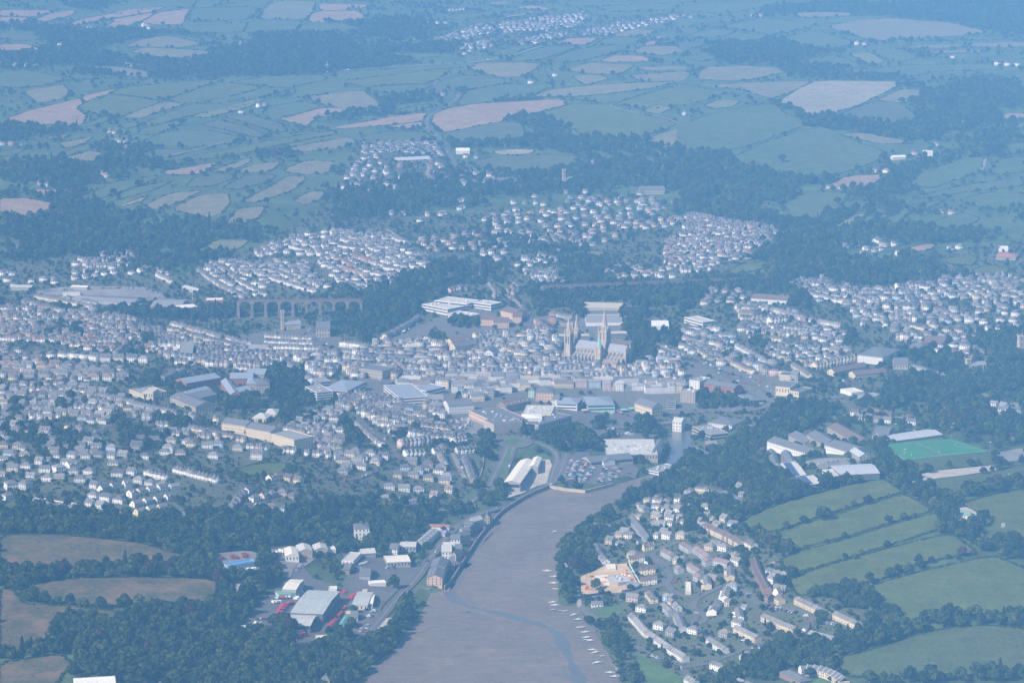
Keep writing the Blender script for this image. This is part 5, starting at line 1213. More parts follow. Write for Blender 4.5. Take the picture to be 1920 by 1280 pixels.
kind('T', (5.6, 8.4, 5.5, 2.9, 0, (.5,), 2, 0, 1, 1), (5.2, 8.0, 5.3, 2.7, 0, (.5,), 2, 0, 0, 1), (5.9, 8.8, 5.9, 3.0, 0, (.5, -.5), 2, 1), (5.6, 8.4, 5.6, 2.9, 0, (-.5,), 2, 0, 1))
kind('M', (5.6, 8.0, 5.2, 2.1, 0, (), 2, 0, 1), (5.8, 8.2, 5.2, 2.2, 0, (.48,), 2, 0, 1, 1))                    # plain modern terrace
kind('L', (6.2, 9.0, 8.2, 3.0, 0, (.5, -.5), 3), (6.6, 9.5, 8.6, 3.2, 0, (.5,), 3, 1))            # tall terrace
kind('S', (12.5, 8.0, 5.3, 3.0, 1, (.0,), 2, 0, 1), (13, 8.2, 5.3, 3.1, 0, (.3, -.3), 2), (12, 8.0, 5.2, 2.9, 1, (.2,), 2, 0, 1))
kind('D', (10, 8.5, 5.2, 3.2, 0, (.42,), 2, 0, 1), (11, 8.0, 5.2, 3.0, 1, (.2,), 2), (9.2, 9, 5.4, 3.6, 0, (-.4,), 2, 1), (12, 7.6, 5.0, 3.0, 0, (.4, -.4), 2, 0, 1))
kind('B', (12, 8.2, 2.9, 2.5, 0, (.3,), 1), (13, 8.5, 2.9, 2.6, 1, (.2,), 1), (11, 9, 2.9, 2.8, 0, (-.3,), 1, 1))
kind('U', (8, 11, 8.5, 2.8, 0, (.5,), 3, 0, 0, 1), (10, 12, 10.2, 2.6, 0, (.45, -.45), 3), (13, 11, 7.0, 2.4, 1, (.2,), 2), (9, 13, 11, 3.0, 0, (.5,), 3, 2), (7, 10, 6.4, 2.6, 0, (-.5,), 2), (15, 12, 9, .5, 1, (), 3), (11, 10, 5.0, 2.2, 0, (), 1))
kind('K', (22, 16, 7.5, .6, 1, (), 2), (18, 20, 8.5, 1.2, 1, (), 2), (26, 14, 7, 3.2, 0, (.3,), 2), (16, 14, 9, .5, 1, (), 3))
kind('V', (13, 12, 7.4, 3.4, 1, (.3, -.3), 2, 0, 1), (14, 11, 7.6, 4.0, 0, (.4, -.4), 2, 2), (12, 12, 7.8, 3.6, 1, (.35,), 2))
WALLS = {'w': [('white', (.83, .83, .81))] * 7 + [('cream', (.72, .66, .52)), ('pale grey', (.58, .59, .59))],
         'c': [('cream', (.72, .63, .44))] * 3 + [('white', (.78, .77, .72)), ('buff', (.62, .52, .37))],
         's': [('grey stone', (.36, .34, .31))] * 2 + [('brown stone', (.33, .28, .23)), ('white', (.76, .76, .73)), ('cream', (.66, .59, .46)), ('pale blue', (.50, .60, .68)), ('brick', (.36, .20, .15)), ('pink', (.62, .47, .43)), ('white', (.76, .76, .74))],
         'm': [('white', (.80, .80, .77))] * 5 + [('cream', (.70, .62, .46))] * 2 + [('grey stone', (.38, .36, .33))] * 2 + [('pale blue', (.48, .60, .70)), ('pink', (.64, .50, .46)), ('buff', (.58, .50, .38))],
         'b': [('brick', (.36, .21, .17))] * 2 + [('brown', (.30, .22, .17)), ('cream', (.66, .58, .44))], 'g': [('pale grey', (.50, .51, .53)), ('grey', (.42, .43, .45))]}
ROOFS = {'s': [('grey slate', (.165, .170, .185))] * 3 + [('dark slate', (.115, .12, .135)), ('pale slate', (.235, .24, .25))],
         'g': [('grey tiled', (.215, .21, .205))] * 3 + [('pale slate', (.25, .25, .25)), ('grey slate', (.17, .17, .18))], 'b': [('brown tiled', (.155, .12, .115))] * 3 + [('dark brown', (.12, .098, .095))],
         'p': [('pinkish tiled', (.27, .195, .18))] * 3 + [('brown tiled', (.20, .15, .135))], 'r': [('red tiled', (.33, .20, .165)), ('brown tiled', (.22, .155, .13))],
         'u': [('grey slate', (.20, .205, .22))] * 3 + [('pale slate', (.29, .29, .30)), ('pale felted', (.42, .42, .40)), ('brown slate', (.21, .175, .16)), ('dark slate', (.13, .135, .15)), ('sandy', (.36, .33, .28)), ('blue grey', (.25, .29, .34))],
         'm': [('grey slate', (.17, .175, .19))] * 4 + [('brown tiled', (.19, .14, .12)), ('grey tiled', (.225, .22, .21)), ('pinkish tiled', (.30, .20, .17)), ('dark slate', (.12, .125, .14))]}
HOUSES = []   # (pos2, rz, kind, variant, wall, roof, row id, index, base z)
ROWS = []
def put_house(c, rz, code, v, wl, rf, row, idx, later=None):
    w_, p = KINDS[code][v]
    d_ = 10
    u = np.array([math.cos(rz), math.sin(rz)]); n = np.array([-u[1], u[0]])
    cor = np.array([c + u * a * w_ * .48 + n * b * 4.2 for a, b in ((-1, -1), (1, -1), (1, 1), (-1, 1), (0, 0))])
    if (occ_at(cor) & 1).any(): return False
    HOUSES.append((c, rz, code, v, random.choice(WALLS[wl]) if isinstance(wl, str) else wl, random.choice(ROOFS[rf]) if isinstance(rf, str) else rf, row, idx))
    m = np.array([c + u * a * (w_ * .5 + .6) + n * b * 5.6 for a, b in ((-1, -1), (1, -1), (1, 1), (-1, 1))])
    if code in 'DSBV': occ_poly(np.array([c + (-w_ * .45, -15), c + (w_ * .45, -15), c + (w_ * .45, 0), c + (-w_ * .45, 0)]), 2)
    if later is None: occ_poly(m, 3)
    else: later.append(m)
    return True
def row(code, px, wl='m', rf='m', phrase=None, gap=None, uni=False, dz=4, jit=.0):
    p = densify(chaikin(W(P(px), dz)[:, :2], False, 1), 1.0, False)
    s = np.concatenate([[0], np.cumsum(np.linalg.norm(np.diff(p, axis=0), axis=1))])
    v0 = random.randrange(len(KINDS[code]))
    rid = len(ROWS); ROWS.append(phrase)
    d, k, marks = 0.0, 0, []
    base_w, base_r = random.choice(WALLS[wl]), random.choice(ROOFS[rf])
    while True:
        v = v0 if uni or code in 'TML' and random.random() < .85 else random.randrange(len(KINDS[code]))
        w_ = KINDS[code][v][0]
        g = (w_ if code in 'TMLU' else w_ + 4.5) if gap is None else w_ + gap
        if d + w_ > s[-1] + w_ * .3: break
        c = np.array([np.interp(d + w_ / 2, s, p[:, i]) for i in (0, 1)])
        e0 = np.array([np.interp(d, s, p[:, i]) for i in (0, 1)]); e1 = np.array([np.interp(min(d + w_, s[-1]), s, p[:, i]) for i in (0, 1)])
        t = e1 - e0; rz = math.atan2(t[1], t[0])
        if t[0] < 0: rz += math.pi
        rz += random.uniform(-jit, jit)
        put_house(c, rz, code, v, base_w if uni and random.random() < .8 else wl, base_r if code in 'TML' and random.random() < .75 else rf, rid, k, later=marks)
        k += 1; d += g
    for m in marks: occ_poly(m, 3)
def quarter(codes, px, ang, wl='m', rf='m', street=34, gap=4, prob=.85, jit=.06, phrase=None, depth=13, wave=0.0):
    """fill a polygon with houses on both sides of parallel streets at the given bearing"""
    w = W(P(px))[:, :2]
    a = R(ang); u = np.array([math.cos(a), math.sin(a)]); n = np.array([-u[1], u[0]])
    c0 = w.mean(0); q = (w - c0) @ np.column_stack([u, n])
    rid = len(ROWS); ROWS.append(phrase)
    idx = 0
    t = q[:, 1].min() + random.uniform(0, 6)
    while t < q[:, 1].max():
        for side in (-1, 1):
            code = random.choice(codes)
            d = q[:, 0].min() + random.uniform(0, 8)
            run = 0
            marks = []
            while d < q[:, 0].max():
                if run <= 0: code = random.choice(codes); run = random.randint(4, 12); d += random.uniform(0, 7)
                v = random.randrange(len(KINDS[code])); w_ = KINDS[code][v][0]
                off = wave * math.sin(d / 70 + t / 50)
                c = c0 + u * (d + w_ / 2) + n * (t + side * depth / 2 + off + (random.uniform(-1.5, 1.5) if code not in 'TLU' else random.uniform(-.3, .3)))
                if random.random() < prob and inside(c[None], w)[0]:
                    if put_house(c, a + math.atan2(wave * math.cos(d / 70 + t / 50), 70) + (random.uniform(-jit, jit) if code not in 'TL' else 0), code, v, wl, rf, rid, idx, later=marks if code in 'TLMUK' else None): idx += 1
                d += w_ + (0.0 if code in 'TLMU' else 2 if code == 'K' else gap + random.uniform(0, 3)); run -= 1
            for m in marks: occ_poly(m, 3)
        t += street
# ---- the estate on the right bank
E_ = [('M', 'I 640,812 730,855 830,905', 'c', 'g', 'the upper cream terrace below the green field'), ('M', 'I 836,888 940,935 1035,978', 'c', 'g', 'the lower cream terrace below the green field'),
      ('M', 'I 455,908 550,950 640,985', 'c', 'g', 'the cream terrace inside the looping road'), ('M', 'I 300,972 380,1010 462,1052', 'c', 'g', 'the cream terrace with a blue gable'), ('M', 'I 150,1038 210,1075 262,1108', 'w', 'g', 'the stepped white terrace by the lower road'),
      ('M', 'I 715,1002 800,1025 878,1046', 'c', 'g', 'the cream terrace beneath the bend'), ('M', 'I 168,1172 245,1196', 'w', 'g', 'the short white terrace on the lower road'), ('S', 'I 345,1130 380,1110', 'w', 'g', 'the small road beside the wood'),
      ('M', 'I 133,690 142,745', 'c', 'g', 'the first grey roofed block beside the estate road'), ('M', 'I 266,640 270,700', 'c', 'g', 'the second grey roofed block above the estate road'), ('M', 'I 250,752 232,812', 'w', 'g', 'the white gabled block in the middle of the estate'),
      ('M', 'I 200,828 168,882', 'c', 'g', 'the yellow gabled block near the estate road'), ('M', 'I 310,870 322,928', 'w', 'g', 'the block with a white gable above the cream terraces'),
      ('T', 'I 130,405 185,432 250,460 330,505', 'b', 'b', 'the dark red brick terrace under the wood'), ('T', 'I 350,492 408,520', 'c', 'b', 'the short brown terrace at the field corner'), ('T', 'I 400,600 420,660 450,720 475,765', 'b', 'b', 'the long brown terrace beside the field edge'),
      ('T', 'I 455,795 490,805', 'b', 'b', 'the brick pair below the long brown terrace'), ('T', 'I 505,792 545,815 582,838', 'c', 'b', 'the brown roofed cream terrace near the turning place'), ('T', 'I 520,775 560,760', 'c', 'b', 'the brown pair at the hedge'),
      ('M', 'I 0,505 50,535', 'g', 'p', 'the first pink roofed terrace'), ('M', 'I 75,530 110,550 152,585', 'g', 'p', 'the second pink roofed terrace'), ('M', 'I 92,575 150,610', 'g', 'p', 'the third pink roofed terrace'), ('M', 'I 165,590 262,615', 'g', 'p', 'the fourth pink roofed terrace'),
      ('M', 'I 40,625 108,668', 'g', 'p', 'the fifth pink roofed terrace'), ('M', 'I 48,665 100,692', 'g', 'p', 'the sixth pink roofed terrace'), ('M', 'H 1800,545 1860,575', 'g', 'p', 'the pink terrace above the building site road'), ('M', 'H 1832,612 1895,650', 'g', 'p', 'the pink terrace on the bend by the building site'),
      ('T', 'H 1605,592 1720,572', 'c', 'b', 'the upper brown roofed row beside the building site'), ('T', 'H 1662,655 1770,642', 'c', 'b', 'the middle brown roofed row beside the building site'), ('T', 'H 1672,712 1792,695', 'c', 'b', 'the lower brown roofed row beside the building site'),
      ('T', 'H 1685,525 1790,498', 'c', 'b', 'the brown row with white party walls at the road bend'), ('T', 'H 1620,365 1660,410 1690,450 1720,485', 'g', 's', 'the long slate roofed terrace running downhill'), ('T', 'H 1408,408 1500,415', 's', 's', 'the short old terrace in the trees'),
      ('B', 'H 1420,510 1450,555 1490,610', 'w', 's', 'the low white cottages beside the building site'), ('S', 'H 1520,815 1580,862', 'w', 'g', 'the houses opposite the building site'), ('S', 'H 1715,775 1755,825', 'c', 'g', 'the cream gabled house below the site road'),
      ('M', 'H 1800,845 1850,892', 'g', 'g', 'the grey house row by the lower lane'), ('M', 'H 1872,900 1910,985', 'g', 'g', 'the grey terrace by the estate road junction'), ('T', 'H 1620,905 1660,945 1700,995 1760,1035 1830,1085 1920,1140', 'c', 's', 'the long terrace curving along the shore road'),
      ('B', 'H 1395,830 1500,825', 'w', 's', 'the low white houses below the site hoarding'), ('T', 'H 1672,1150 1740,1205 1812,1265', 's', 'b', 'the dark terrace at the foot of the shore road'),
      ('T', 'I 85,195 150,205 230,222', 'c', 's', 'the cream terrace in the wood above the estate'), ('T', 'I 210,218 290,252 375,296', 's', 's', 'the grey terrace in the wood above the estate'), ('T', 'I -42,255 30,248 100,240', 'w', 's', 'the white terrace under the wood'), ('S', 'H 1675,300 1712,312', 'w', 's', 'the white house alone under the wood'),
      ('M', 'H 1700,400 1740,470', 'g', 's', 'the grey row behind the slate roofed terrace'), ('B', 'H 1545,490 1610,500', 's', 's', 'the bungalows in gardens above the building site'), ('D', 'I -30,900 20,960', 'g', 'g', 'the houses at the lower road junction'), ('S', 'I -60,820 -20,870', 'w', 'g', 'the houses by the small green'), ('M', 'I -60,1080 20,1130', 'w', 'g', 'the grey roofed row under the lower road'),
      ('D', 'I 280,560 330,580', 'w', 'g', 'the gardens by the pink terraces'), ('T', 'I 0,1240 80,1290', 'w', 'g', 'the terrace at the bottom of the lower road'), ('D', 'I 310,1275 380,1300', 's', 's', 'the slate roofed house by the crescent'), ('B', 'I 480,640 530,660', 'w', 's', 'the sheds behind the long brown terrace')]
for code, px, wl, rf, ph in E_: row(code, px, wl, rf, ph, uni=True, gap=None if code in 'TM' else 3)
quarter(['M', 'S', 'D', 'M', 'B'], 'H 1400,500 1560,440 1640,300 1760,230 1905,240 2010,190 2180,180 2300,240 2260,360 2320,600 2480,640 2500,800 2360,860 2250,960 2100,1060 1960,1100 1760,1020 1600,880 1520,800 1680,760 1660,640 1600,560', -38, 'm', 'g', 38, 6, .40, .3, phrase='the infill closes of the right bank estate')
# ---- south western suburb
for code, px, wl, rf, ph in [('S', 'G 195,262 260,285 350,305 440,312 520,322', 'w', 's', 'the bright white row on the slope'), ('D', 'G 240,228 330,245 430,268 520,275 600,290', 'w', 's', 'the second white row on the slope'), ('S', 'G 500,225 580,240 700,262', 'w', 's', 'the lane of hipped houses'),
      ('T', 'G 815,100 860,115 950,135', 'w', 's', 'the low terrace at the top of the estate'), ('T', 'G 975,85 1050,105 1150,130 1230,150', 'w', 's', 'the long white terrace at the top of the estate'), ('S', 'G 755,140 860,165 960,180', 'w', 's', 'the white houses below the terrace'),
      ('D', 'G 560,195 640,175 740,165', 'w', 's', 'the gabled houses on the upper lane'), ('D', 'G 720,225 800,205 900,190 1000,180', 'w', 'm', 'the gabled houses on the curving lane'), ('S', 'G 620,340 700,350', 'w', 's', 'the two gabled houses by the wood'), ('D', 'G 740,385 840,380', 'g', 's', 'the last houses by the wood'),
      ('D', 'G 740,280 840,260 960,240', 'w', 'm', 'the middle lane of the slope'), ('D', 'G 760,325 850,305 960,290', 'c', 'm', 'the cream gabled lane of the slope'), ('D', 'G 980,345 1080,350', 's', 's', 'the stone gabled houses by the wood'),
      ('D', 'G 1290,300 1340,230 1400,190', 's', 's', 'the western close of grey roofs'), ('D', 'G 1400,250 1480,235 1560,210 1650,240', 's', 's', 'the upper close of grey roofs'), ('D', 'G 1380,310 1460,290 1560,295 1640,320', 's', 's', 'the lower close of grey roofs'), ('D', 'G 1500,140 1570,120 1640,140 1720,160', 'c', 'b', 'the cream gabled houses above the little field'),
      ('S', 'G 20,240 90,225', 'w', 's', 'the first houses by the lower wood'), ('V', 'G 30,180 120,170 200,195', 'w', 's', 'the big hipped houses on the western lane'), ('V', 'G 300,90 420,70', 'w', 's', 'the big houses among the western trees'), ('D', 'G 510,170 540,175', 'w', 's', 'the lone gabled house'),
      ('S', 'H 240,175 350,190 470,200', 'w', 's', 'the hipped houses by the creek wood'), ('S', 'H 220,240 330,260 440,270', 's', 's', 'the grey roofed pairs by the creek wood'), ('D', 'H 80,110 150,90 240,70', 's', 's', 'the gabled houses above the creek wood'), ('D', 'H 580,195 640,205', 'w', 'p', 'the white gabled house near the dual carriageway'),
      ('D', 'H 500,225 590,245', 'w', 'p', 'the red roofed house near the dual carriageway'), ('T', 'H 690,20 720,90 740,150', 's', 's', 'the terrace beside the dual carriageway'), ('T', 'H 550,0 580,60', 's', 's', 'the terrace above the creek gardens')]:
    row(code, px, wl, rf, ph, jit=.08 if code in 'DVS' else 0)
# ---- terraces of the west town
for code, px, wl, rf in [('T', 'D 780,500 900,540 1000,570 1100,600 1250,630 1390,662', 'c', 's'), ('T', 'D 960,525 1100,560 1240,600 1400,640', 's', 's'), ('T', 'D 1320,280 1400,322 1485,366', 'w', 's'), ('T', 'D 1110,222 1200,290 1300,345 1400,392', 's', 's'), ('T', 'D 1195,190 1260,225 1330,275', 's', 's'), ('T', 'D 1240,300 1330,350 1420,395', 's', 's'),
      ('T', 'D 1502,222 1580,248 1652,276', 's', 's'), ('T', 'D 1430,240 1520,270 1640,310 1765,345', 'w', 's'), ('T', 'D 1620,92 1730,122', 'w', 's'), ('L', 'D 1780,585 1840,632 1905,660', 'c', 's'), ('L', 'E 0,640 80,652 165,664', 'w', 's'), ('T', 'D 1702,545 1750,580 1795,612', 's', 's'),
      ('T', 'D 1482,592 1600,600 1740,606', 'm', 's'), ('T', 'D 1480,622 1620,630 1760,634', 'w', 's'), ('T', 'D 1470,650 1640,658 1800,662', 'w', 's'), ('T', 'D 1500,684 1700,690 1905,694', 's', 's'), ('T', 'D 200,372 300,390 420,412 530,432', 'c', 's'), ('T', 'D 130,402 240,430 345,455', 's', 's'), ('T', 'D 240,360 380,385 540,415', 'w', 's'),
      ('V', 'D 190,705 330,700 480,710 560,718', 'w', 's'), ('V', 'D 560,722 700,722 860,728', 'w', 's'), ('T', 'D 540,922 660,945 800,985 920,1010 1000,1032', 's', 's'), ('L', 'D 1030,1050 1130,1060 1230,1072', 'c', 's'), ('T', 'D 1060,1105 1180,1130 1300,1155', 'c', 's'), ('L', 'D 690,1060 770,1050 850,1055', 'g', 's'),
      ('L', 'D 370,1125 420,1115 470,1125', 's', 's'), ('T', 'D 440,165 540,175 660,160', 'w', 's'), ('T', 'D 480,205 580,200 700,190', 's', 's'), ('S', 'D 400,270 500,260 620,240 700,230', 'w', 's'), ('S', 'D 720,240 760,235 850,215 950,250', 'w', 's'), ('T', 'D 880,250 960,290', 'w', 's'),
      ('T', 'D 1560,1100 1700,1130', 's', 's'), ('L', 'D 1600,760 1680,800 1740,850', 's', 's'), ('T', 'D 660,600 720,640 640,690', 's', 's'), ('T', 'D 1640,1180 1760,1200 1905,1220', 'm', 's'), ('T', 'D 900,840 980,800 1030,785', 's', 's'),
      # centre and north
      ('T', 'E 60,145 140,170 225,202', 's', 'r'), ('T', 'E 0,55 90,75 185,92', 'w', 's'), ('T', 'E 0,92 70,102 140,112', 'w', 's'), ('T', 'E 160,102 250,130 332,152', 'w', 's'), ('T', 'E 0,212 70,235 150,262', 's', 'r'), ('T', 'E 170,242 240,255 302,274', 'w', 's'), ('T', 'E 240,212 310,225 372,234', 'w', 's'), ('T', 'E 338,172 410,182 492,194', 'w', 's'), ('T', 'E 45,292 130,308 212,324', 'w', 's'),
      ('T', 'E -30,160 40,190 80,210', 's', 'r'), ('T', 'E 250,30 330,60 380,80', 'w', 's'), ('T', 'E -60,20 60,10', 'w', 's'), ('T', 'E 430,490 370,530 300,570 240,600', 's', 's'), ('T', 'E 600,340 660,325 700,320', 's', 's'), ('T', 'E 100,1062 160,1120 230,1175 285,1212', 'c', 's'), ('T', 'E 50,1040 120,1110 190,1170 250,1215', 's', 's'), ('L', 'E 300,1208 400,1195 500,1182', 's', 's'), ('T', 'E 510,1234 630,1230 750,1222', 'w', 's'), ('T', 'E 280,1252 370,1248 470,1242', 'w', 's'),
      ('T', 'H 560,-40 600,40', 's', 's'), ('T', 'E 620,1180 660,1170 710,1165', 'w', 's'), ('U', 'E 1170,470 1230,480 1290,500', 's', 's'), ('U', 'E 1170,510 1240,530 1300,545', 's', 's'), ('U', 'E 1060,480 1110,530 1170,570', 's', 's'), ('L', 'E 740,600 800,590 865,585', 's', 's'),
      # east
      ('T', 'F 498,442 590,470 690,502', 's', 's'), ('T', 'F 710,505 850,530 980,555', 's', 's'), ('L', 'F 480,522 540,510 602,500', 'w', 's'), ('T', 'F 440,572 560,570 682,574', 'c', 's'), ('T', 'F 298,580 380,600 500,610 620,618 740,630 852,638', 'c', 's'), ('T', 'F 298,645 380,690 462,735', 'w', 's'), ('T', 'F 210,782 280,800 352,815', 'c', 's'), ('T', 'F 280,742 340,770 402,796', 'c', 's'),
      ('T', 'F 618,755 670,790 722,825', 'c', 's'), ('L', 'F 732,772 850,745 960,722', 'c', 's'), ('T', 'F 1280,765 1370,795 1462,825', 'w', 's'), ('T', 'F 1210,522 1300,540 1392,565', 'c', 's'), ('T', 'F 1410,445 1490,470 1562,498', 's', 's'), ('T', 'F 600,322 700,340 930,375', 'w', 's'), ('T', 'F 710,360 800,380 900,405', 'w', 's'), ('L', 'F 1010,405 1110,410', 's', 's'), ('L', 'F 1190,330 1280,320 1390,335', 'w', 's'),
      ('T', 'F 1430,280 1560,290 1680,300', 's', 's'), ('T', 'F 300,430 420,450', 'w', 's'), ('T', 'F 770,580 890,585', 'w', 's'), ('T', 'F 540,680 610,690', 'w', 's'), ('V', 'F 830,680 900,690', 'c', 's'), ('S', 'F 650,710 760,690', 'w', 's'), ('T', 'F 480,540 700,560', 'w', 's'),
      ('D', 'F 940,1020 1040,1020', 's', 'b'), ('D', 'F 1040,1005 1110,1025 1190,1035', 's', 'b'), ('D', 'F 1070,1055 1150,1065', 's', 'b'), ('D', 'F 1200,1055 1290,1045', 's', 'b'), ('D', 'F 1720,970 1800,985', 'w', 's'), ('D', 'F 1730,1020 1780,1050', 'w', 's'), ('D', 'F 1830,985 1905,990', 'c', 's'), ('D', 'F 1840,1030 1905,1035', 'w', 's'),
      ('D', 'F 1440,1005 1510,1010', 's', 'b'), ('T', 'F 370,1110 480,1090 540,1070', 's', 's')]:
    row(code, px, wl, rf, jit=.05 if code in 'DVSU' else 0)
for code, px in (('V', 'F 1490,648 1600,664'), ('D', 'F 1500,704 1700,722'), ('D', 'F 1300,650 1440,672'), ('D', 'F 1640,560 1880,540'), ('D', 'F 1760,1000 1900,1010'), ('D', 'F 960,1045 1060,1050'), ('D', 'F 1120,1060 1330,1075')): row(code, px, 'w', 's', jit=.15)
# ---- filled quarters: town first, then the outskirts
quarter('UUUULKK', 'E 700,640 980,600 1060,560 1180,600 1240,680 1250,745 1400,770 1560,790 1700,740 1860,700 1905,760 1905,900 1800,930 1640,900 1500,905 1340,880 1200,880 1060,890 900,920 720,960 600,900 560,800 560,700', 4, 'm', 'u', 29, 0, .9, .05, depth=13, wave=2)
quarter('UUTLK', 'E 0,690 180,650 400,640 620,640 720,640 560,760 600,900 480,910 240,860 60,830 0,800', -12, 'm', 'u', 28, 0, .9, .05, depth=13, wave=3)
quarter('UTLK', 'D 1480,690 1905,700 1905,800 1800,850 1700,800 1600,740 1440,740', -10, 'm', 'u', 27, 0, .9, .06, depth=12)
quarter('TTUL', 'E 0,900 200,960 460,930 600,985 600,1100 720,1130 560,1200 300,1160 120,1040 0,1010', -18, 'm', 's', 27, 0, .88, .1, depth=13)
quarter('TL', 'D 850,560 1100,620 1380,680 1560,700 1560,760 1380,790 1200,770 1000,760 900,700', -8, 'm', 's', 26, 0, .86, .1, depth=12, wave=5)
quarter('TUD', 'F 0,580 180,560 300,620 230,690 200,760 60,740 0,700', -30, 'm', 's', 26, 2, .8, .1)
quarter('UT', 'E 980,300 1000,420 900,410 760,360', 30, 's', 's', 30, 2, .4)
quarter('TTSD', 'D 0,440 140,420 340,470 520,450 780,520 900,600 880,690 700,700 560,690 300,640 0,620', -12, 'm', 'm', 32, 3, .82, .1, wave=10)
quarter('SDV', 'D 0,640 200,740 520,780 720,780 700,860 420,870 240,840 0,850', -5, 'm', 'm', 36, 5, .75, .15, wave=8)
quarter('TSD', 'D 0,860 300,860 560,900 820,1000 880,1060 620,1110 380,1060 180,1080 0,1000', -18, 'm', 's', 33, 3, .8, .1, wave=8)
quarter('TDSV', 'D 0,1020 180,1100 400,1200 700,1150 900,1090 1100,1130 1400,1180 1640,1210 1905,1240 1905,1285 1200,1285 600,1285 0,1285', -10, 'm', 's', 42, 5, .55, .2, wave=9)
quarter('TSD', 'D 1640,1060 1905,1000 1905,1240 1700,1190 1600,1120', -12, 'm', 's', 31, 3, .8)
quarter('DSB', 'G 0,0 600,0 720,40 900,80 780,150 560,160 380,170 200,190 60,160 0,120', -8, 'w', 's', 36, 4, .6, .2)
quarter('DS', 'H 0,0 640,0 690,60 740,130 660,200 560,190 430,150 240,130 60,160 0,140', -12, 'm', 's', 32, 4, .7, .2)
quarter('SDB', 'D 0,210 160,230 340,300 200,330 0,320', -15, 'w', 's', 42, 6, .5, .3)
quarter('DB', 'D 0,80 120,90 70,130 0,110', 0, 'w', 's', 45, 6, .5, .3)
quarter('ST', 'D 440,150 720,140 820,190 980,260 900,270 760,220 600,260 400,280', -8, 'w', 's', 34, 4, .5, .15)
quarter('TS', 'D 1120,200 1300,180 1480,200 1560,180 1700,190 1760,260 1840,330 1700,320 1500,300 1420,380 1300,360 1180,280', -20, 'w', 's', 28, 3, .8, .08)
quarter('TS', 'D 1380,120 1560,80 1640,50 1905,10 1905,150 1780,160 1600,140 1440,160', -14, 'w', 's', 29, 3, .72, .1)
quarter('TS', 'E -100,60 240,20 300,90 480,160 500,230 380,260 260,330 60,360 -40,290 -120,200', -14, 'w', 's', 29, 3, .74, .1, wave=5)
quarter('SDB', 'E 400,60 640,30 860,0 1100,20 1300,0 1500,10 1620,60 1440,90 1300,100 1100,90 900,110 700,140 480,120', 4, 'm', 'm', 38, 5, .45, .3, wave=8)
quarter('DV', 'E 700,140 900,130 1100,160 1240,130 1300,200 1180,240 1000,240 900,210 780,220', -6, 'w', 's', 42, 8, .42, .3)
quarter('DT', 'E 1020,250 1180,240 1240,290 1200,325 1060,310', -4, 'w', 's', 32, 4, .7)
quarter('DS', 'E 1460,240 1600,200 1760,240 1905,210 1905,285 1760,280 1600,295 1480,290', 4, 'w', 'm', 34, 4, .62, .2)
quarter('TSD', 'F -110,80 0,30 150,10 420,0 560,20 540,60 420,110 400,160 240,180 160,240 0,250 -100,200', -6, 'w', 'm', 31, 4, .74, .12, wave=4)
quarter('TS', 'F 0,0 160,0 300,20 120,60 0,40', -5, 'w', 's', 30, 4, .7)
quarter('DSVTT', 'F 580,310 760,270 940,330 1100,330 1280,310 1500,270 1780,250 1880,300 1880,360 1700,420 1560,400 1400,400 1180,400 1000,440 860,430 720,400', -6, 'm', 's', 32, 4, .72, .15, wave=6)
quarter('SVTL', 'F 1100,430 1400,410 1560,480 1700,520 1905,480 1905,540 1700,540 1500,520 1380,580 1200,560', -14, 'm', 's', 34, 4, .68, .15)
quarter('TSD', 'F 300,420 500,430 700,500 960,570 880,640 640,620 420,600 300,560', -12, 'm', 's', 27, 3, .78, .08)
quarter('TSD', 'F 480,640 860,650 960,690 820,740 720,780 560,740 440,700', -14, 'm', 's', 29, 3, .75, .1)
quarter('DS', 'F 160,340 320,350 440,440 300,450 140,420 60,430', -10, 'm', 's', 38, 5, .45, .3)
quarter('DS', 'F 900,60 1100,30 1180,90 1300,130 1560,70 1700,70 1560,110 1400,140 1250,140 1080,210 960,230 900,120', 6, 'w', 's', 46, 8, .4, .3)
quarter('DS', 'F 1240,200 1420,190 1560,220 1380,250', -5, 'w', 's', 44, 8, .4, .3)
quarter('VD', 'F 1340,580 1500,580 1620,660 1700,720 1600,730 1480,690 1300,700', -12, 's', 's', 38, 6, .5, .2)
quarter('TLS', 'F 1180,500 1420,530 1560,570 1640,620 1640,660 1560,640 1480,590 1400,520 1300,600 1480,690 1240,650 1180,600', -14, 'm', 's', 31, 4, .7, .15)
quarter('TSD', 'F 1000,430 1180,440 1240,520 1180,580 1100,520 1000,540 900,500', -14, 'm', 's', 31, 4, .7, .15)
quarter('DS', 'F 1620,640 1740,700 1700,740 1640,745 1500,720', -10, 'm', 's', 36, 5, .7, .2)
quarter('DST', 'F 1780,260 1905,300 1905,480 1700,500 1600,440 1700,400', -8, 'm', 's', 36, 5, .6, .2)
quarter('U', 'F 120,720 300,700 520,760 640,850 560,840 420,830 260,810', -22, 's', 's', 30, 2, .55)
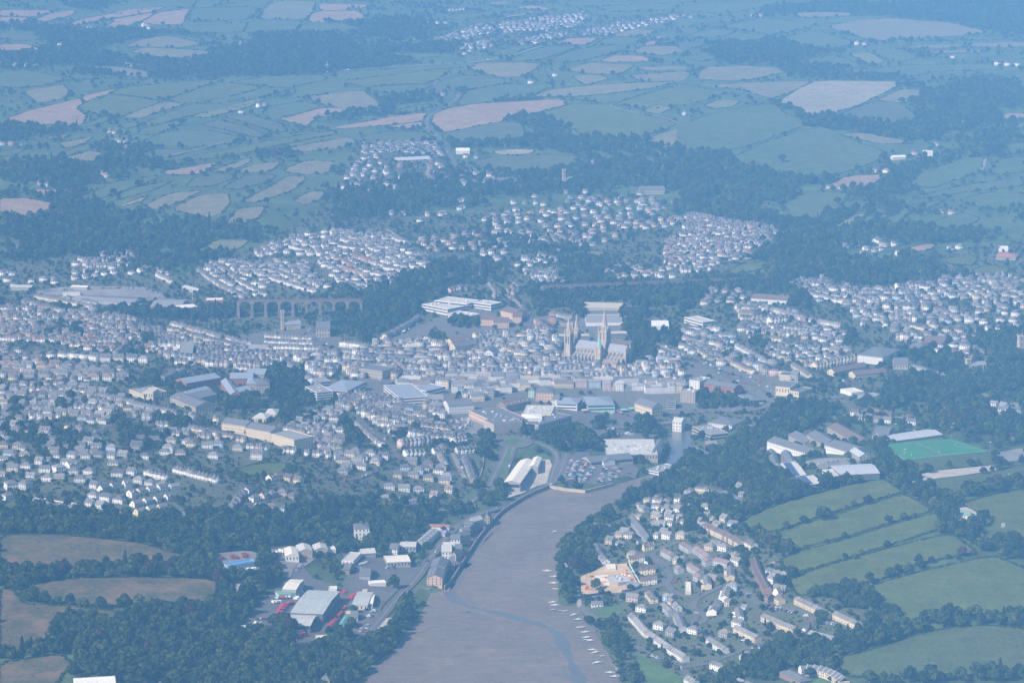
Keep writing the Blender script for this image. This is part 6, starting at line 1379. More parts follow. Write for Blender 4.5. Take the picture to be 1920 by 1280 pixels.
# northern hill, villages, farms
quarter('B', 'B 95,805 240,795 400,795 555,798 575,870 440,860 300,850 130,860', 3, 'w', 's', 30, 3, .85, .05)
quarter('D', 'B 60,930 150,870 240,860 220,930 180,1020 60,1060 0,1060 20,990', -5, 'w', 's', 42, 7, .6, .2)
quarter('DV', 'B 640,980 760,960 860,990 840,1040 660,1050', 0, 'w', 's', 40, 8, .6, .2)
quarter('DSB', 'B 920,1150 1120,1080 1300,1060 1400,1090 1560,1100 1700,1130 1905,1120 1905,1285 700,1285 800,1220', 2, 'm', 'm', 40, 6, .42, .3, wave=8)
quarter('DV', 'B 1640,1090 1780,1080 1760,1160 1640,1170', 0, 's', 's', 44, 8, .5)
quarter('DV', 'B 180,930 420,900 560,900 620,1000 520,1080 300,1060 240,1150 100,1160', 0, 's', 's', 60, 12, .3, .4)
quarter('D', 'B 240,1200 500,1150 620,1110 760,1120 640,1200 420,1270', 0, 'w', 's', 60, 12, .3, .4)
quarter('T', 'C 0,1205 130,1210 240,1245 400,1262 540,1285 0,1285', -6, 'w', 'm', 28, 3, .8, .05)
for px in ('B 880,145 1000,115 1100,105 1360,75 1380,110 1340,150 1220,160 1140,178 900,185', 'B 980,250 1060,215 1180,192 1290,188 1200,220 1060,252', 'B 1340,195 1420,160 1560,130 1700,125 1905,88 1905,108 1700,150 1560,180 1480,205', 'B 650,295 700,260 850,232 845,265 700,305', 'B 520,235 640,180 820,145 870,155 830,190 700,220 560,245'):
    quarter('BDS', px, 10, 'w', 's', 44, 4, .75, .1)
for k, px in enumerate(('A 800,140 840,160', 'A 490,155 525,170', 'A 1335,235 1395,245', 'A 700,360 880,375', 'A 1040,370 1070,375', 'A 75,365 260,375', 'A 1340,620 1370,630', 'A 1435,590 1520,580', 'A 1145,675 1190,680', 'A 650,790 790,810', 'A 700,830 750,835', 'A 560,970 610,985', 'A 0,800 160,805', 'A 215,1020 270,1030', 'A 1340,300 1390,320', 'A 600,730 660,740', 'A 680,870 710,875', 'A 330,250 370,255', 'A 1700,525 1740,530',
                        'B 195,625 250,630', 'B 735,455 860,465', 'B 1045,455 1095,460', 'B 1040,675 1085,680', 'B 980,705 1030,715', 'B 680,870 860,880', 'B 1390,905 1470,910', 'B 480,125 620,130', 'B 580,60 690,50', 'B 1180,415 1240,420', 'B 1770,210 1810,220', 'B 560,525 590,530',
                        'C 920,240 1070,252', 'C 1500,315 1540,320', 'C 1740,355 1900,365', 'C 1850,430 1900,435', 'C 1060,950 1160,955', 'C 1280,850 1310,855', 'C 1400,800 1440,810', 'C 1500,800 1510,802', 'C 800,1040 930,1048', 'C 1420,1180 1510,1185', 'C 1560,690 1610,680', 'C 0,630 30,635', 'C 380,85 470,85', 'C 0,90 60,95', 'C 730,1070 850,1072', 'G 1430,20 1490,25')):
    row(random.choice('DSV'), px, 'm', 'm', None, gap=random.uniform(6, 16), jit=.4)
# ---- individuals (the ones that show largest) and the far mass
EYE = np.array([0.0, 0.0])
HOUSES.sort(key=lambda h: (0 if ROWS[h[6]] else 1, h[0][1]))
LIM = 296
KEEP, MASS = [], []
cnt = {}
names = dict(T='terraced_house', M='terraced_house', L='terraced_house', S='house', D='house', B='bungalow', V='villa', U='town_house', K='town_block')
words_ = dict(T='terraced house', M='terraced house', L='tall terraced house', S='semi-detached house', D='detached house', B='bungalow', V='villa', U='town house', K='town block')
LIMITS = {'terraced_house': 292, 'house': 292, 'bungalow': 60, 'villa': 60, 'town_house': 90, 'town_block': 40}
for h in HOUSES:
    nm = names[h[2]]
    if cnt.get(nm, 0) < LIMITS[nm] and (ROWS[h[6]] or h[0][1] < 4600): KEEP.append(h); cnt[nm] = cnt.get(nm, 0) + 1
    else: MASS.append(h)
ANCHORS = [(t, W(P(p))[0, :2]) for t, p in (('cream hotel', 'D 1500,1120'), ('classical hall', 'D 1510,1020'), ('cream clinic', 'D 790,900'), ('blue roofed college', 'D 1180,850'), ('brown block of flats', 'D 1040,670'), ('park trees', 'D 1600,880'), ('two brick stores', 'D 1040,440'), ('little green field', 'G 1480,90'),
    ('upper bright white row', 'G 350,300'), ('lower wood edge', 'G 60,330'), ('cream metal hall', 'H 1000,90'), ('dual carriageway', 'H 800,200'), ('roundabout', '962,829'), ('shopping centre car park', '880,800'), ('stepped white court building', 'E 600,420'), ('blue grey car park', 'E 330,880'),
    ('cathedral west front', '1066,676'), ('cathedral choir', '1150,690'), ('market hall', 'E 1350,960'), ('cream gothic hall', 'E 1690,970'), ('red brick flats', 'F 220,880'), ('cream junction hall', 'F 590,880'), ('hotel with the mansard roof', 'F 1100,690'), ('stone chapel', 'F 1215,745'), ('brick school', 'F 1420,620'),
    ('square towered church', 'F 1592,780'), ('hockey pitch', 'F 1350,1200'), ('sports hall', 'I 980,90'), ('gravel pavilion', 'I 1570,330'), ('white villa in the wood', 'H 110,420'), ('wooded western lane', 'D 300,1200'), ('far western streets', 'D 120,950'), ('station yard', 'D 500,370'), ('long cream terrace', 'D 1100,600'), ('school cupola', 'F 740,1180'), ('filling station', 'F 920,900'), ('tall stone hall', 'D 1800,540'), ('western viaduct', 'D 1578,480'))]
PARTM = {}
def part_mesh(code, v, pn):
    k = (code, v, pn)
    if k not in PARTM:
        PARTM[k] = KINDS[code][v][1][pn].mesh(pn, dict(wall=M_WALL, roof=M_ROOFO, chimney=M_BRICKC, other_chimney=M_BRICKC, window=M_GLASS)[pn]) if KINDS[code][v][1][pn].f else None
    return PARTM[k]
PLURAL_GROUP = dict(town_block='town blocks in view', town_house='town houses in view', terraced_house='terraced houses in view', house='houses in view', bungalow='bungalows in view', villa='villas in view')
seq = {}
hz = {}
LATER = []
if KEEP:
    zz = hgt(np.array([h[0] for h in KEEP]))
    KEEP_Z = list(zip(KEEP, zz)); KEEP_Z.sort(key=lambda t: (t[0][6], t[0][7]))
    for (c, rz, code, v, wl, rf, rid, idx), z in KEEP_Z:
        o = empty(names[code], (c[0], c[1], z), rz)
        if ROWS[rid]:
            i = seq.get(rid, 0); seq[rid] = i + 1
            lab = f'{wl[0]} {words_[code]} with {rf[0]} roof, {nth(i)} along {ROWS[rid]}'
            if len(lab.replace('-', '').split()) > 16: lab = f'{nth(i)} {wl[0]} {words_[code]} along {ROWS[rid]}'
        else:
            dd = [np.linalg.norm(c - a[1]) for a in ANCHORS]; ai = int(np.argmin(dd))
            lab = (wl[0], code, rf[0], ai); LATER.append((o, lab, dd[ai]))
            lab = None
        tag(o, lab, names[code].replace('_', ' '), PLURAL_GROUP[names[code]])
        for pn, colr in (('wall', wl[1]), ('roof', rf[1]), ('chimney', None), ('other_chimney', None), ('window', None)):
            m = part_mesh(code, v, pn)
            if m is None: continue
            q = link(pn.replace('other_', ''), m, o)
            if colr: q.color = shade(colr, .10)
            if pn == 'window': q['kind'] = 'stuff'
LATER.sort(key=lambda t: t[2])
for o, k, d in LATER:
    k2 = (k[0], words_[k[1]], k[2], k[3])
    i = seq.get(k2, 0); seq[k2] = i + 1
    o['label'] = f'{k[0]} {words_[k[1]]}, {k[2]} roof, {nth(i) + " " if i else ""}nearest the {ANCHORS[k[3]][0]}'
def mass_houses(name, hs):
    V, LI, LT, MI, CC = [], [], [], [], []
    zz = hgt(np.array([h[0] for h in hs]))
    cache = {}
    nv = 0
    for (c, rz, code, v, wl, rf, rid, idx), z in zip(hs, zz):
        if (code, v) not in cache:
            vv, li, lt, mi = [], [], [], []
            for pi, pn in ((0, 'wall'), (1, 'roof'), (2, 'chimney'), (2, 'other_chimney'), (3, 'window')):
                mb = KINDS[code][v][1][pn]; o = len(vv); vv += mb.v
                for fi, f in enumerate(mb.f):
                    if pn == 'window':
                        b8 = [mb.v[i] for i in mb.f[fi - fi % 6] + mb.f[fi - fi % 6 + 1]]
                        thin_y = max(p[1] for p in b8) - min(p[1] for p in b8) < .1
                        if fi % 6 not in ((2, 4) if thin_y else (3, 5)): continue
                    li += [i + o for i in f]; lt.append(len(f)); mi.append(pi)
            cache[(code, v)] = (np.array(vv), np.array(li), np.array(lt), np.array(mi))
        vv, li, lt, mi = cache[(code, v)]
        s = random.uniform(.94, 1.08)
        cs, sn = math.cos(rz), math.sin(rz)
        q = np.column_stack([(vv[:, 0] * cs - vv[:, 1] * sn) + c[0], (vv[:, 0] * sn + vv[:, 1] * cs) + c[1], vv[:, 2] * s + z])
        V.append(q); LI.append(li + nv); LT.append(lt); MI.append(np.array([0, 1, 2, 3])[mi]); nv += len(q)
        k1, k2 = random.uniform(.80, 1.02), random.uniform(.85, 1.12)
        pal = np.array([np.array(wl[1]) * k1, np.array(rf[1]) * k2, (.3, .2, .15), (.04, .05, .06)])
        CC.append(pal[mi])
    V = np.vstack(V); LI = np.concatenate(LI); LT = np.concatenate(LT); MI = np.concatenate(MI); CC = np.vstack(CC)
    me = bpy.data.meshes.new(name)
    me.vertices.add(len(V)); me.vertices.foreach_set('co', V.astype(np.float32).ravel())
    me.loops.add(len(LI)); me.loops.foreach_set('vertex_index', LI.astype(np.int32))
    me.polygons.add(len(LT)); me.polygons.foreach_set('loop_start', np.concatenate([[0], np.cumsum(LT)[:-1]]).astype(np.int32))
    for m in (M_WALLM, M_ROOFM, M_BRICKC, M_GLASS): me.materials.append(m)
    me.polygons.foreach_set('material_index', MI.astype(np.int32))
    me.update(calc_edges=True)
    a = me.attributes.new('Col', 'FLOAT_COLOR', 'FACE')
    c4 = np.ones((len(LT), 4), np.float32); c4[:, :3] = np.clip(CC, 0, .86); a.data.foreach_set('color', c4.ravel())
    return tag(link(name, me), kind='stuff')
for nm in ('terraced_house', 'house', 'bungalow', 'villa', 'town_house', 'town_block'):
    hs = [h for h in MASS if names[h[2]] == nm]
    if hs: mass_houses('distant_' + nm + 's', hs)
print('HOUSES', len(HOUSES), 'individual', len(KEEP), cnt)
# ------------------------------------------------------------------ woods, hedges, garden trees
WOODS = ['G 300,930 440,900 640,950 760,830 1060,850 1170,890 1210,780 1190,720 1320,680 1500,560 1560,640 1560,730 1480,790 1370,920 1280,990 1480,1010 1580,930 1620,1000 1660,1090 1720,1120 1760,1100 1830,1030 1905,1000 1960,1060 1960,1330 700,1330 640,1290 500,1240 400,1290 300,1330 410,1170 340,1110 230,1090',
 'G 0,330 180,300 300,335 640,365 720,400 860,365 1240,345 1500,335 1905,270 1905,560 1750,515 1600,500 1500,520 1430,540 1190,555 1200,615 1290,640 1280,690 1190,710 900,680 480,650 0,735 0,690 400,650 620,612 1095,625 1060,580 880,540 640,475 440,440 420,425 720,432 740,420 400,425 180,420 0,440',
 'G 0,735 130,770 200,830 640,860 640,880 400,855 130,840 80,770', 'G 640,800 760,800 770,880 640,890',
 'H 0,285 200,265 400,275 540,285 530,390 430,420 330,490 250,520 150,560 60,560 0,520', 'H -10,1330 60,1280 0,1260 0,1100 80,1060 200,1010 320,930 440,850 450,890 300,1090 170,1180 95,1280 60,1330', 'H 280,830 400,820 400,890 300,890', 'H 150,590 260,600 240,650 140,640', 'H 255,690 325,690 325,760 255,760', 'H 600,290 700,300 690,340 610,350', 'H 760,230 850,250 830,300 770,290', 'H 870,215 950,220 930,270 860,265', 'H 970,190 1075,160 1170,90 1195,120 1150,170 1060,205 980,225',
 'H 1230,500 1250,440 1330,390 1420,340 1500,290 1560,250 1620,200 1700,130 1800,100 1905,95 1905,230 1760,220 1620,290 1520,330 1480,440 1400,480 1420,620 1370,690 1330,690 1300,720 1320,830 1225,835 1212,640 1215,560', 'H 1350,880 1390,870 1440,950 1480,960 1490,930 1560,980 1600,1050 1610,1150 1560,1200 1500,1190 1450,1060 1400,1000', 'H 1560,1215 1640,1215 1650,1290 1580,1310',
 'I 0,45 120,0 300,0 480,50 520,110 620,190 760,170 860,140 1000,130 1110,140 1000,160 760,215 500,300 330,370 430,430 540,500 600,540 580,585 500,560 430,480 380,440 300,400 340,350 400,330 380,280 230,225 110,175 60,190 0,230', 'I 0,290 100,260 230,235 300,300 380,310 330,380 130,390 0,460',
 'I 1105,20 1210,60 1330,70 1400,105 1320,150 1260,150 1210,205 1110,140 1060,110 1100,70', 'I 1280,190 1400,205 1440,240 1510,250 1530,290 1520,350 1550,400 1640,430 1690,490 1905,480 1905,640 1760,560 1700,545 1640,540 1520,450 1430,440 1440,330 1400,310 1340,270', 'I 1580,205 1750,165 1880,140 1900,175 1700,235 1600,240', 'I 540,620 590,690 600,780 560,770 520,680',
 'I 100,1290 200,1225 300,1180 400,1150 480,1090 600,1040 640,1090 700,1070 720,1045 870,1055 880,1000 1040,975 1130,985 1280,960 1450,900 1600,890 1750,940 1905,890 1905,985 1700,950 1500,970 1280,1020 1060,1095 850,1150 870,1230 800,1230 640,1200 540,1230 480,1250 300,1290', 'I 1000,1270 1130,1245 1500,1255 1750,1215 1905,1210 1905,1330 930,1330', 'I 660,790 800,770 900,730 980,760 1050,820 1150,880 1230,950 1130,970 1050,960 1000,920 1040,880 900,850 760,810', 'I 720,910 790,910 800,990 730,990', 'I 290,550 400,560 390,640 300,640', 'I 720,780 850,740 960,740 820,790',
 'F 1160,850 1400,760 1500,720 1640,745 1750,710 1905,710 1905,900 1720,930 1700,1050 1905,1050 1905,1190 1800,1200 1700,1150 1450,1130 1340,1080 1400,1060 1420,970 1300,960 1160,1000 930,1000 1060,950', 'F 560,0 1905,0 1905,30 1700,60 1400,75 1180,90 1000,60 900,70 890,160 960,240 900,290 700,270 560,240 440,230 470,170 420,110 560,60', 'F 940,180 1200,170 1400,190 1400,260 1240,290 1100,320 940,320 900,280', 'F 0,300 560,248 650,290 600,320 460,400 380,350 320,340 160,340 60,420 0,460', 'F 560,340 700,350 700,440 600,440',
 'F 80,910 200,880 300,900 320,960 480,985 400,1010 250,1010 80,1000', 'F 100,1290 300,1190 370,1120 480,1080 500,1000 560,960 760,970 880,990 840,1060 740,1090 720,1120 600,1140 560,1200 470,1235 480,1290', 'F 860,590 940,580 960,640 860,640', 'D 1340,425 1500,415 1640,412 1640,450 1500,470 1400,470', 'F 1240,650 1480,690 1480,740 1300,740 1200,680', 'F 1080,700 1180,710 1170,790 1090,780', 'F 300,610 460,620 500,650 420,660', 'F 1640,590 1905,550 1905,720 1740,700 1640,740 1600,660',
 'D 0,0 1500,0 1440,70 1320,120 1200,200 1100,170 1000,225 800,200 740,140 600,130 350,110 300,150 0,200 0,120 100,90', 'D 840,430 1000,470 1200,440 1330,420 1360,470 1240,500 1000,510 800,490 600,500 590,470 700,450', 'D 340,440 420,440 420,480 340,480', 'D 780,590 900,600 900,660 800,660', 'D 240,540 440,540 440,610 250,620', 'D 1500,800 1560,780 1700,830 1710,900 1820,930 1780,970 1640,990 1500,960 1480,900', 'D 1540,1020 1640,1010 1750,1060 1800,1110 1700,1130 1580,1090', 'D 190,1130 340,1120 400,1160 500,1180 540,1240 420,1285 200,1270 150,1180', 'D 800,810 890,830 880,880 800,870', 'D 950,840 1030,850 1030,900 950,895', 'D 670,660 780,670 780,700 670,700', 'D 1220,930 1480,960 1480,1000 1380,1010 1230,1000', 'D 880,1060 1030,1070 1060,1110 900,1110', 'D 330,940 440,950 440,1000 330,1000', 'D 40,960 150,970 150,1040 40,1040', 'D 720,1130 860,1120 1000,1180 900,1230 720,1220', 'D 0,1040 120,1060 150,1180 0,1220', 'D 620,1040 700,1050 690,1100 620,1090',
 'E -40,440 0,330 60,600 150,640 170,600 260,560 440,470 430,420 560,370 700,300 760,200 640,180 500,200 420,250 380,290 260,340 210,330 100,360 0,330', 'E -60,420 0,400 120,340 250,330 430,400 440,460 260,560 160,600 60,610 -20,560', 'E 620,500 790,515 790,550 620,545', 'E 1560,480 1700,440 1700,520 1740,600 1905,560 1905,680 1740,625 1740,740 1600,780 1580,720 1590,690 1600,600', 'E 1010,350 1130,330 1700,300 1905,330 1905,420 1760,430 1700,445 1560,400 1330,405 1280,440 1100,440 1090,400', 'E 1290,420 1350,440 1360,510 1300,490', 'E 720,850 800,840 810,890 720,890', 'E 440,1080 560,1090 620,1170 560,1200 460,1180', 'E 760,1160 840,1130 850,1190 780,1200', 'E 750,1215 850,1200 850,1290 760,1290', 'E 1010,1090 1080,1060 1100,1120 1060,1160 1010,1170', 'E 985,1170 1050,1170 1050,1230 985,1220', 'E 1130,1170 1330,1120 1430,1180 1420,1230 1300,1240 1170,1230', 'E 1390,1050 1480,1050 1480,1090 1400,1100', 'E 1640,1060 1740,1060 1740,1150 1640,1140', 'E 700,0 900,0 1000,60 860,140 740,110', 'E 1100,50 1300,110 1300,130 1420,165 1640,190 1600,260 1480,300 1340,320 1240,290 1250,190 1120,170', 'E 500,620 570,600 570,650 500,650', 'E 20,1020 0,980 0,1100 100,1150 140,1210 40,1180', 'E 300,1110 440,1120 440,1170 300,1170', 'E 850,170 930,170 960,240 850,290 820,270']
WOODS += ['G 0,668 380,636 640,608 1095,620 1210,640 1215,708 800,700 420,705 160,745 0,765', 'G 0,415 300,428 640,470 880,528 1065,578 1065,590 860,545 640,490 300,455 0,460', 'G 60,740 165,730 190,800 400,845 640,850 740,830 700,890 400,860 130,850 80,770', 'G 220,1075 340,1110 410,1160 330,1125 0,1175 0,1135', 'A 0,130 330,165 500,190 700,165 1000,195 680,240 540,290 520,330 740,345 1150,335 1500,200 1905,190 1905,400 1300,435 860,450 640,440 380,360 0,390 0,300 220,300 240,230', 'A 430,0 620,0 560,50 420,60', 'A 0,690 150,720 400,715 480,650 560,650 400,740 250,770 0,790', 'A 0,900 280,900 480,930 650,1000 520,1080 520,1280 0,1280 0,1210 200,1200 310,1140 0,1100', 'A 520,1190 800,1170 960,1230 1250,1250 1240,1290 520,1290', 'A 750,900 880,890 900,930 1200,880 1180,910 900,960', 'A 1390,860 1600,840 1640,890 1570,905 1440,900', 'A 640,830 850,830 870,890 1000,880 860,920 620,960 560,900',
 'B 0,130 480,100 560,160 420,200 260,250 180,250 0,300 0,390 420,330 640,300 500,240 420,270', 'B 560,800 860,790 1040,800 1060,830 860,830 700,840 600,850', 'B 1040,770 1220,700 1340,750 1540,790 1640,775 1905,800 1905,880 1640,870 1380,855 1340,870 1130,860 1100,830', 'B 1290,930 1340,880 1500,890 1905,900 1905,1080 1640,1060 1300,1060 1000,1080 840,1140 600,1110 560,1000 640,960 800,950 1000,965 1180,965', 'B 100,1060 640,1000 700,1060 900,1060 900,1150 600,1160 400,1160 200,1200 0,1290 0,1080', 'B 0,590 210,590 280,540 450,510 520,520 520,560 380,590 240,630 0,690', 'B 530,510 640,520 600,600 560,590', 'B 760,580 820,545 980,530 1050,545 1000,560 860,570', 'B 990,680 1060,650 1200,650 1220,690 1340,750 1180,760 1040,790 1030,730',
 'C 1500,0 1905,0 1905,200 1720,180 1500,120 1000,95 440,90 440,50 700,10 900,20', 'C 0,850 280,840 280,900 420,925 560,985 700,1005 870,975 780,1050 640,1080 540,1130 470,1180 540,1220 640,1245 780,1205 870,1165 960,1190 840,1270 700,1290 500,1290 300,1260 0,1200', 'C 900,1050 1130,975 1180,930 1300,930 1520,850 1905,700 1905,780 1680,860 1300,970 1260,1040 1100,1130 940,1080', 'C 1250,470 1520,470 1905,450 1905,630 1780,640 1640,720 1500,740 1400,770 1300,690 1330,560 1340,510', 'C 530,570 640,625 720,660 840,660 900,690 1090,690 1280,690 1400,770 1310,800 1170,740 900,720 700,690 560,630', 'C 200,250 560,220 600,250 700,275 860,285 830,310 580,350 440,350 200,360 190,320', 'C 440,430 570,405 540,375 830,365 860,410 1250,430 1240,455 750,450 700,450', 'C 1000,1090 1110,1130 1260,1110 1270,1140 1110,1230 900,1285 700,1285 840,1220 960,1190']
TW = [W(P(p))[:, :2] for p in WOODS]
def view_px(p):
    z = hgt(p)
    c, s = math.cos(PITCH), math.sin(PITCH)
    y, dz = p[:, 1], z - CAM_H
    dep = y * c - dz * s
    up = y * s + dz * c
    return np.column_stack([960 + FOC * p[:, 0] / dep, 640 - FOC * up / dep]), z
def grid(y0, y1, sp):
    Y_ = np.arange(y0, y1, sp)
    pts = []
    for y in Y_:
        hw = y * 960 / FOC * 1.06 + 30
        x = np.arange(-hw, hw, sp)
        pts.append(np.column_stack([x, np.full(len(x), y)]))
    p = np.vstack(pts)
    return p + rng.uniform(-.48, .48, p.shape) * sp
def vnoise(p, s):
    a = np.sin(p[:, 0] / s + 1.7 * np.sin(p[:, 1] / (s * 1.3))) + np.sin(p[:, 1] / (s * .8) + 1.3 * np.sin(p[:, 0] / (s * 1.1) + 2)) + np.sin((p[:, 0] + p[:, 1]) / (s * .6))
    return a / 3
TREES = []    # x, y, z, size, kind, zone
for y0, y1, sp in ((2750, 4700, 8.4), (4700, 9900, 9.8)):
    p = grid(y0, y1, sp)
    px, z = view_px(p)
    ok = (px[:, 1] > -25) & (px[:, 1] < 1330) & ((occ_at(p) & 2) == 0)
    p, px, z = p[ok], px[ok], z[ok]
    wood = np.zeros(len(p), bool)
    pj = p + rng.normal(0, 1, p.shape) * (3 if sp < 9 else 16) + (0 if sp < 9 else 1) * np.column_stack([60 * vnoise(p, 60), 60 * vnoise(p[:, ::-1], 75)])   # ragged wood edges
    for t in TW: wood |= inside(pj, t)
    town = np.zeros(len(p), bool)
    for t in TOWN_W: town |= inside(p, t)
    centre = inside(p, TOWN_W[1])
    estate = inside(p, TOWN_W[2])
    nse = vnoise(p, 46)
    rural = ~wood & ~town
    farw = smooth(4700, 6200, p[:, 1])
    prob = np.where(wood, np.where(p[:, 1] > 5100, np.clip(.74 + .36 * vnoise(p, 70), .25, .97), .97), np.where(centre, .045, np.where(estate, np.clip(.42 + .3 * nse, .15, .7), np.where(town, np.clip(.34 + .32 * nse, .08, .7), np.where(p[:, 1] > 4900, .08 + .20 * nse, .24 + .34 * nse)))))
    keep = rng.random(len(p)) < prob
    p, z, wood, town, rural = p[keep], z[keep], wood[keep], town[keep], rural[keep]
    n = len(p)
    size = np.where(wood, rng.uniform(.7, 1.38, n), np.where(town, rng.uniform(.34, .82, n), rng.uniform(.5, 1.05, n)))
    if sp > 8: size *= np.where(town, 1.0, 1.12)
    kd = rng.choice(8, n, p=[.21, .15, .18, .15, .16, .1, .04, .01])
    TREES.append(np.column_stack([p, z - .2, size, kd, wood * 1 + town * 2]))
TREES = np.vstack(TREES)
# lone trees, each told apart
LONE = [('I 790,372', 1.75, 0, 'big round oak standing between the two upper green field strips'), ('I 905,474', 1.0, 3, 'rounded bush in the second hedge of the green strips'), ('I 1156,690', 1.2, 2, 'round tree in the lowest hedge of the green strips'), ('I 845,778', 1.2, 0, 'squat tree at the corner of the lowest green field'), ('I 910,770', 1.3, 4, 'upright tree at the hedge end above the cream terrace'),
        ('I 965,590', .8, 3, 'small bush in the third hedge of the green strips'), ('I 1437,445', 1.0, 4, 'narrow tree where the green strips meet the path'), ('I 915,305', .55, 3, 'tiny bush in the first hedge of the green strips'), ('G 700,880', 1.7, 0, 'big tree standing alone at the edge of the dry brown field'), ('G 395,845', 1.1, 4, 'upright tree in the hedge between two brown fields'), ('G 285,845', .8, 3, 'small bush at the west of the brown field hedge'), ('G 525,640', 1.15, 2, 'tree standing above the hedge of the upper brown field'), ('G 110,1128', .9, 5, 'small tree on the dark bank of the lowest brown field'),
        ('H 1422,762', 1.25, 1, 'tree left standing inside the building site'), ('H 1310,668', 1.9, 7, 'dark copper beech above the shore lane'), ('H 345,885', 1.5, 2, 'broad tree beside the riverside road and quay car park'), ('H 292,752', 1.3, 4, 'tall tree in the middle of the trade estate'), ('H 785,282', 1.1, 4, 'tree on the verge where the riverside road meets the carriageway'), ('H 545,585', .9, 3, 'small tree in front of the white windowed warehouse'),
        ('C 556,905', 1.7, 0, 'lone round tree in the great far pasture'), ('C 862,1142', 1.5, 0, 'dark tree in the corner of the far wooded pasture'), ('C 560,1178', 1.4, 2, 'round tree at the near side of the far wooded pasture'), ('C 845,402', 1.1, 0, 'westernmost of three round trees in the far green field'), ('C 897,380', 1.2, 2, 'middle one of three round trees in the far green field'), ('C 942,386', .9, 3, 'smallest of three round trees in the far green field'), ('C 1205,412', .9, 0, 'round tree further east in the far green field'), ('C 1052,420', 1.0, 2, 'round tree below the three in the far green field'), ('C 778,332', .8, 3, 'small tree in the upper far green field'), ('A 1010,700', 1.6, 0, 'dark round tree beside the western hill farm'), ('A 635,1090', 1.4, 0, 'lone tree in the rough western pasture'),
        ('E 1345,1000', .9, 7, 'small dark red tree beside the ring road'), ('I 1488,85', .9, 4, 'lone tree by the sand strip of the playing field'), ('I 1608,70', 1.0, 2, 'round tree behind the sand strip of the playing field'), ('I 975,165', 1.2, 2, 'round tree in front of the curved sports hall')]
lone_w = [(W(P(p))[0], s, k, l) for p, s, k, l in LONE]
for w, s, k, l in lone_w:
    d = np.linalg.norm(TREES[:, :2] - w[:2], axis=1)
    TREES = TREES[d > 7.5 * s]
def tree(pos, size, k, label, group=None):
    o = empty('tree', pos, random.uniform(0, 6.28)); o.scale = (size, size, size)
    tag(o, label, 'tree', group)
    link('trunk', PROTO[k][0], o); link('crown', PROTO[k][1], o)
    return o
for w, s, k, l in lone_w: tree((w[0], w[1], w[2] - .2), s, k, l)
# nearest woodland trees as trees of their own
ZONES = [('tree in the deep wood at the foot of the brown fields', 'trees of the wood below the brown fields', lambda x: x < 640), ('tree in the strip of wood along the tidal mud', 'trees along the western mud bank', lambda x: 640 <= x < 800), ('tree on the shore below the curving terrace', 'trees along the eastern shore', lambda x: 800 <= x < 1280), ('tree in the belt between crescent and estate', 'trees between crescent and estate', lambda x: 1280 <= x < 1560), ('tree in the hedge belt along the olive field', 'trees beside the olive field', lambda x: x >= 1560)]
KADJ = ['broad dark green', 'rounded mid green', 'spreading dark green', 'light green', 'tall dark green', 'small light green', 'narrow dark conifer', 'copper leaved']
tp, tz = view_px(TREES[:, :2])
# only those with open sight to the camera: front trees first, at most 262
order = np.lexsort((TREES[:, 1],))
chosen = []
taken = np.zeros(len(TREES), bool)
for i in order:
    if len(chosen) >= 262: break
    if tp[i, 1] > 1275 or tp[i, 0] < 5 or tp[i, 0] > 1915 or TREES[i, 3] < .6: continue
    chosen.append(i); taken[i] = True
SPOTS = [('close to the large pale shed', 'G 550,1240'), ('close to the slate cottage', 'G 1800,1240'), ('below the white ribbed canopies', 'G 1400,1050'), ('at the edge of the lowest brown field', 'G 380,1180'), ('in the middle of the wood', 'G 1000,1150'), ('beside the low stone barn', 'G 930,1250'), ('below the depot', 'G 1650,1130'), ('on the creek bank', 'H 90,1230'), ('by the boat yard', 'H 280,1050'),
         ('by the slipway', 'H 1560,1230'), ('by the bank lawn', 'H 1480,1020'), ('near the dark terrace', 'H 1700,1230'), ('by the dark roofed low hall', 'I 540,1230'), ('behind the crescent', 'I 760,1180'), ('below the lower estate road', 'I 300,1220'), ('by the olive field', 'I 950,1180'), ('at its near edge', 'I 1400,1260'), ('near the field corner', 'I 1800,1240'), ('along the far hedge', 'I 1500,930')]
SPOT_W = [(t, W(P(q))[0, :2]) for t, q in SPOTS]
WHERE = ['tree in the lower wood', 'tree of the western bank', 'tree of the eastern shore', 'tree of the crescent belt', 'tree of the olive field hedge']
for i in chosen:
    for k, (lb, gr, f) in enumerate(ZONES):
        if f(tp[i, 0]):
            sp = SPOT_W[int(np.argmin([np.linalg.norm(TREES[i, :2] - w) for _, w in SPOT_W]))][0]
            tree(tuple(TREES[i, :3]), TREES[i, 3], int(TREES[i, 4]), f'{KADJ[int(TREES[i, 4])]} {WHERE[k]} {sp}', gr); break
TREES = TREES[~taken]
zone = TREES[:, 5].astype(int)
wd, gd, rd = (zone & 1) == 1, ((zone & 1) == 0) & ((zone & 2) == 2), zone == 0
for nm, m in (('woodland', wd), ('garden_tree_foliage', gd), ('countryside_foliage', rd)):
    t = TREES[m]
    scatter(nm, t[:, :3], t[:, 3], t[:, 4].astype(int), tree_coll)
print('TREES', len(TREES))

# shrubs and garden hedges between the houses: one mass
p = grid(2800, 6600, 5.0)
px, z = view_px(p)
t = np.zeros(len(p), bool)
for w in TOWN_W[:1] + TOWN_W[2:]: t |= inside(p, w)
t &= ~inside(p, TOWN_W[1]) & ((occ_at(p) & 2) == 0) & (rng.random(len(p)) < np.clip(.30 + .3 * vnoise(p, 23), .05, .6))
scatter('garden_shrubbery', np.column_stack([p, z])[t], rng.uniform(.3, .85, t.sum()), rng.integers(0, 3, t.sum()), bush_coll)
print('SHRUBS', t.sum())
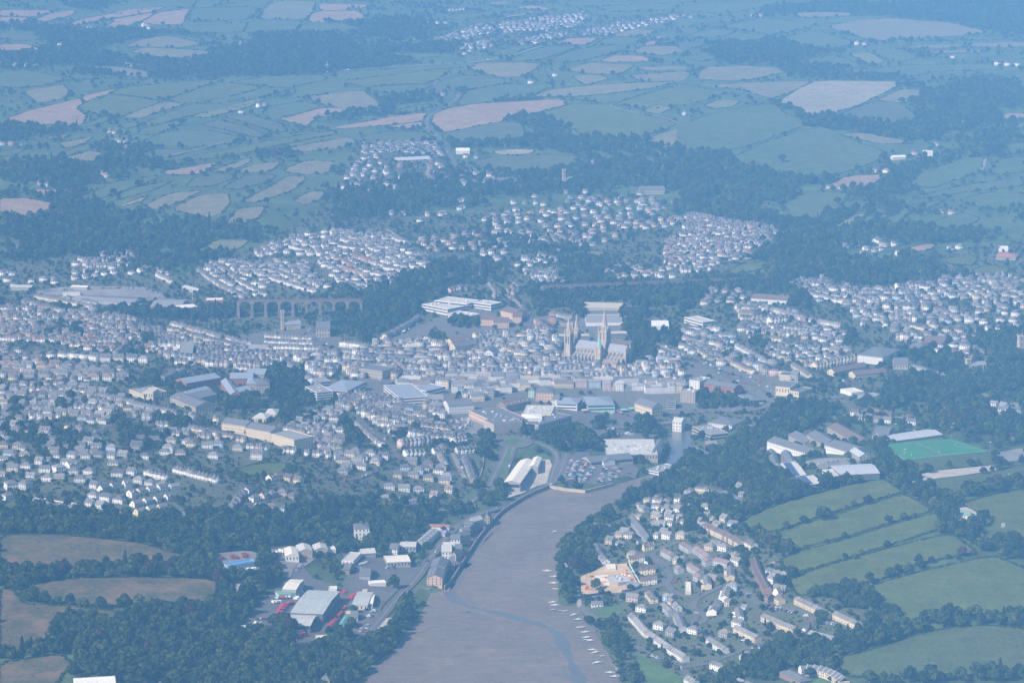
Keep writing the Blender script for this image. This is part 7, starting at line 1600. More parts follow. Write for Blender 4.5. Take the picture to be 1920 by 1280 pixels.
# hedges round the near fields, one thing each; the far ones as one mass
far_pts, far_size = [], []
NEARH = {}
hn = 0
HL = {0: None}
bverts = [np.array([v.co[:] for v in o.data.vertices]) for o in bush_coll.objects]
bfaces = [np.array([p.vertices[:] for p in o.data.polygons]) for o in bush_coll.objects]
near_names = ['low hedge round the uppermost brown field', 'hedge round the middle brown field', 'hedge round the western brown field', 'hedge round the lowest brown field', 'hedge round the little green field in the suburb', 'hedge round the small lawn at the wood edge',
              'dark hedge round the uppermost green strip', 'dark hedge round the second green strip', 'dark hedge round the third green strip', 'dark hedge round the fourth green strip', 'dark hedge round the largest green field', 'dark hedge round the olive field', 'hedge round the eastern sports field']
ni = 0
for code, px, w, far in FIELD_LIST:
    near = px[:, 1].mean() > 840
    if near and code == 'o' and px[:, 1].mean() < 1000: continue
    step = 2.2 if near else (3.4 if not far else 4.2)
    b = densify(w, step)
    cc = w.mean(0)
    out = (b - cc); out /= np.linalg.norm(out, axis=1)[:, None]
    b = b + out * rng.uniform(.0, 1.6, (len(b), 1)) + rng.uniform(-.7, .7, b.shape)
    nse = vnoise(b, 19)
    k = rng.random(len(b)) < (.93 if near else .9)
    if far:
        bx = view_px(b)[0][:, 0]; k &= (np.abs(bx - 640) > 14) & (np.abs(bx - 1280) > 14)
    b, nse = b[k], nse[k]
    sz = np.clip((.86 if near else .70) + .22 * nse, .35, 1.2) * rng.uniform(.75, 1.2, len(b))
    z = hgt(b)
    if near:
        V, F, nv = [], [], 0
        for q in range(len(b)):
            kk = rng.integers(3); a = rng.uniform(0, 6.28); c_, s_ = math.cos(a), math.sin(a)
            sel = rng.choice(len(bfaces[kk]), 26, replace=False)
            f = bfaces[kk][sel]; vv = bverts[kk][f.ravel()] * sz[q]
            V.append(np.column_stack([vv[:, 0] * c_ - vv[:, 1] * s_ + b[q, 0], vv[:, 0] * s_ + vv[:, 1] * c_ + b[q, 1], vv[:, 2] + z[q]]))
            F.append(np.arange(len(vv)).reshape(-1, 4) + nv); nv += len(vv)
        o = link('hedge', mesh_np('hedge', np.vstack(V), np.vstack(F), M_LEAF))
        tag(o, near_names[min(ni, len(near_names) - 1)], 'hedge'); ni += 1
    else:
        far_pts.append(np.column_stack([b, z])); far_size.append(sz)
    # taller growth here and there in the hedge line
    if not near:
        m = rng.random(len(b)) < .10
        far_pts.append(np.column_stack([b[m], z[m]])); far_size.append(sz[m] * rng.uniform(1.6, 2.6, m.sum()))
fp, fs = np.vstack(far_pts), np.concatenate(far_size)
scatter('hedgerow_foliage', fp, fs, rng.integers(0, 3, len(fp)), bush_coll)
print('HEDGE', len(fp), ni)
# ------------------------------------------------------------------ vehicles
M_PAINT = mat('car_paint', src='obj', rough=.35, spec=.5)
M_TYRE = mat('tyre_rubber', (.02, .02, .02), .9)
M_VPAINT = mat('distant_car_paint', src='attr', rough=.35, spec=.5)
def car_parts(L, Wd, h1, h2, c0, c1, van=False):
    b, g, t = MB(), MB(), MB()
    x0, x1, y = -L / 2, L / 2, Wd / 2
    prof = [(x0, .3), (x1, .3), (x1, h1 * .86), (x1 - .15 * L * (0.3 if van else 1), h1), (x0 + .05, h1), (x0, h1 * .8)]
    n = len(prof)
    b.add([(a, -y, c) for a, c in prof] + [(a, y, c) for a, c in prof], [tuple(range(n)), tuple(range(n, 2 * n))[::-1]] + [(i, n + i, n + (i + 1) % n, (i + 1) % n) for i in range(n)])
    q = .12
    a0, a1 = c0 * L, c1 * L
    i0, i1 = a0 + (.12 if van else .45), a1 - (.5 if van else .6)
    v = [(a0, -y + .06, h1), (a1, -y + .06, h1), (a1, y - .06, h1), (a0, y - .06, h1), (i0, -y + q + .06, h2), (i1, -y + q + .06, h2), (i1, y - q - .06, h2), (i0, y - q - .06, h2)]
    (b if van else g).add(v, [(0, 1, 5, 4), (1, 2, 6, 5), (2, 3, 7, 6), (3, 0, 4, 7)])
    (b).add([(i0 - .02, -y + q + .03, h2), (i1 + .02, -y + q + .03, h2), (i1 + .02, y - q - .03, h2), (i0 - .02, y - q - .03, h2), (i0 - .02, -y + q + .03, h2 + .06), (i1 + .02, -y + q + .03, h2 + .06), (i1 + .02, y - q - .03, h2 + .06), (i0 - .02, y - q - .03, h2 + .06)],
            [(0, 3, 2, 1), (4, 5, 6, 7), (0, 1, 5, 4), (1, 2, 6, 5), (2, 3, 7, 6), (3, 0, 4, 7)])
    if van:
        k = .02
        g.add([(a1 - .02, -y + .2, h1 + .05), (a1 - .02, y - .2, h1 + .05), (i1 + .12, y - .3, h2 - .12), (i1 + .12, -y + .3, h2 - .12), (a1 + k, -y + .2, h1 + .08), (a1 + k, y - .2, h1 + .08), (i1 + .16, y - .3, h2 - .1), (i1 + .16, -y + .3, h2 - .1)],
              [(4, 5, 6, 7), (0, 3, 2, 1), (0, 1, 5, 4), (1, 2, 6, 5), (2, 3, 7, 6), (3, 0, 4, 7)])
    for sx in (-.31, .31):
        for sy in (-1, 1):
            w = MB(); w.cone(0, 0, -.1, .1, .31, .31, 8)
            t.add([(sx * L + a, sy * (y - .08) + c, .31 + b_) for a, b_, c in w.v], w.f)
    return b, g, t
VK = {'car': car_parts(4.3, 1.75, .92, 1.45, -.46, .28), 'estate_car': car_parts(4.6, 1.8, .95, 1.5, -.49, .26), 'van': car_parts(5.0, 1.95, 1.15, 2.25, -.5, .42, True), 'lorry': car_parts(8.5, 2.4, 1.4, 3.4, -.5, .46, True)}
VMESH = {k: (v[0].mesh('body', M_PAINT), v[1].mesh('window', M_GLASS), v[2].mesh('wheel', M_TYRE)) for k, v in VK.items()}
CARC = [('white', (.78, .78, .78)), ('silver', (.50, .52, .54)), ('dark blue', (.03, .05, .12)), ('black', (.02, .02, .022)), ('red', (.48, .03, .03)), ('grey', (.20, .21, .22)), ('white', (.78, .78, .78)), ('silver', (.5, .52, .54)), ('blue', (.06, .14, .35)), ('dark grey', (.07, .075, .08)), ('white', (.78, .78, .78)), ('pale blue', (.35, .45, .55))]
NV = [0]
def vehicle(k, p, rz, colr, label, group):
    z = hgt(p)[0] + .95
    o = empty(k, (p[0], p[1], z), rz); tag(o, label, 'lorry' if k == 'lorry' else 'van' if k == 'van' else 'car', group)
    b = link('body', VMESH[k][0], o); b.color = (*colr, 1)
    link('window', VMESH[k][1], o)
    w = link('wheel', VMESH[k][2], o); w['kind'] = 'stuff'
    NV[0] += 1
MASSV = []
def rank(px, n, phrase, group=None, kinds=('car', 'car', 'car', 'estate_car', 'van'), cols=None, across=True, skip=.1, single=True, dz=1):
    """n vehicles set along a survey line"""
    w = W(P(px) if isinstance(px, str) else px, dz)[:, :2]
    s = np.concatenate([[0], np.cumsum(np.linalg.norm(np.diff(w, axis=0), axis=1))])
    i = 0
    for k in range(n):
        if random.random() < skip: continue
        d = s[-1] * (k + .5) / n
        c = np.array([np.interp(d, s, w[:, j]) for j in (0, 1)])
        e = np.array([np.interp(min(d + 1, s[-1]), s, w[:, j]) for j in (0, 1)]) - np.array([np.interp(max(d - 1, 0), s, w[:, j]) for j in (0, 1)])
        rz = math.atan2(e[1], e[0]) + (math.pi / 2 if across else 0) + random.uniform(-.06, .06) + (math.pi if random.random() < .5 else 0)
        kd = random.choice(kinds); cl = random.choice(cols or CARC)
        if single: vehicle(kd, c, rz, cl[1], f'{cl[0]} {kd.replace("_", " ")}, {nth(i)} {phrase}', group or 'parked vehicles')
        else: MASSV.append((kd, c, rz, cl[1]))
        i += 1
RED = [('red', (.42, .045, .05))]
WH = [('white', (.8, .8, .8))]
q5l = lambda s: q5(s)
for k, (a, b) in enumerate((('735,905', '805,898'), ('752,875', '822,866'), ('772,850', '845,840'), ('785,826', '868,815'), ('850,808', '900,803'))):
    rank(q5(a + ' ' + b), 4 if k < 4 else 3, f'in the {nth(k)} rank left of the largest depot shed', 'red delivery vans in the depot yard', ('van',), RED, True, 0)
for k, (a, b, n) in enumerate((('1262,1030', '1330,965', 5), ('1335,940', '1385,890', 4), ('1385,870', '1425,835', 4), ('1465,765', '1535,705', 5), ('1390,710', '1420,680', 2), ('1240,950', '1268,940', 1))):
    rank(q5(a + ' ' + b), n, f'in the {nth(k)} rank right of the largest depot shed', 'red delivery vans in the depot yard', ('van',), RED, True, 0)
rank(q5('700,760 880,745'), 6, 'in the upper depot yard', None, ('car', 'van'), None, True, .05)
rank(q5('695,798 790,792'), 4, 'below the upper depot yard', None, ('van', 'van'), WH + CARC[:2], True, 0)
rank(q5('925,770 1000,685'), 6, 'along the flank of the cream depot shed', None, ('van', 'car'), WH, True, 0)
rank(q5('590,890 650,885'), 2, 'by the depot gate', None, ('car',), [('dark blue', (.03, .05, .12))], True, 0)
rank(q5('540,965 640,955'), 4, 'near the white ribbed canopies', None, ('car',), None, True, 0)
rank(q5('515,1005 600,1000'), 3, 'beside the white ribbed canopies', None, ('van', 'car'), WH, True, 0)
rank(q5('860,1080 900,1080'), 2, 'at the foot of the lower depot shed', None, ('lorry',), [('red', (.5, .03, .04)), ('cream', (.7, .6, .4))], False, 0)
rank(q5('930,1130 1020,1120'), 4, 'beside the cream cabins', 'red trailers', ('lorry',), RED, True, 0)
rank(q5('905,1185 950,1185'), 1, 'alone at the bottom of the yard', None, ('van',), RED, False, 0)
for k, (a, b, n) in enumerate((('135,325', '160,328', 1), ('185,350', '215,365', 2), ('270,330', '345,335', 3), ('280,350', '345,352', 3), ('385,310', '460,318', 3), ('395,335', '455,338', 3))):
    rank(q5(a + ' ' + b), n, f'in the {nth(k)} group above the blue office', 'red vehicles in the hire yard', ('van', 'car'), RED, True, 0)
rank(q5('450,470 540,462'), 4, 'below the blue office', None, ('van', 'car'), WH, True, 0)
rank(q5('735,300 815,290'), 4, 'left of the cream gabled workshop', None, ('van', 'lorry'), WH, True, 0)
rank(q5('700,340 740,330'), 2, 'at the works yard gate', None, ('car',), WH, True, 0)
rank(q5('1000,350 1100,300'), 4, 'in front of the weathered workshops', None, ('car', 'van'), RED + CARC, True, 0)
rank(q5('935,480 990,410'), 6, 'along the works road', None, ('car',), CARC, True, 0)
rank(q5('1330,420 1400,430'), 3, 'beside the pale stacked cabins', None, ('car', 'van'), WH, True, 0)
rank(q5('1560,420 1650,390'), 5, 'in the upper trade yard', None, ('car',), WH + CARC, True, 0)
rank(q5('1500,500 1580,450'), 5, 'in the middle trade yard', None, ('car', 'van'), CARC, True, .1)
for k, (a, b, n) in enumerate((('1560,960', '1600,940', 3), ('1580,1060', '1660,1020', 7), ('1570,1090', '1640,1050', 6), ('1600,870', '1700,860', 5), ('1560,850', '1660,855', 5), ('1640,940', '1700,930', 3), ('1680,890', '1730,880', 3))):
    rank(q5(a + ' ' + b), n, f'in the {nth(k)} row of the lower trade yard', None, ('car', 'car', 'van'), None, True, .1)
# supermarket car park
for k, (a, b, n) in enumerate((('938,752', '1003,598', 19), ('972,760', '1034,605', 19), ('988,765', '1050,605', 19), ('1026,765', '1092,600', 19), ('1042,765', '1108,605', 18), ('1088,748', '1146,640', 12), ('1104,748', '1160,645', 12), ('1190,752', '1232,645', 12), ('1206,752', '1247,648', 12), ('1250,748', '1290,650', 11), ('1266,744', '1305,650', 11), ('1300,738', '1345,655', 9))):
    rank(q4(a + ' ' + b), n, f'in the {nth(k)} rank of the supermarket car park', 'cars in the supermarket car park', ('car', 'car', 'estate_car'), ([('red', (.48, .03, .03))] * 3 + CARC) if k == 0 else None, True, .06)
# town car parks: smaller and farther
for a, b, n in (('1000,472', '1200,440', 16), ('1020,505', '1230,500', 16), ('1200,432', '1400,415', 16), ('1260,400', '1440,425', 15), ('1240,385', '1400,380', 14), ('960,500', '1000,540', 5), ('165,330', '320,345', 12), ('170,350', '315,365', 12), ('180,372', '280,385', 8), ('200,320', '300,325', 8)):
    rank(q4(a + ' ' + b), n, '', single=False, across=True)
# estate
for px, n, ph in (('I 430,850 480,855', 3, 'by the turning place in the estate'), ('I 490,868 560,872', 3, 'along the upper estate loop'), ('I 570,878 640,890', 4, 'beside the estate green'), ('I 680,900 705,930', 2, 'on the bend by the estate green'), ('I 560,1040 590,1028', 1, 'driving down the lower estate road'), ('I 670,995 690,985', 1, 'near the bend of the lower estate road'), ('I 380,1095 470,1080', 5, 'at the foot of the estate by the wood'),
                  ('I 330,1040 380,1050', 4, 'below the blue gabled terrace'), ('I 365,780 372,810', 3, 'in the small cul-de-sac'), ('I 410,540 300,520', 6, 'behind the dark red brick terrace'), ('I 195,550 230,560', 3, 'by the fourth pink terrace'), ('I 260,570 300,575', 2, 'near the wood edge garages'), ('I 790,945 870,960', 6, 'in the court below the long cream terrace'), ('I 720,830 760,850', 3, 'behind the upper cream terrace'), ('I 60,860 80,900', 2, 'at the lower junction'), ('I 580,975 640,985', 3, 'at the end of the inner cream terrace'), ('I 470,630 530,600', 4, 'by the sheds at the field edge'), ('I 470,850 560,860', 4, 'beside the brown roofed cream terrace')):
    rank(px, n, ph, None, ('car', 'car', 'estate_car', 'van'), None, across='driv' in ph or True, skip=0)
for px, n, ph in (('H 1680,1105 1840,1175', 7, 'parked along the long shore terrace'), ('H 1860,1180 1905,1205', 3, 'at the end of the long shore terrace'), ('H 1580,1040 1620,1075', 2, 'on the shore road bend'), ('H 1645,495 1660,510', 1, 'by the slate terrace'), ('H 1745,420 1775,380', 4, 'in the court behind the slate terrace'), ('H 1790,640 1800,640', 1, 'on the road beside the building site'), ('H 1690,610 1720,620', 2, 'between the brown roofed rows'), ('H 1840,720 1870,715', 2, 'at the bend below the brown roofed rows'), ('H 1560,820 1600,810', 2, 'opposite the building site'),
                  ('H 240,640 440,600', 6, 'in front of the cream trade unit'), ('H 470,600 490,600', 1, 'on the river road by the warehouses'), ('H 520,560 530,540', 1, 'farther up the river road'), ('H 1160,182 1200,180', 2, 'at the creek head bend'), ('H 675,285 705,275', 2, 'leaving the dual carriageway'), ('H 350,890 380,880', 3, 'parked above the mud bank'), ('H 180,1035 215,1020', 2, 'in the boat yard'), ('H 275,965 300,955', 2, 'beside the boat yard road'), ('H 200,1000 215,985', 1, 'on the lower river road')):
    rank(px, n, ph, None, ('car', 'car', 'estate_car', 'van'), None, across=False, skip=0)
# moving and parked traffic of the town, farther off: one mass
for nm, p, wd in road_paths:
    if nm in ('town_street', 'ring_road', 'dual_carriageway', 'hillside_street', 'country_road', 'station_hill', 'hill_road', 'valley_street'):
        L = np.linalg.norm(np.diff(p, axis=0), axis=1).sum()
        rank_n = int(L / (38 if nm in ('dual_carriageway', 'country_road') else 11))
        s = np.concatenate([[0], np.cumsum(np.linalg.norm(np.diff(p, axis=0), axis=1))])
        for k in range(rank_n):
            if random.random() < .45: continue
            d = s[-1] * (k + random.uniform(.1, .9)) / rank_n
            c = np.array([np.interp(d, s, p[:, j]) for j in (0, 1)]); e = np.array([np.interp(min(d + 2, s[-1]), s, p[:, j]) for j in (0, 1)]) - np.array([np.interp(max(d - 2, 0), s, p[:, j]) for j in (0, 1)])
            e /= np.linalg.norm(e) + 1e-9; side = random.choice((-1, 1)) * (wd * .5 - 1.3)
            MASSV.append((random.choice(('car', 'car', 'estate_car', 'van')), c + np.array([-e[1], e[0]]) * side, math.atan2(e[1], e[0]), random.choice(CARC)[1]))
for px, n in (('D 240,345 520,330', 20), ('D 560,330 760,330', 18), ('D 640,430 760,440', 10), ('I 690,70 960,40', 10), ('I 560,60 620,150', 8), ('D 800,330 900,360', 10)): rank(px, n, '', single=False)
# driveways: cars beside the houses farther off
for h in MASS:
    if h[0][1] < 4700 and random.random() < .35:
        a = h[1]; c = h[0] + np.array([math.sin(a), -math.cos(a)]) * 8 + np.array([math.cos(a), math.sin(a)]) * random.uniform(-4, 4)
        if not (occ_at(c) & 1).any(): MASSV.append((random.choice(('car', 'car', 'estate_car', 'van')), c, a + random.choice((0, math.pi / 2)), random.choice(CARC)[1]))
def mass_vehicles(items):
    V, F, MI, CC = [], [], [], []
    zz = hgt(np.array([t[1] for t in items])) + .95
    n0 = 0
    for (kd, c, rz, col), z in zip(items, zz):
        cs, sn = math.cos(rz), math.sin(rz)
        for mi, mb in enumerate(VK[kd][:2]):
            v = np.array(mb.v); q = np.column_stack([v[:, 0] * cs - v[:, 1] * sn + c[0], v[:, 0] * sn + v[:, 1] * cs + c[1], v[:, 2] + z])
            V.append(q); F += [tuple(i + n0 for i in f) for f in mb.f]; MI += [mi] * len(mb.f); CC += [col if mi == 0 else (.03, .04, .05)] * len(mb.f); n0 += len(v)
    return tag(link('distant_cars', mesh_np('distant_cars', np.vstack(V), F, [M_VPAINT, M_GLASS], MI, np.array(CC))), kind='stuff')
mass_vehicles(MASSV)
print('VEHICLES', NV[0], 'mass', len(MASSV))

# ------------------------------------------------------------------ boats on the mud
M_HULL = mat('boat_hull', src='obj', rough=.4, spec=.5)
def boat(px, L, col, cname, label, cabin=True, mast=False, rz=None, z=.3):
    w = plane_hit(P(px), z)[0]
    o = empty('boat', (w[0], w[1], z), random.uniform(-.5, .5) if rz is None else rz); tag(o, label, 'boat', 'boats lying on the mud')
    h = MB(); B = L * .17
    st = [(-L / 2, .82), (-L * .2, 1.0), (L * .15, .95), (L * .36, .62), (L / 2, .04)]
    v = []
    for x, k in st: v += [(x, -B * k, .95 + .25 * max(0, x / L)), (x, -B * k * .55, .12), (x, B * k * .55, .12), (x, B * k, .95 + .25 * max(0, x / L))]
    f = []
    for i in range(len(st) - 1):
        a, b = 4 * i, 4 * i + 4
        f += [(a, a + 1, b + 1, b), (a + 1, a + 2, b + 2, b + 1), (a + 2, a + 3, b + 3, b + 2)]
    f += [(0, 3, 2, 1)]
    h.add(v, f); q = h.build('hull', M_HULL, o); q.color = (*col, 1)
    d = MB(); d.add([(x, s * B * k * .92, .86 + .25 * max(0, x / L)) for x, k in st for s in (-1, 1)], [(2 * i, 2 * i + 2, 2 * i + 3, 2 * i + 1) for i in range(len(st) - 1)]); q = d.build('deck', M_HULL, o); q.color = (.62, .60, .54, 1)
    if cabin:
        c = MB(); c.box(-L * .12, L * .2, -B * .6, B * .6, .87, 1.75); q = c.build('cabin', M_HULL, o); q.color = (.75, .75, .73, 1)
        g = MB(); g.box(L * .2 + .005, L * .2 + .04, -B * .5, B * .5, 1.25, 1.65); g.build('window', M_GLASS, o)
    if mast:
        m = MB(); m.tube([(L * .05, 0, .9), (L * .05, 0, L * 1.25)], .07, 5); m.build('mast', M_STEEL, o)
        m = MB(); m.tube([(L * .05, 0, 2.0), (-L * .38, 0, 2.1)], .09, 5); m.build('boom', M_WHITEW, o)
BC = [('white', (.78, .78, .76)), ('white', (.78, .78, .76)), ('pale blue', (.30, .48, .60)), ('dark blue', (.05, .10, .22)), ('turquoise', (.12, .50, .48)), ('grey', (.35, .36, .38)), ('cream', (.68, .62, .48))]
for k, (px, L, ci, cab, mast, lb) in enumerate([('H 1150,657', 11, 0, 1, 0, 'long white motor boat off the shore trees'), ('H 1190,690', 10, 2, 1, 0, 'pale blue boat beside the shore trees'), ('H 1187,725', 10, 0, 1, 0, 'white cabin boat just below the pale blue one'), ('H 1195,757', 7, 6, 0, 0, 'small cream dinghy under the shore trees'), ('H 1180,832', 9, 0, 1, 0, 'upper white boat off the end of the shore trees'), ('H 1192,848', 10, 0, 1, 0, 'white boat nearest the end of the shore trees'), ('H 1183,874', 6, 5, 0, 0, 'grey dinghy just beyond the shore trees'),
      ('H 1224,880', 6, 3, 0, 0, 'dark dinghy on the open mud corner'), ('H 1250,880', 6, 0, 0, 0, 'small white dinghy on the open mud corner'), ('H 1298,902', 9, 2, 1, 0, 'pale blue boat level with the shore lane'), ('H 1322,928', 9, 4, 1, 0, 'turquoise boat by the bank lawn'), ('H 1335,971', 9, 0, 0, 0, 'open white boat by the bank lawn'), ('H 1363,998', 9, 0, 1, 0, 'white cabin boat above the turquoise pair'), ('H 1370,1028', 10, 4, 1, 0, 'upper turquoise boat of the pair'), ('H 1372,1040', 8, 4, 0, 0, 'lower turquoise boat of the pair'), ('H 1392,1045', 8, 0, 1, 0, 'white boat touching the turquoise pair'),
      ('H 1402,1097', 9, 0, 1, 0, 'white boat halfway down the shore'), ('H 1422,1110', 9, 6, 1, 0, 'cream boat halfway down the shore'), ('H 1458,1131', 5, 0, 0, 0, 'small white dinghy tight against the bank'), ('H 1430,1168', 10, 2, 1, 0, 'pale blue boat low on the shore'), ('H 1500,1224', 9, 0, 1, 0, 'white boat near the slipway'), ('H 1525,1246', 9, 2, 1, 0, 'pale blue boat near the slipway'), ('H 1193,437', 6, 0, 1, 0, 'lone white boat out in the middle of the mud'), ('H 155,1192', 9, 0, 1, 1, 'white yacht with a mast by the wooded western bank'), ('H 135,1217', 10, 6, 1, 0, 'red and white fishing boat by the wooded western bank'), ('E 1775,1135', 13, 0, 1, 0, 'white cruiser moored in the basin'), ('E 1895,1085', 8, 5, 1, 0, 'grey boat at the head of the basin')]):
    boat(px, L, BC[ci][1], BC[ci][0], lb, bool(cab), bool(mast), rz=random.uniform(-.25, .45))

# ------------------------------------------------------------------ walls, lamps, masts, small things
def wall_thing(name, label, px, h, th, m, z0=-1.6, plane=False, cat='wall', kind_part='coping'):
    p = densify(plane_hit(P(px), 1.0) if plane else W(P(px))[:, :2], 6, False)
    t = np.gradient(p, axis=0); t /= np.linalg.norm(t, axis=1)[:, None]
    n = np.column_stack([-t[:, 1], t[:, 0]]) * th / 2
    g = hgt(p) if not plane else np.full(len(p), 0.0)
    def strip(nn, za, zb):
        N_ = len(p)
        V = np.vstack([np.column_stack([p - nn, za]), np.column_stack([p + nn, za]), np.column_stack([p + nn, zb]), np.column_stack([p - nn, zb])])
        F = []
        for i in range(N_ - 1):
            for a, b in ((0, 1), (1, 2), (2, 3), (3, 0)): F.append((a * N_ + i, a * N_ + i + 1, b * N_ + i + 1, b * N_ + i))
        F += [(0, N_, 2 * N_, 3 * N_), (N_ - 1, 4 * N_ - 1, 3 * N_ - 1, 2 * N_ - 1)]
        return mesh_np(name, V, F, m)
    o = link(name, strip(n, g + z0, g + h)); tag(o, label, cat)
    link(kind_part, strip(n * 1.3, g + h + .004, g + h + .18), o)
    return o
wall_thing('quay_wall', 'long stone quay wall between warehouses and mud', 'H 575,752 600,735 640,675 690,595 730,530 775,465 830,400 880,345 905,322 1000,262 1080,222 1158,190', 4.1, 1.2, M_STONE2, -1.5, True)
wall_thing('quay_wall', 'pale stone quay wall at the head of the creek', 'H 1160,190 1250,205 1360,217 1440,197 1520,176', 3.8, 1.2, M_STONE, -1.5, True)
wall_thing('hoarding', 'dark blue hoarding along the lower side of the building site', 'H 1330,790 1340,800 1400,795 1480,785 1500,780', 2.6, .25, mat('blue_hoarding', (.04, .07, .14)), -.5, False, 'fence')
wall_thing('hoarding', 'dark hoarding below the blue grey site cabins', 'H 1565,775 1620,768 1672,752', 2.6, .25, mat('grey_hoarding', (.06, .08, .12)), -.5, False, 'fence')
wall_thing('hoarding', 'pale boards along the far side of the building site', 'H 1608,622 1640,680 1672,740', 2.2, .25, M_WHITEW, -.5, False, 'fence')
wall_thing('garden_wall', 'long white garden wall running down to the building site', 'H 1400,490 1432,545 1468,612', 2.6, .4, M_WHITEW, -.5)
wall_thing('garden_wall', 'white wall under the bright white row of houses', 'G 190,245 250,258 350,278 450,288 525,293', 1.8, .4, M_WHITEW, -.5)
wall_thing('embankment_wall', 'pale stone wall along the dual carriageway verge', 'E 1330,1290 1000,1190', 1.4, .4, M_STONE, -.5) if False else None
wall_thing('embankment_wall', 'curving pale wall between terrace and dual carriageway', 'H 690,165 740,190 775,130 790,80 795,20', 2.0, .5, M_STONE, -.5)
def mast(name, label, px, h, r, cat, head=None, arms=0, group=None, m=None):
    w = W(P(px))[0]
    o = empty(name, tuple(w)); tag(o, label, cat, group)
    k = MB(); k.cone(0, 0, -1, h, r, r * .5, 6); k.build('post', m or M_STEEL, o)
    if head:
        k = MB(); k.box(-head, head, -.25, .25, h, h + .6); k.build('lamp_head', M_WHITEW, o)
    if arms:
        k = MB(); k.tube([(0, 0, h - .2), (2.0, 0, h + .25)], .07, 4); k.build('arm', m or M_STEEL, o)
        k = MB(); k.box(1.6, 2.5, -.2, .2, h + .12, h + .3); k.build('lamp_head', M_STEEL, o)
for k, (px, lb) in enumerate((('I 1085,-40', 'at the near left corner'), ('I 1500,-78', 'at the far right corner'), ('I 1715,5', 'at the near right corner'), ('I 1240,45', 'at the near edge'), ('F 1510,1150', 'behind the far right corner'), ('I 1290,-62', 'midway along the far side'))):
    mast('floodlight', 'tall floodlight mast ' + lb + ' of the green hockey pitch', px, 15, .16, 'floodlight', 1.3, group='floodlights round the pitch')
for k, px in enumerate(('H 560,330', 'H 620,320', 'H 700,290', 'H 780,240', 'H 840,165', 'H 880,90', 'H 905,40', 'H 950,10', 'H 915,90', 'H 860,205', 'H 800,255', 'H 600,350', 'H 660,390', 'H 570,480', 'H 500,560', 'H 450,650', 'H 380,730', 'H 1100,200', 'H 1000,260')):
    mast('street_lamp', 'slender grey street lamp, ' + nth(k) + ' along the carriageway and riverside road', px, 9, .09, 'street lamp', arms=1, group='street lamps by the creek roads')
mast('radio_mast', 'tall pale radio mast beside the brick stores', 'D 1075,395', 26, .35, 'mast', m=M_WHITEW)
def turbine():
    w = W(P('A 1826,405'))[0]
    o = empty('wind_turbine', tuple(w), .3); tag(o, 'small white wind turbine on the far ridge', 'wind turbine')
    k = MB(); k.cone(0, 0, -1, 18, .8, .45, 8); k.build('tower', M_WHITEW, o)
    k = MB(); k.box(-.5, .5, -1, 1, 18, 19); n = k.build('nacelle', M_WHITEW, o)
    for a in (90, 210, 330):
        k = MB(); c, s = math.cos(R(a)), math.sin(R(a))
        k.add([(-s * .7, -1.2, 18.5 + c * .7), (s * .7, -1.2, 18.5 - c * .7), (c * 8 + s * .2, -1.2, 18.5 + s * 8 - c * .2), (c * 8 - s * .2, -1.2, 18.5 + s * 8 + c * .2), (-s * .7, -1.1, 18.5 + c * .7), (s * .7, -1.1, 18.5 - c * .7), (c * 8 + s * .2, -1.1, 18.5 + s * 8 - c * .2), (c * 8 - s * .2, -1.1, 18.5 + s * 8 + c * .2)],
              [(0, 1, 2, 3), (7, 6, 5, 4), (0, 4, 5, 1), (1, 5, 6, 2), (2, 6, 7, 3), (3, 7, 4, 0)]); k.build('blade', M_WHITEW, o)
turbine()
def goal(px, label, rz):
    w = W(P(px))[0]
    o = empty('goal', tuple(w), rz); tag(o, label, 'goal', 'goals on the playing fields')
    for a, b, nm in (((-3.6, 0, 0), (-3.6, 0, 2.6), 'post'), ((3.6, 0, 0), (3.6, 0, 2.6), 'post'), ((-3.6, 0, 2.6), (3.6, 0, 2.6), 'crossbar')):
        k = MB(); k.tube([a, b], .16, 5); k.build(nm, M_WHITEW, o)
goal('I 1370,188', 'white goal at the near end of the playing field', 1.2); goal('I 1815,128', 'white goal at the far end of the playing field', 1.2)
goal('I 1278,15', 'goal at the near left of the hockey pitch', 1.4); goal('F 1430,1250', 'goal at the middle edge of the hockey pitch', 1.4)
mc = W(P('I 1789,412'))[0]
o = empty('sight_screen', tuple(mc), .4); tag(o, 'white cricket sight screen on the eastern sports field', 'screen'); k = MB(); k.box(-2.4, 2.4, -.15, .15, .6, 5); k.build('board', M_WHITEW, o); k = MB(); k.box(-2.6, 2.6, -.9, .9, 0.02, .55); k.build('trolley', M_STEEL, o)
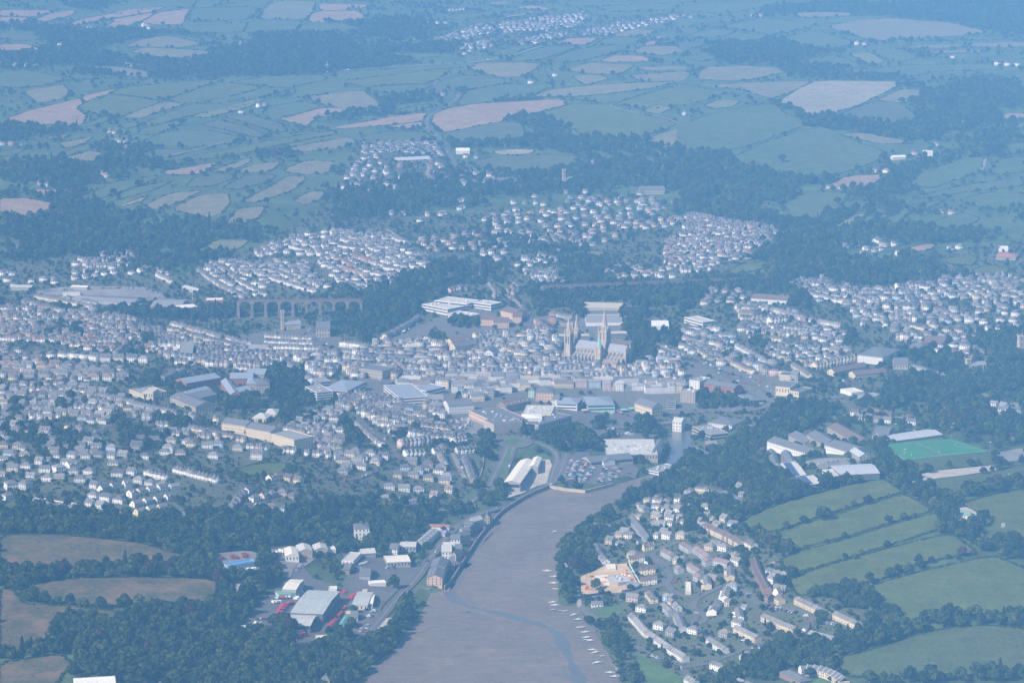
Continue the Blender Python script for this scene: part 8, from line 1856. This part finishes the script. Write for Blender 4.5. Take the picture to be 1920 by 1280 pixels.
# market stalls on the square
for px, col, lb, w_, d_ in (('E 1575,1020', (.20, .50, .40), 'large green market canopy on the square', 12, 8), ('E 1622,1012', (.24, .48, .30), 'darker green market canopy by the cream hall', 8, 6), ('E 1548,1030', (.50, .06, .08), 'red market stall canopy', 4, 4), ('E 1535,1024', (.10, .22, .50), 'blue market stall canopy', 4, 4), ('E 1562,1036', (.55, .20, .26), 'pink market stall canopy', 4, 4), ('E 1545,1018', (.76, .76, .74), 'white market stall canopy', 4, 4), ('E 1360,1022', (.60, .42, .36), 'salmon roofed kiosk on the bus square', 9, 5),
                            ('E 1200,958', (.52, .06, .10), 'red shop awning beside the market hall', 14, 3), ('E 1225,970', (.70, .12, .14), 'second red shop awning beside the market hall', 8, 3), ('E 1320,985', (.10, .40, .50), 'blue shop awning in front of the market hall', 10, 3)):
    w = W(P(px))[0]
    o = empty('shop_awning' if 'awning' in lb else 'market_stall', (w[0], w[1], w[2] + .9), .35); tag(o, lb, 'awning' if 'awning' in lb else 'stall')
    k = MB(); k.hip(-w_ / 2, w_ / 2, -d_ / 2, d_ / 2, 2.6, 4.2, .3); q = k.build('canopy', M_WALL, o); q.color = (*col, 1)
    for a in (-1, 1):
        for b in (-1, 1): k = MB(); k.tube([(a * w_ * .45, b * d_ * .45, 0), (a * w_ * .45, b * d_ * .45, 2.6)], .08, 4); k.build('pole', M_STEEL, o)
# stacks and plant of the building site
for i in range(34):
    u, v = random.random(), random.random()
    pos = W(rel(f'{1345 + 110 * u + 60 * v},{770 - 70 * v - 20 * u}' if i < 22 else f'{1560 + 60 * u},{640 + 90 * v}', 640, 850, 2.977))[0]
    cn, c = random.choice([('orange', (.62, .28, .10)), ('white', (.74, .74, .72)), ('turquoise', (.20, .55, .50)), ('pinkish', (.55, .34, .28)), ('grey', (.40, .41, .43)), ('red', (.5, .08, .06)), ('pale timber', (.60, .48, .30))])
    o = empty('material_stack', (pos[0], pos[1], pos[2] + .7), random.uniform(0, 3)); tag(o, f'{cn} stack of building material, {nth(i)} on the building site', 'stack', 'stacks on the building site')
    L, B, H = random.uniform(1.2, 3.5), random.uniform(.8, 1.8), random.uniform(.4, 1.6)
    k = MB(); k.box(-L, L, -B, B, .2, H); q = k.build('load', M_WALL, o); q.color = (*c, 1)
    k = MB(); k.box(-L * .9, -L * .6, -B, B, 0, .19); k.build('bearer', M_BARK, o); k = MB(); k.box(L * .6, L * .9, -B, B, 0, .19); k.build('bearer', M_BARK, o)
def digger(px, label):
    w = W(P(px))[0]
    o = empty('excavator', (w[0], w[1], w[2] + .8), random.uniform(0, 6)); tag(o, label, 'excavator')
    ym = M_WALL
    for s in (-1, 1): k = MB(); k.box(-2, 2, s * 1.3 - .35, s * 1.3 + .35, 0, .9); k.build('track', M_TYRE, o)
    k = MB(); k.box(-2, 1.6, -1.3, 1.3, .95, 2.1); k.box(-.2, 1.4, .2, 1.25, 2.1, 3.1); q = k.build('body', ym, o); q.color = (.70, .42, .05, 1)
    k = MB(); k.tube([(1.5, -.3, 1.9), (3.6, -.3, 4.4), (5.8, -.3, 3.2)], .24, 5); q = k.build('boom', ym, o); q.color = (.70, .42, .05, 1)
    k = MB(); k.tube([(5.8, -.3, 3.2), (6.0, -.3, 1.2)], .2, 5); k.box(5.5, 6.6, -.9, .3, .3, 1.3); q = k.build('bucket_arm', ym, o); q.color = (.3, .3, .3, 1)
digger('H 1400,690', 'yellow excavator among rubble on the building site'); digger('H 1580,680', 'yellow excavator on the sandy side of the building site')
# slipway rails on the shore
sl = W(P('H 1520,1180 1565,1250'))[:, :2]
tag(ribbon('slipway', sl, 9, .9, M_YARD), kind='structure')
